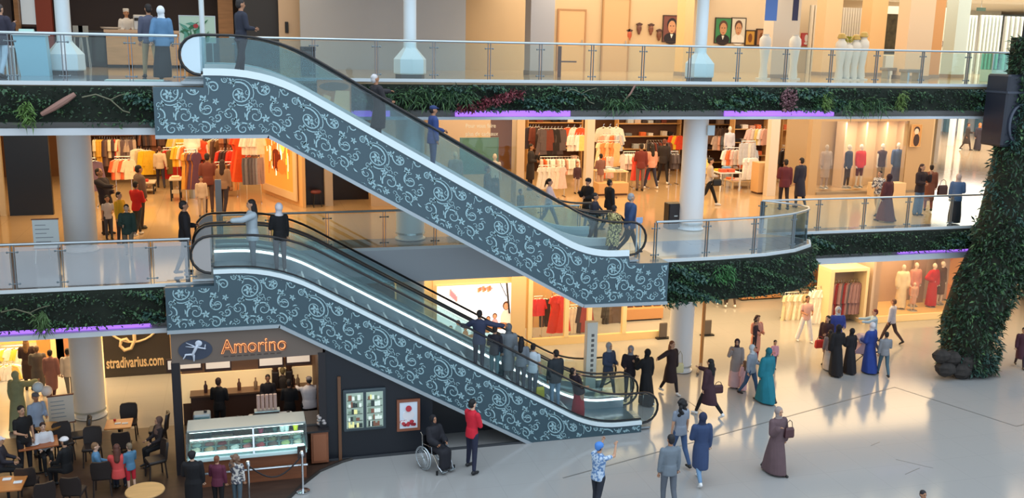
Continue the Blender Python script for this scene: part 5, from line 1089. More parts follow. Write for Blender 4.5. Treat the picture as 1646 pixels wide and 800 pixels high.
def person(label, X, Y, Z, h, face, legs='stand', arms=('down', 'down'), top=('shirt', (60, 60, 70)), bot=('trousers', (40, 45, 60)), head=('short', (30, 24, 22)), skin=0, shoes=(30, 28, 30), fat=1.0, short=False, lean=0, turn=0, kid=0, vox=.019, cat='person', name='person', bodycol=None, seat=.46):
    s = h/1.75; t = thing(name, label, cat, (X, Y, Z), R(face)); t['pose'] = legs; del t['pose']
    sc = s
    skm = mat(bodycol or SK[skin], .55)
    M = Matrix.Rotation(R(-lean), 3, 'X')
    fx = fat
    # leg chain
    th, sh, hipw = .43, .42, .095*fx
    def legpts(a, side):
        f_, k = R(a[0]), R(a[1]); d1 = Vector((0, -math.sin(f_), -math.cos(f_))); g = f_-k; d2 = Vector((0, -math.sin(g), -math.cos(g)))
        hp = Vector((side*hipw, 0, 0)); kn = hp+d1*th; an = kn+d2*sh; return hp, kn, an, d2
    L = [legpts(LEGS[legs][0], 1), legpts(LEGS[legs][1], -1)]
    if legs == 'wide': L = [(p, k_+Vector((sd*.06, 0, 0)), a+Vector((sd*.13, 0, 0)), d) for (p, k_, a, d), sd in zip(L, (1, -1))]
    low = min(l[2].z for l in L); pz = -low+.085
    if legs == 'sit': pz = max(pz, .1)
    P0 = Vector((0, 0, pz)); L = [tuple((v+P0) if i < 3 else v for i, v in enumerate(l)) for l in L]
    def TP(x, y, z): return P0 + M @ Vector((x, y, z))        # torso frame, origin at pelvis
    shw = .175*fx**.5; shz = .50
    hd = 1.0+.28*kid; nz = .60; hz = nz+.13*hd
    HT = Matrix.Rotation(R(turn), 3, 'Z')
    def HP(x, y, z): return P0 + M @ (Vector((0, -.01, hz)) + HT @ Vector((x*hd, y*hd, z*hd)))
    aps = []
    for sd, nm in ((1, arms[0]), (-1, arms[1])):
        u, f_ = ARMS[nm]; u = Vector((u[0]*sd, u[1], u[2])).normalized(); f_ = Vector((f_[0]*sd, f_[1], f_[2])).normalized()
        sp = TP(sd*shw, 0, shz); el = sp+u*.28; wr = el+f_*.245; aps.append((sp, el, wr, f_, sd))
    S = lambda b: setattr(b, 'v', [(x*s, y*s, z*s) for x, y, z in b.v]) or b
    def torso(b, g, z0=-.06, z1=.56):
        def rg(z, rx, ry, yo=0): return [TP((rx*fx+g)*math.cos(2*PI*k/14), (ry*fx+g)*math.sin(2*PI*k/14)+yo, z) for k in range(14)]
        pr = [(-.10, .135, .10, .01), (0, .158, .115, .01), (.14, .135, .10, 0), (.28, .15, .108, -.005), (.42, .175, .112, -.004), (.50, .168, .098, 0), (.555, .10, .07, 0), (.59, .05, .05, 0)]
        b.loft([rg(*p) for p in pr if z0 <= p[0] <= z1+.04])
    # --- body: one continuous surface, fingers grown from the palms
    b = MB(); torso(b, -.012)
    b.cap(TP(0, 0, .5), TP(0, -.005, nz+.04), .06, .052, 10)
    b.ell(HP(0, .01, .02), .076*hd, .094*hd, .108*hd, 14, 10); b.ell(HP(0, -.018, -.045), .055*hd, .066*hd, .066*hd, 12, 8)
    b.cap(HP(0, -.088, .005), HP(0, -.102, -.022), .012*hd, .017*hd, 6)
    for sd in (-1, 1): b.ell(HP(sd*.078, .012, -.005), .012*hd, .022*hd, .032*hd, 6, 6)
    ex = MB()
    for sp, el, wr, f_, sd in aps:
        b.cap(sp, el, .048, .038, 9); b.cap(el, wr, .038, .026, 9)
        pm = wr+f_*.06; b.cap(wr, pm, .024, .034, 8, flat=.6)
        side = f_.cross(Vector((0, 1, 0))); side = side.normalized() if side.length > .1 else Vector((1, 0, 0)); nrm = f_.cross(side).normalized()
        for k, ln_ in enumerate((.062, .072, .067, .052)):
            a = pm+side*((k-1.5)*.019)+f_*.005; m1 = a+(f_*.9+nrm*.35*-sd)*ln_*.55; e = m1+(f_*.55-nrm*.8*sd)*ln_*.45
            ex.tube([a, m1, e], 0, 5, 0, radii=[.0095, .0085, .006])
        a = wr+f_*.02-side*.028; ex.tube([a, a-side*.03+f_*.03, a-side*.032+f_*.06], 0, 5, 0, radii=[.012, .010, .007])
    for hp, kn, an, d2 in L:
        b.cap(hp+Vector((0, 0, -.01)), kn, .078*fx, .052, 10); b.cap(kn, an, .052, .036, 10)
    for sd in (-1, 1):
        ex.ell(HP(sd*.030, -.084, .018), .012, .008, .007, 6, 4, 1)
        ex.cap(HP(sd*.018, -.088, .036), HP(sd*.044, -.078, .036), .004, .004, 5, 1)
    ex.cap(HP(-.02, -.080, -.055), HP(.02, -.080, -.055), .006, .006, 5, 2)
    wrap('body', S(b), vox*s*.9, [skm, BLACK if not bodycol else skm, mat((160, 90, 85), .6) if not bodycol else skm], t, S(ex))
    # --- feet
    for hp, kn, an, d2 in L:
        fz = Vector((0, -1, 0)) if abs(an.z-.085) < .05 or legs == 'sit' else Vector((0, -.75, -.66))
        b = MB(); b.cap(an+Vector((0, .035, -.035)), an+fz*.13+Vector((0, 0, -.05)), .045, .038, 10, flat=.85); b.cap(an+Vector((0, .03, -.055)), an+fz*.12+Vector((0, 0, -.058)), .035, .035, 8, flat=.7); b.cap(an, an+Vector((0, .01, -.04)), .044, .05, 8)
        wrap('shoe', S(b), .016*s, mat(shoes, .5), t, sm=1)
    # --- legs wear
    bk, bc = bot
    if bk in ('trousers', 'shorts', 'wide'):
        b = MB(); 
        b.loft([[TP((rx*fx)*math.cos(2*PI*k/14), (ry*fx)*math.sin(2*PI*k/14)+.01, z) for k in range(14)] for z, rx, ry in ((-.09, .12, .10), (-.04, .165, .125), (.03, .165, .122), (.12, .15, .112))])
        for hp, kn, an, d2 in L:
            w1, w2 = (.060, .048) if bk != 'wide' else (.085, .085)
            b.cap(hp, kn, .092*fx, w1+.006, 10)
            if bk != 'shorts': b.cap(kn, an+d2*(-.03), w1+.006, w2, 10)
        wrap('shorts' if bk == 'shorts' else 'trousers', S(b), vox*s, mat(bc, .8, var=.06, scale=6), t)
    elif bk == 'skirt':
        b = MB(); z0 = -.80 if pz > .7 else -.3
        if legs == 'sit':
            for hp, kn, an, d2 in L: b.cap(hp, kn, .12, .11, 10); b.cap(kn, an, .11, .11, 10)
            b.cap((L[0][1]+L[1][1])/2, (L[0][2]+L[1][2])/2, .13, .12, 10)
        else:
            c0 = (L[0][2]+L[1][2])/2; w = abs(L[0][2].y-L[1][2].y)/2
            b.loft([[(rx*math.cos(2*PI*k/18)*(1+.05*math.sin(5*2*PI*k/18)), yc+ry*math.sin(2*PI*k/18), z) for k in range(18)] for z, rx, ry, yc in ((.05, .215, .185+w*.7, c0.y*.9), (.3, .22, .19+w*.5, c0.y*.6), (pz-.25, .19, .15, c0.y*.2), (pz, .168, .13, .01), (pz+.12, .14, .11, 0))])
        wrap('skirt', S(b), vox*s, mat(bc, .85, var=.06, scale=6), t)
    # --- upper wear
    tk, tc = top[0], top[1]
    if tk:
        b = MB(); g = {'shirt': .012, 'tee': .012, 'jacket': .028, 'coat': .026, 'abaya': .03, 'vest': .024}[tk]
        torso(b, g, -.06)
        b.cap(TP(0, 0, .50), TP(0, 0, .555), .07, .065, 10)
        if tk in ('shirt', 'tee', 'jacket', 'vest'):
            hem = {'shirt': -.08, 'tee': -.07, 'jacket': -.12, 'vest': -.1}[tk]
            b.loft([[TP((rx*fx+g)*math.cos(2*PI*k/14), (ry*fx+g)*math.sin(2*PI*k/14)+.01, z) for k in range(14)] for z, rx, ry in ((hem, .165, .122), (0, .165, .12), (.15, .142, .105))])
        elif legs != 'sit':
            zb = {'coat': .42*pz/.93, 'abaya': .05}[tk]; c0 = (L[0][2]+L[1][2])/2; w = abs(L[0][1].y-L[1][1].y)/2 if tk == 'coat' else abs(L[0][2].y-L[1][2].y)/2
            e = (.185, .155) if tk == 'coat' else (.22, .19)
            b.loft([[(rx*fx*math.cos(2*PI*k/18)*(1+(.06 if tk == 'abaya' and z < pz*.6 else 0)*math.sin(6*2*PI*k/18)), yc+ry*math.sin(2*PI*k/18)*(1+(.06 if tk == 'abaya' and z < pz*.6 else 0)*math.cos(5*2*PI*k/18)), z) for k in range(18)] for z, rx, ry, yc in ((zb, e[0], e[1]+w*.7, c0.y*.6), ((zb+pz)/2, (e[0]+.185)/2+.01, (e[1]+.15)/2+w*.4, c0.y*.3), (pz, .19, .15, .01), (pz+.15, .155, .12, 0))])
        else:
            for hp, kn, an, d2 in L: b.cap(hp, kn, .125, .10, 10)
            if tk == 'abaya':
                for hp, kn, an, d2 in L: b.cap(kn, an, .10, .10, 10)
                b.cap((L[0][1]+L[1][1])/2, (L[0][2]+L[1][2])/2, .12, .11, 10)
        gs = g+.004
        for sp, el, wr, f_, sd in aps:
            if tk == 'vest': b.cap(sp, sp+(el-sp)*.15, .06, .055, 9); continue
            loose = .022 if tk == 'abaya' else 0
            if tk == 'tee' or short: b.cap(sp, sp+(el-sp)*.62, .062, .056, 9)
            else: b.cap(sp, el, .056+gs, .044+gs+loose, 9); b.cap(el, wr-f_*.03, .044+gs+loose, .032+gs+loose, 9)
        nm = {'shirt': 'shirt', 'tee': 't_shirt', 'jacket': 'jacket', 'coat': 'coat', 'abaya': 'long_robe', 'vest': 'waistcoat'}[tk]
        ms = mat(tc, .82, var=.07, scale=5) if len(top) < 3 else top[2]
        wrap(nm, S(b), vox*s, ms, t)
    # --- hair and head wear
    hk, hc = head[0], head[1]
    b = MB()
    if hk in ('short', 'long', 'pony', 'bun', 'curly'):
        b.ell(HP(0, .022, .045), .083*hd, .098*hd, .088*hd, 14, 8); b.ell(HP(0, .045, -.005), .075*hd, .078*hd, .085*hd, 12, 8)
        if hk == 'long': b.cap(HP(0, .06, -.02), HP(0, .085, -.30), .08, .085, 10); b.cap(HP(.06, .03, -.02), HP(.075, .03, -.2), .035, .03, 8); b.cap(HP(-.06, .03, -.02), HP(-.075, .03, -.2), .035, .03, 8)
        if hk == 'curly':
            for k in range(14): a = k*2.4; b.ell(HP(.11*math.cos(a), .06+.05*math.sin(a*1.7), .05-.025*k), .055, .05, .05, 8, 6)
        if hk == 'pony': b.cap(HP(0, .11, .03), HP(0, .17, -.16), .04, .02, 8)
        if hk == 'bun': b.ell(HP(0, .10, .08), .045, .045, .045, 8, 6)
        wrap('hair', S(b), .017*s, mat(hc, .7, var=.15, scale=14), t, sm=1)
    elif hk == 'hijab':
        b.ell(HP(0, .032, .028), .100*hd, .108*hd, .122*hd, 14, 10); b.ell(HP(0, .012, -.085), .088, .086, .075, 12, 8)
        b.loft([[TP(rx*math.cos(2*PI*k/14), ry*math.sin(2*PI*k/14)-yo, z) for k in range(14)] for z, rx, ry, yo in ((.36, .15, .115, .025), (.46, .17, .115, .015), (.545, .12, .09, 0), (nz+.02, .075, .08, 0))])
        wrap('headscarf', S(b), .017*s, mat(hc, .85, var=.08, scale=8), t, sm=1)
    elif hk in ('cap', 'chef', 'turban', 'hat'):
        hm = MB(); hm.ell(HP(0, .035, .0), .08*hd, .085*hd, .085*hd, 12, 8); wrap('hair', S(hm), .017*s, mat((30, 26, 26), .8), t, sm=1)
        if hk == 'cap': b.ell(HP(0, .012, .062), .090, .104, .068, 14, 8); b.cap(HP(-.03, -.11, .05), HP(.03, -.11, .05), .045, .045, 8, flat=.25)
        elif hk == 'turban': b.ell(HP(0, .02, .055), .108, .118, .085, 14, 8); b.ell(HP(0, .07, .02), .08, .07, .09, 12, 8)
        elif hk == 'hat': b.ell(HP(0, .012, .08), .10, .11, .06, 14, 8); b.ell(HP(0, 0, .06), .115, .13, .035, 14, 6)
        else: b.lathe(HP(0, 0, 0).x, HP(0, .015, 0).y, [(.088, HP(0, 0, .035).z), (.09, HP(0, 0, .09).z), (.10, HP(0, 0, .13).z), (.08, HP(0, 0, .15).z)], 14)
        wrap({'cap': 'cap', 'turban': 'head_wrap', 'hat': 'hat', 'chef': 'kitchen_cap'}[hk], S(b), .017*s, mat(hc, .8), t, sm=1)
    return t, [Vector(tuple(a[2]*s)) for a in aps]
def world(t, v): return Vector(t.location)+Matrix.Rotation(t.rotation_euler.z, 3, 'Z') @ v
def handbag(label, loc, rgb, w_=.28, h=.22, strap=.22, rz=0, cat='bag', nm='handbag'):
    t = thing(nm, label, cat, (loc[0], loc[1], loc[2]), R(rz)); b = MB(); b.loft([[(x*k, y*k2, z) for x, y in ((-w_/2, -.05), (w_/2, -.05), (w_/2, .05), (-w_/2, .05))] for k, k2, z in ((.9, .8, -h), (1, 1.1, -h*.8), (.95, 1, -h*.2), (.85, .5, 0))]); b.build('body', mat(rgb, .5), t, bevel=.01)
    b = MB(); b.tube([(-w_*.35, 0, -.01), (-w_*.25, 0, strap*.7), (0, 0, strap), (w_*.25, 0, strap*.7), (w_*.35, 0, -.01)], .010, 5); b.build('strap', mat(tuple(v*.7 for v in rgb), .5), t)
    return t
P = person
NAVY, BLK, GREYC, JEAN, LJEAN, KHAKI = (36, 42, 66), (16, 15, 19), (120, 120, 124), (62, 84, 120), (120, 150, 178), (150, 130, 100)
WHT = (228, 226, 224); HB = (32, 24, 22); HG = (150, 148, 146); DEN = (84, 112, 140)
def patt(name, c1, c2, scale):
    m = bpy.data.materials.new(name); m.use_nodes = True; nt = m.node_tree; b = nt.nodes['Principled BSDF']; b.inputs['Roughness'].default_value = .8
    tc = nt.nodes.new('ShaderNodeTexCoord'); v = nt.nodes.new('ShaderNodeTexNoise'); v.inputs['Scale'].default_value = scale; r = nt.nodes.new('ShaderNodeValToRGB')
    r.color_ramp.elements[0].position = .45; r.color_ramp.elements[1].position = .55; r.color_ramp.elements[0].color = tuple(lin(q) for q in c1)+(1,); r.color_ramp.elements[1].color = tuple(lin(q) for q in c2)+(1,)
    nt.links.new(tc.outputs['Object'], v.inputs[0]); nt.links.new(v.outputs[0], r.inputs[0]); nt.links.new(r.outputs[0], b.inputs['Base Color']); return m
def stripes(name, c1, c2, scale):
    m = bpy.data.materials.new(name); m.use_nodes = True; nt = m.node_tree; b = nt.nodes['Principled BSDF']; b.inputs['Roughness'].default_value = .8
    tc = nt.nodes.new('ShaderNodeTexCoord'); v = nt.nodes.new('ShaderNodeTexWave'); v.bands_direction = 'Z'; v.inputs['Scale'].default_value = scale; r = nt.nodes.new('ShaderNodeValToRGB'); r.color_ramp.interpolation = 'CONSTANT'
    r.color_ramp.elements[1].position = .5; r.color_ramp.elements[0].color = tuple(lin(q) for q in c1)+(1,); r.color_ramp.elements[1].color = tuple(lin(q) for q in c2)+(1,)
    nt.links.new(tc.outputs['Object'], v.inputs[0]); nt.links.new(v.outputs['Fac'], r.inputs[0]); nt.links.new(r.outputs[0], b.inputs['Base Color']); return m
LEO = patt('leopard_print', (60, 50, 34), (206, 190, 128), 26); FLOR = patt('floral_print', (96, 130, 176), (190, 205, 222), 16); FL2 = patt('pale_floral', (80, 80, 92), (214, 208, 200), 18); CAMO = patt('camo_print', (84, 74, 54), (150, 126, 96), 12)
# ---- top gallery and upper escalator
P('man in dark jacket and light jeans at the left edge of the top gallery', -5.28, 2.0, F2, 1.7, 150, 'step', ('down', 'phone'), ('jacket', (50, 46, 60)), ('trousers', (170, 188, 205)), ('short', (70, 60, 58)))
P('chef in white jacket and white cap behind the wooden counter on the top floor', -3.5, 12.6, F2, 1.9, 10, 'stand', ('hold', 'hold'), ('shirt', (226, 228, 232)), ('trousers', BLK), ('chef', (228, 230, 232)))
P('man in grey shirt and tan trousers beside the woman with the white headscarf, top gallery', -2.05, 3.0, F2, 1.86, 200, 'walk', ('down', 'down'), ('shirt', (84, 86, 104)), ('trousers', (178, 150, 110)), ('short', HB), 1)
P('woman with white headscarf, denim jacket and long black skirt on the top gallery', -1.72, 2.6, F2, 1.76, 165, 'step', ('swingb', 'down'), ('jacket', (92, 130, 165)), ('skirt', (26, 28, 34)), ('hijab', (228, 232, 236)), 0, WHT)
P('man in black shirt and trousers standing at the top of the upper escalator', .20, .85, F2+.06, 1.88, 115, 'step', ('down', 'hold'), ('shirt', (40, 42, 56)), ('trousers', (34, 34, 44)), ('short', (40, 32, 30)), 1)
zU = lambda x: slopez(x+.1, .72, 8.97, 9.90, 5.17)-.08
P('grey haired old man in a dark suit riding down the upper escalator', 3.52, .85, zU(3.52), 1.76, 110, 'step', ('reach', 'lap'), ('coat', (44, 40, 44)), ('trousers', (40, 38, 42)), ('short', (205, 200, 200)), 1, lean=10)
P('man in blue jacket and blue cap riding down the upper escalator', 4.9, .85, zU(4.9), 1.76, 95, 'stand', ('lap', 'down'), ('jacket', (48, 66, 120)), ('trousers', (70, 84, 116)), ('cap', (40, 56, 104)), 1)
P('man in navy hooded top left of the woman in leopard print, upper escalator foot', 9.95, 2.2, F1, 1.66, 60, 'step', ('down', 'hold'), ('jacket', (34, 32, 44)), ('trousers', (40, 38, 46)), ('short', HB), 1)
P('woman in a leopard print shirt stepping off the upper escalator', 10.08, 1.0, F1+.05, 1.50, 120, 'stride', ('swingf', 'down'), ('coat', (200, 190, 130), LEO), ('trousers', BLK), ('short', HB), 1, fat=1.1)
P('grey haired man in blue jacket and black trousers striding off the upper escalator', 10.72, 1.35, F1+.02, 1.80, 95, 'stride', ('down', 'swingb'), ('jacket', (44, 66, 104)), ('trousers', BLK), ('short', (150, 146, 146)), 0, fat=1.1)
P('man in black jacket walking just behind the grey haired man in blue', 11.5, 5.0, F1, 1.66, 100, 'walk', ('hold', 'down'), ('jacket', BLK), ('trousers', BLK), ('short', HB), 1)
P('woman in black head wrap and black coat walking near the escalator foot', 10.9, 5.4, F1, 1.66, -60, 'walk', ('hold', 'phone'), ('coat', BLK), ('trousers', BLK), ('turban', (30, 30, 42)), 0)
P('ponytailed girl in pale pink top and grey jeans walking behind the escalator glass', 9.62, 5.5, F1, 1.69, 60, 'stride', ('swingf', 'hold'), ('shirt', (220, 200, 205)), ('trousers', (128, 118, 120)), ('pony', HB), 0)
P('small child in brown clothes seen through the upper escalator glass', 9.1, 7.0, F1, 1.05, 30, 'stand', ('down', 'down'), ('jacket', (118, 100, 74), CAMO), ('trousers', (84, 70, 56)), ('short', HB), 0, kid=1)
P('person in dark coat by the mannequins behind the upper escalator glass', 8.2, 8.0, F1, 1.75, 70, 'step', ('hold', 'hold'), ('coat', (70, 58, 60)), ('trousers', (60, 50, 52)), ('short', HB), 1)
# ---- first floor, middle store and gallery
P('woman in grey jumper and black leggings walking with a bag beside the large white column', 17.1, 9.0, F1, 1.86, 75, 'stride', ('hold', 'hold'), ('shirt', (190, 176, 164)), ('trousers', BLK), ('bun', HB), 0, WHT)
handbag('black shoulder bag of the woman in the grey jumper', (17.3, 8.78, F1+1.05), BLK, .34, .26)
P('man in maroon jacket and dark trousers right of the store post', 19.5, 7.7, F1, 1.86, 170, 'step', ('hold', 'down'), ('jacket', (96, 34, 44)), ('trousers', (40, 28, 32)), ('short', HB), 1)
P('woman in a navy coat with a yellow scarf right of the man in maroon', 20.4, 8.1, F1, 1.86, 195, 'step', ('down', 'down'), ('coat', (32, 34, 54)), ('trousers', BLK), ('short', HB), 0)
P('woman in peach top and blue jeans shopping, seen from behind', 16.7, 13.5, F1, 1.84, 185, 'wide', ('hold', 'down'), ('shirt', (226, 160, 138)), ('trousers', (48, 50, 74)), ('long', HB), 0, WHT)
P('man in maroon jumper and grey trousers shopping in the middle store', 16.0, 13.0, F1, 1.92, 170, 'stand', ('hold', 'down'), ('shirt', (112, 44, 40)), ('trousers', (116, 98, 92)), ('short', HB), 1)
P('person dressed in black at the rear of the peach topped shopper', 17.85, 14.8, F1, 1.92, 140, 'wide', ('hold', 'down'), ('jacket', (40, 34, 38)), ('trousers', (34, 30, 34)), ('short', (110, 60, 50)), 1, WHT)
P('child in dark jumper and grey trousers in the middle store entrance', 13.1, 12.6, F1, 1.24, 10, 'stand', ('down', 'down'), ('shirt', (70, 44, 54)), ('trousers', (190, 170, 160)), ('short', (150, 80, 50)), 2, kid=.7)
P('man in black standing at the left of the middle store', 11.5, 13.8, F1, 1.86, 60, 'stand', ('phone', 'hold'), ('coat', (36, 30, 36)), ('trousers', (34, 32, 46)), ('short', HB), 1)
P('woman in brown top browsing at the left store post', 14.0, 12.4, F1, 1.60, 190, 'stand', ('hold', 'hold'), ('shirt', (130, 90, 84)), ('trousers', (190, 160, 140)), ('short', HB), 0)
P('man in dark checked shirt deep inside the middle store', 15.9, 16.6, F1, 1.80, 0, 'stand', ('hold', 'down'), ('shirt', (60, 42, 50)), ('trousers', BLK), ('short', (60, 36, 30)), 3)
P('two tone clad shopper in black deep at the left back of the middle store', 13.0, 17.0, F1, 1.85, 180, 'stand', ('down', 'hold'), ('jacket', BLK), ('trousers', BLK), ('short', HB), 1)
P('woman in a patterned top walking left of the maroon robed woman', 22.4, 6.1, F1, 1.63, -60, 'walk', ('hold', 'hold'), ('shirt', (200, 190, 180), FL2), ('trousers', (190, 170, 140)), ('bun', HB), 0)
P('woman in a long maroon robe and dark headscarf walking along the right gallery', 21.85, 4.85, F1, 1.68, 200, 'walk', ('down', 'down'), ('abaya', (92, 42, 40)), ('trousers', BLK), ('hijab', (56, 30, 36)), 0, fat=1.12)
P('woman with long dark hair, black top and blue jeans on the right gallery', 23.9, 5.75, F1, 1.86, 15, 'stand', ('face', 'hold'), ('jacket', (44, 30, 34)), ('wide', (88, 112, 140)), ('long', (50, 28, 28)), 0)
P('woman in a brown jacket with a dark bag turning away on the right gallery', 25.0, 6.6, F1, 1.72, 150, 'step', ('phone', 'down'), ('coat', (110, 62, 44)), ('trousers', (130, 66, 54)), ('bun', HB), 0)
handbag('dark brown shoulder bag of the woman in the brown jacket', (25.42, 6.4, F1+1.0), (60, 30, 28), .4, .4)
P('woman with pale headscarf, denim jacket and long black skirt at the right gallery railing', 24.2, 4.2, F1, 1.70, 140, 'step', ('down', 'hold'), ('jacket', (82, 106, 140)), ('skirt', (44, 40, 48)), ('hijab', (206, 176, 160)), 0)
P('person in a dark coat, left of the far couple in the aisle', 43.1, 25.9, F1, 1.68, 30, 'walk', ('hold', 'down'), ('coat', (58, 50, 46)), ('trousers', (70, 54, 46)), ('short', (60, 44, 40)), 1, vox=.03)
P('person with orange scarf and long dark coat, right of the far aisle couple', 43.6, 25.5, F1, 1.64, -20, 'step', ('phone', 'down'), ('abaya', (50, 44, 52)), ('trousers', BLK), ('hijab', (190, 110, 50)), 0, vox=.03)
# ---- first floor left
P('person in black by the left newel of the lower escalator', -1.35, 1.35, F1, 1.84, 100, 'step', ('hold', 'down'), ('jacket', (20, 15, 20)), ('trousers', (40, 34, 38)), ('short', HB), 1)
P('woman with long dark hair and pale denim shirt reaching for the escalator rail', .28, .85, F1+.05, 1.86, -80, 'stand', ('reach', 'down'), ('jacket', (176, 188, 196)), ('trousers', (110, 116, 124)), ('long', HB), 0)
P('woman with white headscarf and black top at the top of the lower escalator', .95, .95, F1+.02, 1.76, 200, 'stand', ('hold', 'down'), ('shirt', BLK), ('trousers', (96, 92, 96)), ('hijab', (220, 214, 220)), 0)
P('man in a bright red shirt and grey trousers walking right', -2.95, 6.6, F1, 1.66, 150, 'walk', ('lap', 'hold'), ('shirt', (214, 38, 30)), ('trousers', (66, 64, 62)), ('short', HB), 1, WHT)
P('boy in a yellow shirt behind the boy in the dark green hoodie', -3.3, 5.4, F1, 1.50, 60, 'stand', ('hold', 'down'), ('shirt', (222, 168, 30)), ('trousers', (60, 50, 50)), ('short', HB), 0)
P('boy in a dark green hoodie and khaki trousers walking on the left landing', -2.92, 3.5, F1, 1.47, 0, 'walk', ('down', 'hold'), ('jacket', (44, 66, 58)), ('trousers', (130, 116, 96)), ('short', HB), 2, (24, 24, 28))
P('child in a white printed T-shirt beside the left white column', -3.72, 6.2, F1, 1.26, 20, 'stand', ('hold', 'down'), ('tee', (206, 200, 204)), ('trousers', (70, 74, 92)), ('long', HB), 0, kid=.5)
P('man in a dark suit leaning over the children at the left', -3.85, 7.0, F1, 1.98, 60, 'stand', ('hold', 'reach'), ('jacket', (40, 32, 42)), ('trousers', (44, 32, 38)), ('short', HB), 1, lean=12)
P('man in an olive brown jacket behind the bright red shirt', -2.95, 7.8, F1, 1.95, 120, 'stand', ('hold', 'down'), ('jacket', (110, 88, 78)), ('trousers', (60, 50, 50)), ('short', HB), 1)
P('shopper in a cream shirt and dark jeans seen from behind deep in the left store', -2.95, 16.4, F1, 1.66, 190, 'walk', ('down', 'swingb'), ('shirt', (216, 192, 166)), ('trousers', (48, 42, 60)), ('short', (90, 44, 36)), 2)
P('woman in a pale beige top left of the steel sign post', -1.2, 9.5, F1, 1.35, 10, 'stand', ('down', 'down'), ('shirt', (206, 182, 160)), ('trousers', (190, 170, 155)), ('short', HB), 0)
P('woman in a tan cardigan and dark jeans right of the steel sign post', -.5, 9.9, F1, 1.84, 160, 'step', ('hold', 'down'), ('shirt', (150, 116, 92)), ('trousers', (48, 40, 52)), ('long', (50, 28, 26)), 0)
P('person in a brown jumper and dark skirt left of the steel sign post', -1.0, 10.4, F1, 2.0, 180, 'step', ('hold', 'hold'), ('shirt', (120, 60, 50)), ('trousers', (70, 50, 56)), ('short', HB), 1)
P('shopper in a red orange top deep under the bright lights of the left store', -1.6, 15.0, F1, 1.75, 180, 'stand', ('face', 'hold'), ('shirt', (214, 74, 40)), ('trousers', (44, 30, 32)), ('short', (110, 50, 40)), 1)
# ---- lower escalator riders
zL = lambda x: slopez(x+.1, .80, 9.30, 5.16, .24)-.10
P('man in a dark blue jacket with both arms spread to the handrails, lower escalator', 6.20, .85, zL(6.2), 1.72, 160, 'stand', ('rail', 'out'), ('jacket', (54, 60, 86)), ('trousers', (56, 58, 72)), ('short', HB), 1)
P('woman in black top and teal jeans behind the man with spread arms', 6.62, .75, zL(6.62), 1.52, 150, 'stand', ('hold', 'down'), ('shirt', (34, 32, 42)), ('trousers', (98, 136, 142)), ('short', HB), 0)
P('woman in a grey headscarf and grey coat on the lower escalator', 7.12, 1.15, zL(7.12), 1.72, 170, 'stand', ('down', 'down'), ('coat', (134, 140, 146)), ('trousers', (110, 114, 120)), ('hijab', (112, 118, 124)), 0)
P('woman with long black hair and grey top on the lower escalator', 7.40, .8, zL(7.4), 1.60, 150, 'stand', ('hold', 'down'), ('shirt', (120, 126, 134)), ('trousers', (84, 90, 100)), ('long', (24, 20, 26)), 0)
P('woman in a white T-shirt beside the yellow bag on the lower escalator', 7.72, .70, zL(7.72), 1.60, 140, 'stand', ('reach', 'down'), ('tee', (196, 206, 214)), ('trousers', (84, 96, 108)), ('bun', HB), 0)
handbag('yellow carrier bag on the lower escalator', (7.90, .55, zL(7.9)+.50), (206, 190, 50), .24, .36, .16)
P('man in a black jacket and light blue jeans on the lower escalator', 8.42, .8, zL(8.42)+.02, 1.72, 195, 'stand', ('down', 'down'), ('jacket', (40, 46, 52)), ('trousers', (128, 158, 182)), ('short', HB), 1)
P('woman in a black T-shirt with a red garment round the waist near the escalator foot', 9.15, .8, zL(9.15)+.08, 1.60, 110, 'stand', ('reach', 'lap'), ('tee', (34, 20, 32)), ('skirt', (178, 44, 56)), ('short', HB), 0, fat=1.3, lean=22)
# ---- ground floor
P('woman with grey headscarf and open denim jacket at the escalator foot', 10.87, 2.9, 0, 1.72, 25, 'wide', ('hold', 'hold'), ('jacket', (60, 72, 98)), ('trousers', (92, 86, 88)), ('hijab', (160, 162, 168)), 0)
P('woman with grey headscarf and black jacket holding a red phone', 11.42, 2.5, 0, 1.70, -30, 'stand', ('phone', 'hold'), ('jacket', (42, 34, 42)), ('trousers', (80, 74, 80)), ('hijab', (140, 138, 144)), 0)
P('woman in a full black robe and white shoes at the escalator foot', 11.75, 2.0, 0, 1.74, 200, 'step', ('face', 'down'), ('abaya', (16, 15, 19)), ('trousers', BLK), ('hijab', (14, 13, 17)), 0, WHT)
P('woman in black walking left of the ground floor column with a light bag', 12.9, 2.7, 0, 1.74, 20, 'walk', ('down', 'out'), ('coat', (44, 26, 26)), ('trousers', (34, 24, 28)), ('long', (120, 72, 44)), 0, WHT)
handbag('cream and black shoulder bag of the woman by the ground floor column', (13.22, 2.75, .98), (214, 200, 150), .26, .32, .4)
P('woman in dark maroon coat and black leggings walking with a small bag', 13.2, .7, 0, 1.82, -150, 'stride', ('down', 'reach'), ('coat', (62, 34, 44)), ('trousers', (18, 14, 18)), ('long', (14, 12, 15)), 0, WHT)
handbag('small maroon handbag swinging behind the woman in the dark maroon coat', (13.52, .72, .95), (70, 34, 40), .3, .26, .1)
P('woman with big curly dark hair holding a child at the ground floor middle', 17.2, 5.0, 0, 1.66, 10, 'stand', ('hold', 'hold'), ('coat', (206, 140, 120)), ('trousers', (150, 36, 40)), ('curly', (54, 24, 26)), 0)
P('small child in dark clothes carried by the curly haired woman', 16.95, 4.65, .62, .95, 30, 'stand', ('hold', 'down'), ('shirt', (52, 34, 42)), ('trousers', (40, 30, 36)), ('short', HB), 0, kid=1)
P('woman with dark headscarf and grey waistcoat raising a phone', 15.2, 2.75, 0, 1.60, -30, 'stand', ('down', 'face'), ('coat', (150, 140, 138)), ('skirt', (206, 170, 170)), ('hijab', (58, 42, 50)), 0)
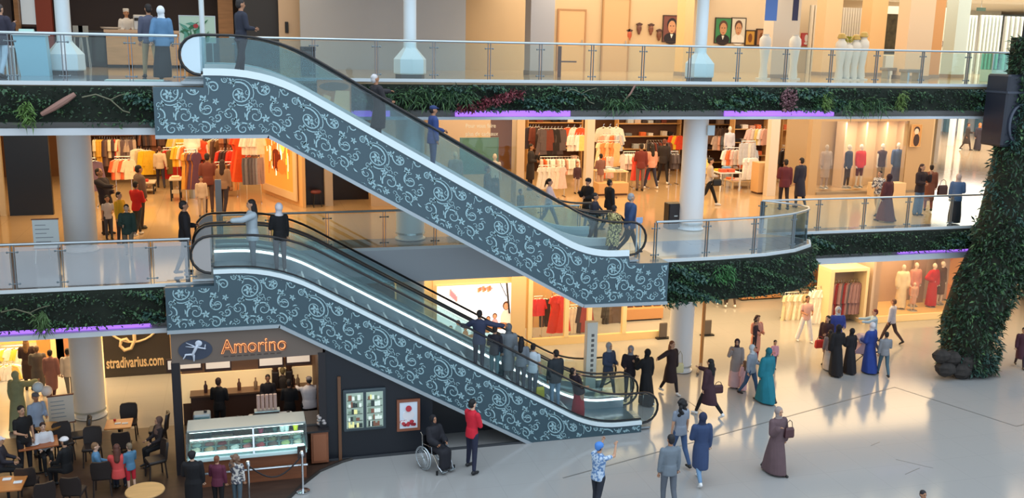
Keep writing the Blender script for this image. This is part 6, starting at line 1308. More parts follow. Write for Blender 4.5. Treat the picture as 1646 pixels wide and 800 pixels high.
P('little girl in a long pink dress before the woman raising a phone', 15.35, 2.45, 0, .95, 180, 'stand', ('down', 'hold'), ('abaya', (226, 172, 172)), ('trousers', WHT), ('long', (120, 84, 60)), 2, kid=1)
P('woman with pale grey headscarf and grey denim top left of the teal robe', 15.3, 1.95, 0, 1.68, 30, 'walk', ('hold', 'down'), ('shirt', (146, 154, 168)), ('trousers', (60, 84, 116)), ('hijab', (200, 206, 212)), 0, fat=1.15)
P('woman in a teal robe and teal headscarf walking with the group', 15.5, 1.35, 0, 1.76, 195, 'walk', ('down', 'down'), ('abaya', (24, 116, 132)), ('trousers', BLK), ('hijab', (26, 100, 112)), 0, fat=1.12)
P('toddler in a pink top right of the teal robe', 17.45, 4.15, 0, .97, -10, 'stand', ('down', 'hold'), ('shirt', (214, 150, 160)), ('trousers', (60, 70, 96)), ('pony', HB), 0, kid=1)
P('woman in white trousers and pink top by the cream dresses', 20.25, 6.7, 0, 1.76, -10, 'wide', ('hold', 'hold'), ('tee', (226, 176, 160)), ('wide', (232, 226, 226)), ('pony', HB), 1, WHT)
P('woman with white headscarf and bright blue jacket in the right group', 20.2, 4.7, 0, 1.86, -10, 'stand', ('hold', 'down'), ('coat', (52, 66, 140)), ('trousers', BLK), ('hijab', (190, 190, 196)), 0, fat=1.1)
P('woman in dark jacket carrying a red bag at the left of the right group', 19.6, 4.4, 0, 1.70, -60, 'walk', ('hold', 'down'), ('jacket', (52, 28, 36)), ('trousers', (44, 28, 34)), ('long', HB), 0)
handbag('red handbag at the left of the right group', (19.15, 4.1, .95), (200, 50, 40), .34, .3, .12)
P('girl in a grey top and pale skirt in the right group', 19.3, 3.75, 0, 1.38, 160, 'walk', ('down', 'down'), ('shirt', (130, 116, 116)), ('skirt', (196, 182, 170)), ('long', HB), 0, kid=.3)
P('woman in a full black robe, left one of the pair in the right group', 19.15, 3.1, 0, 1.74, 175, 'step', ('down', 'hold'), ('abaya', (18, 14, 18)), ('trousers', BLK), ('hijab', (16, 13, 17)), 0)
P('shorter woman in a full black robe, right one of the pair in the right group', 19.75, 3.2, 0, 1.55, 190, 'step', ('hold', 'down'), ('abaya', (22, 16, 21)), ('trousers', BLK), ('hijab', (20, 15, 20)), 0)
P('woman in a long royal blue robe and white headscarf beside the pushchair', 20.45, 3.1, 0, 1.74, 200, 'step', ('hold', 'down'), ('abaya', (34, 60, 134)), ('trousers', BLK), ('hijab', (206, 200, 204)), 0, fat=1.12)
P('woman with reddish hair and pale blue shirt pushing the pushchair', 21.8, 4.8, 0, 1.70, -110, 'walk', ('reach', 'reach'), ('shirt', (170, 192, 206)), ('trousers', (60, 60, 80)), ('short', (110, 40, 36)), 0)
P('man in a pale shirt and dark trousers striding by the shop window', 23.4, 5.9, 0, 1.74, -150, 'stride', ('down', 'down'), ('shirt', (196, 192, 202)), ('trousers', (66, 48, 50)), ('short', (110, 76, 60)), 1)
P('boy in grey shirt and teal jeans right of the royal blue robe', 20.75, 2.7, 0, 1.55, 165, 'walk', ('down', 'hold'), ('shirt', (132, 132, 136)), ('trousers', (74, 98, 110)), ('short', HB), 1)
P('person in dark maroon clothes at the right edge of the ground floor', 26.1, 2.4, 0, 1.45, -30, 'walk', ('down', 'down'), ('coat', (74, 36, 48)), ('trousers', (50, 34, 44)), ('short', HB), 0)
for i, (x, c_) in enumerate(((1159, (40, 30, 30)), (1174, (60, 44, 40)))):
    q = at_z(x, 492, 0); P(('left', 'right')[i]+' one of two distant shoppers whose legs show below the rounded island', q.x, q.y, 0, 1.7, 170, 'walk', ('down', 'down'), ('shirt', (90, 70, 64)), ('trousers', c_), ('short', HB), 1, WHT, vox=.03)
P('woman with long curly black hair, grey top and blue jeans walking away', 10.85, -2.3, 0, 1.86, 190, 'walk', ('down', 'down'), ('tee', (134, 142, 156)), ('trousers', (60, 84, 122)), ('curly', (18, 14, 18)), 0, vox=.016)
P('woman with navy coat and dark headscarf and light jeans walking away', 10.92, -3.35, 0, 1.86, 175, 'walk2', ('hold', 'down'), ('coat', (48, 66, 102)), ('trousers', (110, 144, 178)), ('hijab', (36, 44, 72)), 0, WHT, vox=.016)
P('dark haired man in a grey shirt and grey trousers seen from behind', 9.5, -4.55, 0, 1.88, 180, 'step', ('down', 'down'), ('shirt', (112, 122, 132)), ('trousers', (92, 98, 108)), ('short', (28, 26, 30)), 1, vox=.016)
P('person in blue head wrap and blue floral shirt taking a photo', 7.84, -4.25, 0, 1.72, 120, 'step', ('up', 'up'), ('shirt', (120, 150, 200), FLOR), ('trousers', (36, 40, 52)), ('turban', (74, 130, 205)), 0, short=True, fat=1.1, vox=.016)
P('woman in a long brown robe and patterned headscarf walking towards us', 13.1, -3.3, 0, 1.79, 10, 'walk', ('down', 'phone'), ('abaya', (98, 76, 80)), ('trousers', BLK), ('hijab', (150, 136, 132)), 0, fat=1.1, vox=.016)
handbag('brown shoulder bag of the woman in the long brown robe', (13.36, -3.42, 1.28), (84, 52, 56), .26, .28, .2)
P('young man in a bright red jumper, navy trousers and black boots', 5.5, -1.35, 0, 1.90, 120, 'wide', ('cross', 'cross'), ('shirt', (205, 30, 52)), ('trousers', (30, 34, 58)), ('short', (14, 12, 15)), 2, (20, 20, 24), vox=.016)
P('dark haired person at the bottom edge of the photo', 14.1, -7.6, 0, 1.40, 0, 'stand', ('down', 'down'), ('shirt', (60, 50, 70)), ('trousers', BLK), ('short', (30, 24, 32)), 1)
# ---- ground floor left: shoppers and cafe guests
P('woman in a pale green robe standing at the left edge of the ground floor', -6.1, 4.1, 0, 1.66, 150, 'step', ('down', 'reach'), ('abaya', (150, 156, 120)), ('trousers', WHT), ('hijab', (160, 164, 130)), 0, fat=1.15)
P('long haired person in dark brown clothes, left of the three at the bright shop', -6.45, 7.4, 0, 1.62, 180, 'stand', ('hold', 'down'), ('coat', (66, 44, 40)), ('trousers', (50, 36, 34)), ('long', (140, 100, 60)), 0)
P('person in an olive grey jacket, middle of the three at the bright shop', -6.05, 6.8, 0, 1.55, 185, 'stand', ('hold', 'down'), ('coat', (100, 92, 84)), ('trousers', (70, 60, 56)), ('short', (110, 84, 60)), 0, fat=1.2)
P('woman in a dusty pink long jacket, right of the three at the bright shop', -5.6, 6.3, 0, 1.55, 170, 'step', ('down', 'down'), ('coat', (156, 108, 100)), ('trousers', (90, 50, 50)), ('short', HB), 0)
P('man in a white shirt and grey jeans walking left of the ground floor column', -5.1, 6.2, 0, 1.62, 180, 'walk', ('down', 'down'), ('shirt', (222, 206, 190)), ('trousers', (130, 124, 120)), ('short', HB), 1)
P('man in grey cap and pale blue shirt behind the cafe table', -5.25, 2.1, 0, 1.70, 40, 'stand', ('hold', 'down'), ('shirt', (150, 166, 188)), ('trousers', (60, 60, 70)), ('cap', (96, 94, 98)), 1)
P('waiter in a black V-neck T-shirt standing by the cafe table', -5.35, .9, 0, 1.80, 40, 'stand', ('down', 'hold'), ('tee', (16, 14, 16)), ('trousers', (32, 30, 36)), ('short', HB), 0)
SIT = dict(legs='sit')
P('boy in a black and white top seated at the wooden cafe table', -4.95, 1.15, 0.02, 1.55, 20, 'sit', ('lap', 'lap'), ('shirt', (220, 220, 224)), ('trousers', BLK), ('short', (60, 40, 34)), 2)
P('person in a white and red cap seated at the left of the cafe table', -5.75, .25, 0.02, 1.65, 90, 'sit', ('lap', 'lap'), ('shirt', (40, 36, 44)), ('trousers', BLK), ('cap', (226, 214, 214)), 0)
P('person in black with a white head covering seated nearest the cafe table', -4.25, -.15, 0.02, 1.65, -120, 'sit', ('lap', 'down'), ('shirt', (14, 12, 15)), ('trousers', BLK), ('hat', (228, 222, 222)), 0)
P('child in a blue shirt seated left of the woman in the orange red top', -3.55, -.35, 0.02, 1.5, 100, 'sit', ('lap', 'lap'), ('shirt', (86, 130, 164)), ('trousers', (30, 34, 50)), ('short', (130, 96, 66)), 2)
P('woman with long brown hair and orange red top seated with two children', -3.02, -.75, 0.02, 1.6, 180, 'sit', ('lap', 'lap'), ('shirt', (210, 74, 70)), ('trousers', (26, 28, 44)), ('long', (92, 52, 40)), 0)
P('small boy in light blue shirt and red shorts standing by the seated woman', -2.75, -.7, 0.015, 1.22, 215, 'stand', ('hold', 'phone'), ('shirt', (80, 122, 150)), ('shorts', (196, 36, 52)), ('short', (122, 104, 84)), 2, kid=.5)
P('person with a pale scarf behind the small boy in the cafe', -2.2, .9, 0.02, 1.55, -60, 'sit', ('lap', 'lap'), ('shirt', (44, 36, 38)), ('trousers', BLK), ('hijab', (110, 84, 74)), 0)
P('woman in black with a black hat in front of the ice cream counter', -1.25, -2.3, .012, 1.56, 175, 'stand', ('hold', 'down'), ('coat', (14, 12, 17)), ('trousers', BLK), ('turban', (24, 20, 26)), 2, fat=1.15, vox=.016)
P('woman in a maroon top in front of the ice cream counter', -.72, -2.2, .012, 1.36, 160, 'stand', ('hold', 'down'), ('shirt', (92, 34, 56)), ('trousers', BLK), ('short', (120, 70, 44)), 0, fat=1.1, vox=.016)
P('girl with curly light brown hair and floral top at the ice cream counter', -.30, -2.15, .012, 1.34, 150, 'stand', ('lap', 'down'), ('shirt', (170, 150, 150), FL2), ('trousers', (80, 96, 106)), ('curly', (126, 96, 76)), 0, vox=.016)
P('seller in a black shirt at the left of the ice cream kiosk', -.73, 2.2, 0.02, 1.70, 160, 'stand', ('hold', 'hold'), ('shirt', (12, 12, 18)), ('trousers', BLK), ('short', (54, 30, 26)), 1)
P('seller with dark hair behind the paper cup stacks', .58, 2.7, .02, 1.52, 0, 'stand', ('hold', 'hold'), ('shirt', (30, 26, 32)), ('trousers', BLK), ('short', HB), 1)
P('seller in black in the middle right of the ice cream kiosk', 1.12, 1.9, .02, 1.62, 170, 'stand', ('hold', 'hold'), ('shirt', (12, 12, 18)), ('trousers', BLK), ('short', HB), 1)
P('cook in a white shirt and grey cap at the right of the ice cream kiosk', 1.66, 1.9, .02, 1.66, 190, 'stand', ('reach', 'hold'), ('shirt', (226, 220, 224)), ('trousers', BLK), ('cap', (150, 140, 140)), 1, fat=1.4)
P('seller with blond hair at the back shelf of the kiosk', 1.0, 3.0, .02, 1.6, 180, 'stand', ('hold', 'hold'), ('shirt', (60, 50, 44)), ('trousers', BLK), ('short', (120, 100, 60)), 0)
# wheelchair and its rider
wc = thing('wheelchair', 'wheelchair with silver wheels in front of the black kiosk wall', 'wheelchair', (4.62, -.95, 0), R(28))
for sx in (-.31, .31):
    b = MB(); b.tube([(sx, .1+.30*math.cos(a), .31+.30*math.sin(a)) for a in [2*PI*k/24 for k in range(24)]], .018, 6, closed=True)
    for k in range(12): a = PI*k/12; b.tube([(sx, .1+.29*math.cos(a), .31+.29*math.sin(a)), (sx, .1-.29*math.cos(a), .31-.29*math.sin(a))], .003, 4)
    b.build('wheel', STEEL, wc, True); b = MB(); b.tube([(sx*1.12, .1+.26*math.cos(a), .31+.26*math.sin(a)) for a in [2*PI*k/20 for k in range(20)]], .009, 5, closed=True); b.build('push_rim', CHROME, wc, True)
    b = MB(); b.lathe(sx*.9, -.42, [(.001, .02), (.03, .02), (.03, .12), (.001, .12)], 10); b.build('castor', BLACK, wc)
    b = MB(); b.tube([(sx*.8, .28, .95), (sx*.8, .22, .9), (sx*.8, .2, .48), (sx*.8, -.25, .48), (sx*.7, -.40, .2), (sx*.6, -.5, .1)], .013, 6); b.tube([(sx*.85, .2, .68), (sx*.85, -.18, .68), (sx*.85, -.2, .48)], .013, 6); b.build('side_frame', CHROME, wc, True)
b = MB(); b.box(-.23, -.22, .46, .23, .2, .50, bev=.01); b.build('seat', BLACK, wc); b = MB(); b.box(-.23, .19, .50, .23, .22, .88, bev=.01); b.build('backrest', BLACK, wc)
for sx in (-1, 1): b = MB(); b.box(sx*.13-.08, -.56, .08, sx*.13+.08, -.42, .10); b.build('footrest', STEEL, wc)
P('person in black clothes seated in the wheelchair', 4.62, -.95, .07, 1.66, 28, 'sit', ('lap', 'lap'), ('abaya', (26, 26, 34)), ('trousers', BLK), ('hijab', (22, 20, 26)), 1, lean=6)
# pushchair
pc = thing('pushchair', 'pushchair with a pale pink seat beside the royal blue robe', 'pushchair', (20.75, 3.9, 0), R(-110))
b = MB(); b.loft([[(x, y+oy, z) for x, y in ((-.22, -.18), (.22, -.18), (.22, .18), (-.22, .18))] for oy, z in ((-.1, .45), (-.12, .55), (.05, .75), (.14, .95))]); b.build('seat', mat((196, 160, 168), .8), pc)
b = MB(); b.loft([[(x*k, y*k+oy, z) for x, y in ((-.25, -.22), (.25, -.22), (.25, .22), (-.25, .22))] for oy, z, k in ((.05, .85, 1), (-.02, 1.0, .95), (-.0, 1.1, .6))]); b.build('canopy', mat((170, 150, 160), .8), pc)
for sx in (-.25, .25):
    b = MB(); b.tube([(sx, -.35, .1), (sx, 0, .45), (sx, .42, 1.05)], .014, 6); b.tube([(sx, .35, .1), (sx, 0, .45)], .014, 6); b.build('side_frame', BLACK, pc)
    for y in (-.35, .35): b = MB(); b.tube([(sx-.02, y, .1), (sx+.02, y, .1)], .1, 12); b.build('wheel', BLACK, pc, True)
b = MB(); b.tube([(-.25, .42, 1.05), (.25, .42, 1.05)], .018, 6); b.build('handle', BLACK, pc)
# ---- mannequins
MW = (232, 222, 210)
def mann(label, px_, py_, Y, Z, h, face, top, bot, legs='stand', arms=('down', 'down'), col=MW, up=0):
    q = at_y(px_, py_, Y); t, _ = P(label, q.x, Y, Z+up+.02, h, face, legs, arms, top, bot, ('none', BLK), 0, (200, 190, 180), cat='mannequin', name='mannequin', bodycol=col, vox=.022)
    b = MB(); b.lathe(0, 0, [(.2, -.02-up), (.2, 0), (.18, .012)], 16); b.build('stand', STEEL, t)
mann('mannequin in navy jacket and dark trousers, leftmost in the first floor window', 1360, 300, 11.8, F1+.1, 1.80, 30, ('jacket', (52, 58, 82)), ('trousers', (56, 40, 42)))
mann('mannequin in a bright red jacket, second in the first floor window', 1379, 300, 11.9, F1+.1, 1.80, 10, ('jacket', (225, 40, 32)), ('shorts', (90, 24, 30)))
mann('mannequin in a black crop top, third in the first floor window', 1413, 300, 11.9, F1+.1, 1.82, 0, ('vest', (70, 44, 50)), ('trousers', (150, 130, 104)))
mann('mannequin in blue cardigan and blue skirt, rightmost in the first floor window', 1438, 300, 11.9, F1+.1, 1.85, -10, ('jacket', (76, 96, 140)), ('skirt', (80, 84, 122)))
mann('grey mannequin behind the glass at the left of the first floor window', 1324, 300, 11.9, F1+.1, 1.8, 0, ('coat', (176, 156, 142)), ('trousers', (170, 150, 140)), col=(190, 175, 160))
mann('white mannequin in a white blouse beside the teal poster', 795, 280, 10.9, F1, 1.8, 0, ('tee', (235, 228, 220)), ('skirt', (60, 50, 50)))
mann('mannequin in grey coat and white shirt left of the teal poster', 732, 280, 11.2, F1, 1.85, 0, ('coat', (150, 150, 160)), ('trousers', (120, 120, 134)))
mann('bright white mannequin with flowing white coat in the left store', 311, 280, 13.8, F1, 1.85, 170, ('coat', (250, 246, 236)), ('skirt', (220, 70, 40)), up=.9)
mann('pale mannequin in a red waistcoat in the left store', 325, 270, 14.3, F1, 1.8, 170, ('vest', (214, 80, 46)), ('trousers', (90, 50, 44)), up=.5)
for i, (x, c_, lb) in enumerate(((1448, (246, 236, 205), 'mannequin in a long cream dress, leftmost in the ground floor window'), (1468, (214, 150, 140), 'mannequin in a dusty pink dress, second in the ground floor window'), (1497, (190, 34, 44), 'mannequin in a long red dress in the ground floor window'), (1510, (90, 60, 40), 'mannequin in a dark strappy dress behind the one in red'))):
    mann(lb, x, 480, 9.1+.25*(i % 2), .3, 1.82, -10+10*i, ('abaya' if i in (0, 2) else 'coat', c_), ('trousers', c_) if i in (0, 2) else ('shorts', c_), arms=('down', 'hip' if i == 2 else 'down'))
mann('child mannequin in a pale pink dress below the dusty pink one', 1466, 500, 8.75, .3, 1.15, 0, ('coat', (226, 180, 160)), ('shorts', (226, 180, 160)))
mann('mannequin in a white shirt on the right of the tall rail in the middle store', 1170, 260, 15.2, F1, 1.8, 0, ('shirt', (214, 214, 226)), ('trousers', (150, 150, 170)), up=.6)
# ================================================================== ice cream kiosk
KX0, KX1 = -1.74, 1.90
DK1 = mat((34, 30, 34), .4); DKW = mat((24, 28, 36), .35)
zbl = at_y(272, 588, .02).z; zbr = at_y(540, 568, .02).z
lowz = lambda x: 3.80 if x < .86 else 3.80-(x-.86)*.5697
t = thing('kiosk_sign', 'brown fascia sign reading Amorino with a small winged figure emblem', 'shop sign', (KX0, .10, zbl)); w_ = KX1-KX0
b = MB(); b.prism([(0, 0), (w_, zbr-zbl), (w_, lowz(KX1)-zbl-.02), (.86-KX0, 3.78-zbl), (0, 3.78-zbl)], -.06, .06); b.build('fascia', mat((112, 98, 88), .5), t)
q = at_y(356, 568, .03); LT = mat((235, 150, 90), .4, emit=1.1); LTD = mat((120, 60, 36), .4, .3)
o = text_mesh('lettering', 'Amorino', .50, LT, t, (q.x-KX0, -.075, q.z-zbl), ext=.012, width=at_y(461, 560, .03).x-q.x, bold=.006)
o2 = text_mesh('letter_faces', 'Amorino', .50, LTD, t, (q.x-KX0, -.105, q.z-zbl), ext=.008, width=at_y(461, 560, .03).x-q.x-.02, bold=-.010)
b = MB(); 
for k in range(9): b.box(q.x-KX0+.05+k*.16, -.065, q.z-zbl-.10, q.x-KX0+.16+k*.16, -.06, q.z-zbl-.07)
b.build('small_writing', mat((80, 66, 58), .5), t)
q = at_y(314, 562, .03); ex, ez = q.x-KX0, q.z-zbl
b = MB(); blob(b, ex, ez, .40, .26, -.06, 0, 28, .02); em = b.build('emblem_oval', mat((58, 66, 84), .4), t)
b = MB(); y = -.10; b.ell((ex+.06, y, ez+.13), .06, .02, .06, 10, 6); b.cap((ex+.02, y, ez+.06), (ex-.04, y, ez-.07), .06, .05, 8, flat=.5); b.cap((ex-.05, y, ez-.08), (ex-.16, y, ez-.08), .035, .025, 6, flat=.6); b.cap((ex-.16, y, ez-.08), (ex-.20, y, ez-.15), .022, .02, 6, flat=.6); b.cap((ex-.03, y, ez-.10), (ex-.03, y, ez-.2), .035, .022, 6, flat=.6)
b.cap((ex+.05, y, ez+.05), (ex+.16, y, ez+.02), .025, .02, 6, flat=.6); b.cap((ex+.16, y, ez+.02), (ex+.17, y, ez+.09), .018, .015, 6, flat=.6); b.cap((ex-.02, y, ez+.08), (ex-.14, y, ez+.15), .03, .012, 6, flat=.4); b.cap((ex-.02, y, ez+.06), (ex-.15, y, ez+.08), .03, .012, 6, flat=.4)
b.v = [(ex+(x_-ex)*1.4, y_, ez+(z_-ez)*1.3) for x_, y_, z_ in b.v]
b.build('winged_figure', mat((205, 212, 225), .5), t, True)
b = MB(); b.box(KX0-.02, .02, 0, KX0+.18, .25, 2.95); b.box(KX1-.12, .02, 0, KX1+.06, .25, zbr+.05); struct(b.build('wall_kiosk_posts', DK1))
b = MB(); b.box(KX0, 3.38, 0, KX1+.1, 3.48, 3.6); b.box(KX1-.05, .25, 0, KX1+.05, 3.4, 3.2); b.box(KX0, .25, 0, KX0+.08, 1.2, 3.6); struct(b.build('wall_kiosk_back', mat((96, 70, 54), .6)))
a, c = at_y(290, 640, 3.34), at_y(507, 628, 3.34)
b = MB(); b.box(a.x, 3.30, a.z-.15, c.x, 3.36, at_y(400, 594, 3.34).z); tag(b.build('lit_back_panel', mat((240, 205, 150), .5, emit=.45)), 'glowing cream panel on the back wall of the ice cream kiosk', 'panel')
for i, (x0, x1, y0_, y1_) in enumerate(((268, 325, 585, 598), (329, 372, 584, 597), (415, 456, 579, 592), (459, 500, 574, 587))):
    Y = 2.2; a, c = at_y(x0, y1_, Y), at_y(x1, y0_, Y); t = thing('kiosk_menu_board', ('first', 'second', 'third', 'fourth')[i]+' hanging menu board from the left in the ice cream kiosk', 'menu board', (a.x, Y, a.z)); W = c.x-a.x
    b = MB(); b.box(0, -.03, 0, W, .03, .36, bev=.005); b.build('frame', mat((70, 46, 38), .5), t); b = MB(); b.box(.04, -.036, .08, W-.04, -.03, .32); b.build('screen', mat((224, 205, 185), .5, emit=.6), t)
    b = MB(); b.tube([(W/2, 0, .36), (W/2, 0, 3.5-a.z)], .012, 5); b.build('rod', STEEL, t)
# back counter and machines
t = thing('back_counter', 'dark wooden back counter of the ice cream kiosk', 'counter', (-1.3, 2.85, 0)); b = MB(); b.box(-.2, .0, 0, 3.0, .45, 1.0, bev=.01); b.build('body', mat((70, 46, 36), .5), t); b = MB(); b.box(-.22, -.03, 1.0, 3.02, .47, 1.05); b.build('worktop', mat((110, 80, 60), .4), t)
t = thing('front_counter', 'low dark work counter behind the ice cream display case', 'counter', (-1.35, .25, 0)); b = MB(); b.box(0, 0, 0, 3.15, .9, .95, bev=.01); b.build('body', mat((60, 44, 38), .5), t); b = MB(); b.box(-.02, -.02, .95, 3.17, .92, 1.0); b.build('worktop', mat((90, 84, 80), .3), t)
t = thing('cup_riser', 'low dark riser under the paper cup stacks', 'riser', (.49, .62, 1.002)); b = MB(); b.box(-.3, -.1, 0, .3, .1, .31, bev=.01); b.build('body', mat((60, 50, 48), .4), t); b = MB(); b.box(-.32, -.12, .31, .32, .12, .337); b.build('shelf_top', STEEL, t)
for i in range(5):
    x = .28+i*.105; b = MB()
    for k in range(12): b.lathe(0, 0, [(.036, k*.034), (.046, k*.034+.032), (.048, k*.034+.034)], 12)
    o = b.build('paper_cup_stack', mat((206, 176, 165), .6), None, True); o.location = (x, .62, 1.342); tag(o, 'tall stack of pale paper cups on the kiosk work counter', 'cups', 'paper cup stacks on the kiosk counter')
for i, (x, w2_, h, c_, lb) in enumerate(((-1.12, .42, .42, (150, 158, 160), 'steel blender station at the left of the kiosk work counter'), (-.35, .5, .2, (44, 40, 44), 'low black scale on the kiosk work counter'), (.12, .22, .22, (190, 180, 172), 'white cream dispenser left of the paper cups'), (.95, .36, .22, (176, 180, 184), 'steel tray box right of the paper cups'), (-.72, .2, .18, (206, 196, 186), 'small white bin beside the blender station'))):
    t = thing('kitchen_machine', lb, 'kitchen machine', (x, .55, 1.002)); b = MB(); b.box(-w2_/2, -.16, 0, w2_/2, .16, h, bev=.03); b.build('body', mat(c_, .35, .2), t); b = MB(); b.box(-w2_/2+.03, -.17, h*.6, w2_/2-.03, -.155, h*.85); b.build('display', mat((60, 90, 96), .3), t)
    b = MB(); b.lathe(w2_*.2, 0, [(.04, h), (.04, h+.05), (.02, h+.06)], 10); b.build('knob', BLACK, t)
for i, x in enumerate((-1.1, -.2, .25, .75, 1.3, 1.42)):
    b = MB(); b.lathe(0, 0, [(.05, 0), (.055, .2), (.02, .26), (.02, .34)], 12); o = b.build('syrup_bottle', mat(((60, 34, 30), (96, 60, 44), (150, 120, 90))[i % 3], .35), None, True); o.location = (x, 3.05, 1.052); tag(o, 'dark syrup bottle standing on the kiosk back counter', 'bottle', 'syrup bottles on the kiosk back counter')
for i, x in enumerate((.80, 1.18)):
    t = thing('coffee_grinder', ('left', 'right')[i]+' dark coffee grinder with a tapered hopper in the kiosk', 'coffee grinder', (x, 3.05, 1.052)); b = MB(); b.box(-.1, -.14, 0, .1, .14, .5, bev=.03); b.build('body', mat((50, 40, 36), .4), t); b = MB(); b.lathe(0, 0, [(.06, .5), (.16, .78), (.17, .9)], 14); b.build('hopper', mat((96, 66, 50), .3), t, True)
# gelato display case
CX0, CX1 = at_y(302, 760, -.9).x, at_y(494, 740, -.9).x
t = thing('ice_cream_display_case', 'long glass ice cream display case with wooden base and white lights', 'display case', (CX0, -.9, 0)); W = CX1-CX0
b = MB(); b.box(.1, .08, 0, W-.02, .95, .70, bev=.01); b.build('wooden_base', mat((128, 76, 48), .5, var=.15, scale=2, kind='wood'), t)
b = MB(); b.box(0, 0, .70, W, .98, .80, bev=.02); b.build('lower_trim', mat((200, 225, 225), .3, emit=.1), t)
b = MB(); b.tube([(-.0, -.06, .42), (W*1.0, -.06, .42)], .03, 8); b.build('kick_rail', CHROME, t, True)
b = MB(); b.box(.05, .08, .80, W-.05, .92, .84); b.build('display_bed', mat((225, 235, 235), .4), t)
b = MB(); b.box(.05, .35, 1.06, W-.05, .95, 1.08); b.build('middle_shelf', glass('shelf_glass', (210, 235, 235), .1), t)
b = MB(); b.box(0, .28, 1.36, W, 1.0, 1.42, bev=.01); b.build('top_plate', mat((168, 176, 172), .25, .3), t)
for x in (0, W*.55, W): b = MB(); b.prism([(0, .8), (.95, .8), (.95, 1.36), (.30, 1.36)], x-.02, x+.02, axis='x'); b.build('end_post', CHROME, t) if 0 < x < W else b.build('end_panel', glass('case_glass', (220, 240, 238), .08), t)
for x0, x1 in ((.02, W*.55-.03), (W*.55+.03, W-.02)):
    b = MB(); b.add([(x0, .02, .80), (x1, .02, .80), (x1, .30, 1.36), (x0, .30, 1.36), (x0, .03, .80), (x1, .03, .80), (x1, .31, 1.36), (x0, .31, 1.36)], [(0,1,2,3),(7,6,5,4),(0,4,5,1),(2,6,7,3)]); b.build('front_glass', glass('case_front', (228, 242, 240), .03), t)
for y, z in ((.10, .87), (.40, 1.10), (.34, 1.33)):
    b = MB(); b.box(.06, y, z, W-.06, y+.03, z+.025); b.build('light_tube', mat((235, 250, 250), .5, emit=9.0), t)
random.seed(14); GC = [(236, 222, 196), (206, 170, 130), (150, 96, 70), (240, 236, 228), (214, 120, 120), (190, 60, 70), (120, 90, 84), (200, 210, 140)]
n = 9
for r_ in range(2):
    for k in range(n):
        x = CX0+.2+k*(W-.4)/(n-1); b = MB(); b.box(-.13, -.11, 0, .13, .11, .05); 
        t2 = thing('gelato_tray', '%s tray of %s ice cream tub in the display case' % (('front row', 'back row')[r_], cname(GC[(k+r_*3) % 8])), 'ice cream tray', (x, -.9+.30+r_*.32, .842+r_*.0), 0, ('front', 'back')[r_]+' row of ice cream trays')
        b.build('pan', CHROME, t2); b = MB(); b.ell((0, 0, .05), .115, .095, .05, 12, 6); b.ell((.03, .02, .08), .06, .05, .035, 10, 6); b.build('ice_cream', mat(GC[(k+r_*3) % 8], .6), t2, True)
for i, (x, c_, h) in enumerate(((.62, (235, 228, 40), .15), (.45, (225, 235, 235), .2), (.36, (225, 235, 235), .2), (.22, (60, 90, 90), .12), (-.05, (150, 50, 80), .12))):
    b = MB(); b.lathe(0, 0, [(.055, 0), (.07, h*.9), (.072, h)], 14); o = b.build('dessert_tub', mat(c_, .5), None, True); o.location = (CX0+W*.55+.25+x*W*.45, -.9+.62, 1.082); tag(o, ('bright yellow tub', 'right white tub', 'left white tub', 'dark green tub', 'purple tub')[i]+' on the middle shelf of the ice cream case', 'tub')
b = MB(); b.box(-.1, -.02, 0, .1, .02, .3); o = b.build('round_price_sign', mat((60, 44, 40), .5)); o.location = (CX1-.14, -.98, .62); tag(o, 'small dark sign at the right corner of the ice cream case', 'sign')
a, c = at_y(499, 700, .0), at_y(527, 700, .0); t = thing('side_cabinet', 'warm wooden side cabinet with dark top right of the ice cream case', 'cabinet', (a.x, -.15, 0)); W2 = c.x-a.x
b = MB(); b.box(0, 0, .06, W2, .7, .9, bev=.01); bd = b.build('body', mat((136, 82, 54), .5, var=.15, scale=2, kind='wood'), t); b = MB(); b.box(.05, -.02, .12, W2-.05, 0, .84, bev=.005); d_ = b.build('door', mat((150, 92, 62), .5), t); b = MB(); b.box(-.25, -.02, .9, W2+.03, .72, .95); b.build('worktop', mat((40, 36, 38), .3), t)
b = MB()
for k in range(12): b.ell((.1*math.cos(k*2.1)*random.random(), .08*math.sin(k*1.7), .05+k*.022), .06, .06, .045, 8, 5)
o = b.build('wrapped_sweets_bag', mat((170, 160, 158), .3, .2), None, True); o.location = (a.x+W2*.6, .1, .955); tag(o, 'silvery heap of wrapped sweets on the side cabinet', 'sweets')
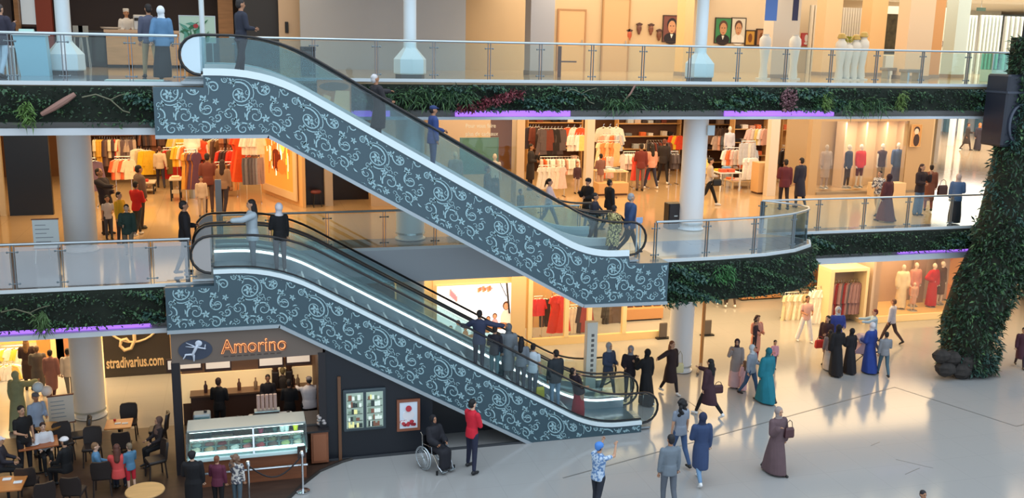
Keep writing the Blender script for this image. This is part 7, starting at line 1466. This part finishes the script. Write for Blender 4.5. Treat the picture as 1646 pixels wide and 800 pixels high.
# black wall under the escalator with two pictures
b = MB(); b.prism([(KX1+.06, 0), (4.75, 0), (4.75, lowz(4.75)-.03), (KX1+.06, lowz(KX1+.06)-.03)], .06, .2); b.box(4.7, .2, 0, 4.75, 1.2, 1.5); b.prism([(4.75, 0), (7.45, 0), (4.75, lowz(4.75)-.03)], 1.15, 1.3); struct(b.build('wall_under_escalator', DKW))
b = MB(); b.box(KX1+.06, .0, 0, 7.4, .05, .06); struct(b.build('baseboard_under_escalator', mat((60, 62, 66), .4)))
q = at_y(541, 600, .0); b = MB(); b.box(q.x+.02, -.01, .0, q.x+.10, .06, 2.3); struct(b.build('trim_9', mat((110, 74, 50), .5)))
def shelves(p, W, H, y):
    random.seed(5); b = MB(); ms = [mat((120, 140, 120), .4, emit=.25), mat((226, 220, 150), .4, emit=.5), mat((215, 225, 215), .4, emit=.5), mat((70, 76, 74), .4), mat((150, 110, 90), .4, emit=.1)]
    for r_ in range(5):
        z = H*(.08+.18*r_); b.box(W*.06, y-.01, z, W*.94, y, z+.015, 3)
        x = W*.08
        while x < W*.88:
            w_ = random.uniform(.03, .07); h_ = random.uniform(.05, H*.13); b.box(x, y-.02, z+.015, x+w_, y, z+.015+h_, random.choice((0, 1, 2, 3, 4, 2))); x += w_+.015
    b.box(W*.93, y-.012, H*.12, W*.97, y, H*.85, 1); b.box(W*.03, y-.012, H*.12, W*.06, y, H*.85, 1); b.build('displayed_goods', ms, p)
a, c = at_y(557, 688, .02), at_y(615, 627, .02); mid = (a.x+c.x)/2
t = thing('wall_display_case', 'twin lit wall display case with small goods on the black kiosk wall', 'display case', (a.x-.08, .04, a.z-.08)); W = c.x-a.x+.16; H = c.z-a.z+.16
b = MB(); b.box(0, -.07, 0, W, .02, H, bev=.02); b.build('casing', mat((62, 74, 80), .4), t)
for x0 in (.08, W/2+.04): b = MB(); b.box(x0, -.075, .08, x0+W/2-.12, -.07, H-.08); g_ = b.build('lit_window', mat((150, 168, 155), .3, emit=.35), t); g_.location = (0, 0, 0); shelves_w = W/2-.12; hp = MB(); e_ = bpy.data.objects.new('goods_shelf', None); bpy.data.objects.remove(e_)
for x0 in (.08, W/2+.04):
    random.seed(int(x0*100)); b = MB(); ww = W/2-.12
    for r_ in range(5):
        z = .1+(H-.2)*r_/5; b.box(x0+.02, -.09, z, x0+ww-.02, -.075, z+.012, 3); x = x0+.05
        while x < x0+ww-.1:
            w1 = random.uniform(.03, .09); h_ = random.uniform(.07, .15); b.box(x, -.10, z+.012, x+w1, -.076, z+.012+h_, random.choice((0, 1, 2, 3, 4, 2))); x += w1+.006
    b.build('displayed_goods', [mat((120, 140, 120), .4, emit=.2), mat((226, 220, 150), .4, emit=.5), mat((215, 225, 215), .4, emit=.45), mat((60, 70, 68), .4), mat((150, 100, 80), .4)], t)
def fruit(p, W, H, y):
    b = MB(); random.seed(4)
    for k in range(26): blob(b, W*random.uniform(.2, .8), H*random.choice((.2, .25, .3, .7)), .05, .045, y-.001*k, random.choice((0, 0, 1, 2)))
    blob(b, W*.5, H*.5, W*.26, H*.16, y, 2); blob(b, W*.5, H*.72, W*.13, H*.1, y-.03, 1); b.build('printed_fruit', [mat((150, 40, 50), .4), mat((196, 60, 70), .4), mat((236, 232, 235), .4)], p)
a, c = at_y(638, 693, .02), at_y(675, 640, .02)
frame_panel('framed_poster', 'wooden framed poster of red fruit and ice on the black kiosk wall', 'poster', (a.x, .02), (c.x, .02), a.z, c.z, .07, mat((140, 84, 60), .5), mat((205, 216, 228), .5, emit=.12), extra=fruit)
# stanchions and rope
sp = []
for i, (x, y_) in enumerate(((487, 790), (401, 808))):
    q = at_z(x, y_, 0); t = thing('queue_post', ('right', 'left')[i]+' chrome queue post in front of the ice cream case', 'queue post', (q.x, q.y, .012)); sp.append(q)
    b = MB(); b.lathe(0, 0, [(.17, 0), (.17, .02), (.05, .05)], 20); b.build('base', CHROME, t, True); b = MB(); b.lathe(0, 0, [(.028, .04), (.028, .98)], 12); b.build('pole', CHROME, t, True); b = MB(); b.lathe(0, 0, [(.05, .93), (.055, 1.0), (.03, 1.05)], 12); b.build('cap', CHROME, t, True)
a, c = sp[1], sp[0]; b = MB(); b.tube([(a.x+(c.x-a.x)*k/12, a.y+(c.y-a.y)*k/12, .95-.42*math.sin(PI*k/12)) for k in range(13)], .018, 6); tag(b.build('queue_rope', mat((30, 24, 28), .7), None, True), 'black rope sagging between the two chrome queue posts', 'rope')
# ================================================================== cafe furniture
CH_M = mat((46, 38, 36), .5)
def chair(label, x, y, rz, m=CH_M):
    t = thing('cafe_chair', label, 'chair', (x, y, .014), R(rz)); b = MB(); b.box(-.22, -.22, .42, .22, .22, .50, bev=.03); b.build('seat', m, t, True)
    b = MB(); b.loft([[(xx*k, .20+yy+off, z) for xx, yy in ((-.22, -.03), (0, .03), (.22, -.03), (.22, .03), (0, .08), (-.22, .03))] for z, k, off in ((.48, .95, 0), (.7, 1.05, .02), (.86, 1.0, .05), (.92, .8, .06))]); b.build('backrest', m, t, True)
    for sx in (-1, 1):
        for sy in (-1, 1): b = MB(); b.tube([(sx*.18, sy*.18, .43), (sx*.2, sy*.21, 0)], .02, 6); b.build('leg', m, t)
    return t
def ctable(label, x, y, w_, d, m, rz=0, rnd=False):
    t = thing('cafe_table', label, 'table', (x, y, .014), R(rz)); b = MB()
    if rnd: b.lathe(0, 0, [(w_, .70), (w_+.01, .72), (w_, .74)], 28)
    else: b.box(-w_, -d, .70, w_, d, .74, bev=.01)
    b.build('table_top', m, t); b = MB(); b.cyl(0, 0, .03, .70, .035, 10); b.build('pedestal', BLACK, t, True); b = MB(); b.cyl(0, 0, 0, .03, .22, 16); b.build('foot', BLACK, t); return t
TW = mat((205, 130, 60), .35, var=.12, scale=2, kind='wood')
q = at_z(191, 681, .74); TA = q; ctable('orange wood table with papers beside the ground floor white column', q.x, q.y, .33, .33, TW)
chair('dark chair at the far side of the orange wood table', q.x+.15, q.y+.75, 0); chair('dark chair at the right of the orange wood table', q.x+.95, q.y+.05, -90); chair('dark chair in front of the orange wood table', q.x+.15, q.y-.8, 180)
b = MB(); b.box(-.15, -.05, 0, .0, .05, .012); b.box(.03, -.08, 0, .18, .02, .01); o = b.build('napkins', WHITE); o.location = (q.x+.05, q.y, .756); tag(o, 'white napkins on the orange wood table', 'napkin')
b = MB(); b.lathe(0, 0, [(.03, 0), (.035, .05)], 10); o = b.build('red_cup', mat((190, 40, 40), .5)); o.location = (q.x-.12, q.y+.2, .756); tag(o, 'small red cup on the orange wood table', 'cup')
q = at_z(58, 712, .74); TB = q; ctable('wooden cafe table with plates beside the seated striped boy', q.x+.05, q.y, .45, .35, mat((170, 96, 52), .4, var=.12, scale=2, kind='wood'), 12)
for i, (dx, dy, r_) in enumerate(((-.15, .1, .1), (.12, .12, .09), (-.02, -.12, .12))):
    o = MB().lathe(0, 0, [(r_*.6, 0), (r_, .015), (r_, .02), (r_*.6, .008)], 16).build('plate', WHITE, None, True); o.location = (q.x+dx, q.y+dy, .757); tag(o, ('left far', 'right far', 'near')[i]+' white plate on the table of the striped boy', 'plate')
q = at_z(12, 777, .74); ctable('pale wooden table at the bottom left corner', q.x, q.y, .36, .4, mat((190, 120, 64), .4, var=.12, scale=2, kind='wood'))
for i, (dx, dy) in enumerate(((-.05, .2), (.22, -.02))):
    b = MB(); b.box(-.09, -.06, 0, .09, .06, .02, bev=.005); o = b.build('folded_napkin', WHITE); o.location = (q.x+dx, q.y+dy, .757); tag(o, ('far', 'near')[i]+' folded napkin on the bottom left table', 'napkin')
q = at_z(233, 788, .74); ctable('round pale wooden table at the bottom of the cafe', q.x, q.y, .42, .42, mat((206, 160, 104), .4, var=.1, scale=2, kind='wood'), rnd=True)
for (x, y_, rz, lb) in ((103, 712, 20, 'dark chair left of the ground floor white column, nearer the camera'), (128, 700, -80, 'tall backed dark chair close to the white column base'), (148, 720, 0, 'dark brown chair below the white column base'), (165, 765, 180, 'dark chair behind the woman in the orange red top'), (45, 775, 180, 'dark chair between the two left tables'), (70, 800, 200, 'dark chair at the bottom left of the cafe'), (250, 740, -70, 'dark chair right of the small boy'), (5, 745, 90, 'dark chair at the left frame edge'), (120, 790, 170, 'dark chair at the bottom of the cafe left of the round table')):
    q = at_z(x, y_, .45); chair(lb, q.x, q.y, rz)
for i, (x, y_, c_) in enumerate(((61, 622, (210, 225, 235)), (75, 628, (240, 228, 220)))):
    q = at_y(x, y_, 3.0); t = thing('balloon', ('left pale blue white', 'right cream white')[i]+' round balloon near the green robed woman', 'balloon', q); b = MB(); b.ell((0, 0, 0), .14, .14, .15, 14, 10); b.build('balloon_skin', mat(c_, .35), t, True); b = MB(); b.tube([(0, 0, -.15), (.03, 0, -.4), (.0, .02, -.8)], .005, 4); b.build('string', WHITE, t)
q = at_y(75, 668, 1.9); t = thing('round_side_table', 'round tan tray table behind the striped boy', 'table', (q.x, 2.0, .014)); b = MB(); b.lathe(0, 0, [(.3, .78), (.32, .82)], 20); b.build('table_top', mat((180, 130, 70), .5), t); b = MB(); b.cyl(0, 0, 0, .78, .03, 8); b.build('pedestal', BLACK, t)
# menu / sign stands at landing, sensor posts
q = at_y(1022, 350, 1.5); 
for i, (x, yy) in enumerate(((1024, .75), (1042, .75))):
    pass
t = thing('landing_gate_post', 'slim steel gate post with a small square sign at the upper escalator foot', 'gate post', (at_y(1025, 380, 1.0).x, 1.0, F1)); b = MB(); b.box(-.05, -.02, 0, -.02, .02, 1.15); b.box(.06, -.02, 0, .09, .02, 1.15); b.build('rails', STEEL, t); b = MB(); b.box(-.08, -.03, 1.0, .12, -.01, 1.16, bev=.005); b.build('square_sign', mat((150, 170, 205), .4), t)
q = at_y(1143, 240, 9.0)
b = MB(); z1 = at_y(1137, 210, 4.3).z; b.box(0, 0, 0, .25, .05, .32, bev=.01); o = b.build('column_notice', mat((205, 222, 230), .5)); o.location = (14.5, 4.3, z1-.15); tag(o, 'small pale notice plate projecting from the right large white column', 'sign')
# ================================================================== planted pillar on the right
AXP = [at_y(x, y, 2.6+k) for x, y, k in ((1549, 607, 0), (1550, 585, 0), (1556, 520, 0), (1580, 460, .0), (1606, 400, 0), (1618, 330, 0), (1630, 240, 0), (1645, 150, 0), (1655, 60, 0))]
AXR = [.86, .84, .98, 1.05, .98, .86, .66, .6, .6]
t = thing('planted_pillar', 'leaning pillar covered in dense foliage with a rocky foot at the right', 'planted pillar', (AXP[0].x, 2.6, 0)); o0 = Vector((AXP[0].x, 2.6, 0))
b = MB(); b.tube([p-o0 for p in AXP], 0, 20, radii=[r*.9 for r in AXR]); b.build('trunk', mat((44, 46, 34), .9, var=.4, scale=3), t, True)
b = MB(); random.seed(17); seg = len(AXP)-1
for k in range(15000):
    u = random.uniform(.9, seg); i = min(int(u), seg-1); f_ = u-i; p = AXP[i].lerp(AXP[i+1], f_)-o0; r = AXR[i]*(1-f_)+AXR[i+1]*f_; a = random.uniform(PI*.95, PI*2.05); r *= 1+.10*noise2(p.z*1.3, a*2)+random.uniform(-.04, .10)
    d = Vector((math.cos(a), math.sin(a), 0)); q = p+d*r
    if random.random() > .6+.35*noise2(p.z*2, a*3): continue
    leaf(b, q, d*random.uniform(.5, 1)+Vector((random.uniform(-.7, .7), random.uniform(-.7, .7), random.uniform(-1, .5))), Vector((random.uniform(-1, 1), random.uniform(-1, 1), 1)), random.uniform(.10, .30), random.uniform(.02, .05), 4 if noise2(p.z*1.1, a) > .5 else random.choice((0, 0, 1, 2, 3 if random.random() < .3 else 0)))
b.build('foliage', GR, t, recalc=False)
random.seed(23)
for (x, y_, r) in ((1520, 592, .42), (1513, 572, .36), (1545, 597, .46), (1572, 594, .44), (1530, 575, .38), (1586, 585, .34), (1556, 582, .45)):
    q = at_y(x, y_, 1.9); b = MB(); b.ell((0, 0, 0), r*.9, r*.7, r*.7, 7, 5); b.v = [(vx*random.uniform(.85, 1.12), vy*random.uniform(.85, 1.1), vz*random.uniform(.85, 1.1)) for vx, vy, vz in b.v]; o = b.build('rock', mat((50, 45, 42), .9, var=.4, scale=5), t); o.location = Vector((q.x, 1.9, max(r*.65, q.z)))-o0
# black spotlight housing
q = at_y(1632, 180, 2.2); z0 = at_y(1632, 236, 2.2).z; z1 = at_y(1632, 120, 2.2).z; x0 = at_y(1616, 180, 2.2).x
t = thing('stage_speaker', 'big black hanging box housing with a round front ring at the upper right', 'housing', (x0, 2.2, z0)); b = MB(); b.box(0, 0, 0, 1.6, 1.0, z1-z0, bev=.06); b.build('housing', mat((36, 40, 52), .4), t)
b = MB(); b.box(-.02, -.02, (z1-z0)*.74, 1.62, 1.0, (z1-z0)*.77); b.build('band', mat((60, 66, 80), .4), t)
b = MB(); b.tube([(.62+.42*math.cos(a_), -.03, .75+.62*math.sin(a_)) for a_ in [2*PI*k/24 for k in range(24)]], .05, 6, closed=True); b.build('front_ring', mat((70, 76, 90), .4), t, True)
b = MB(); b.tube([(.8, .5, z1-z0), (.8, .5, 13.2-z0)], .05, 8); b.build('hanger', BLACK, t)

bpy.data.scenes.remove(TMP)
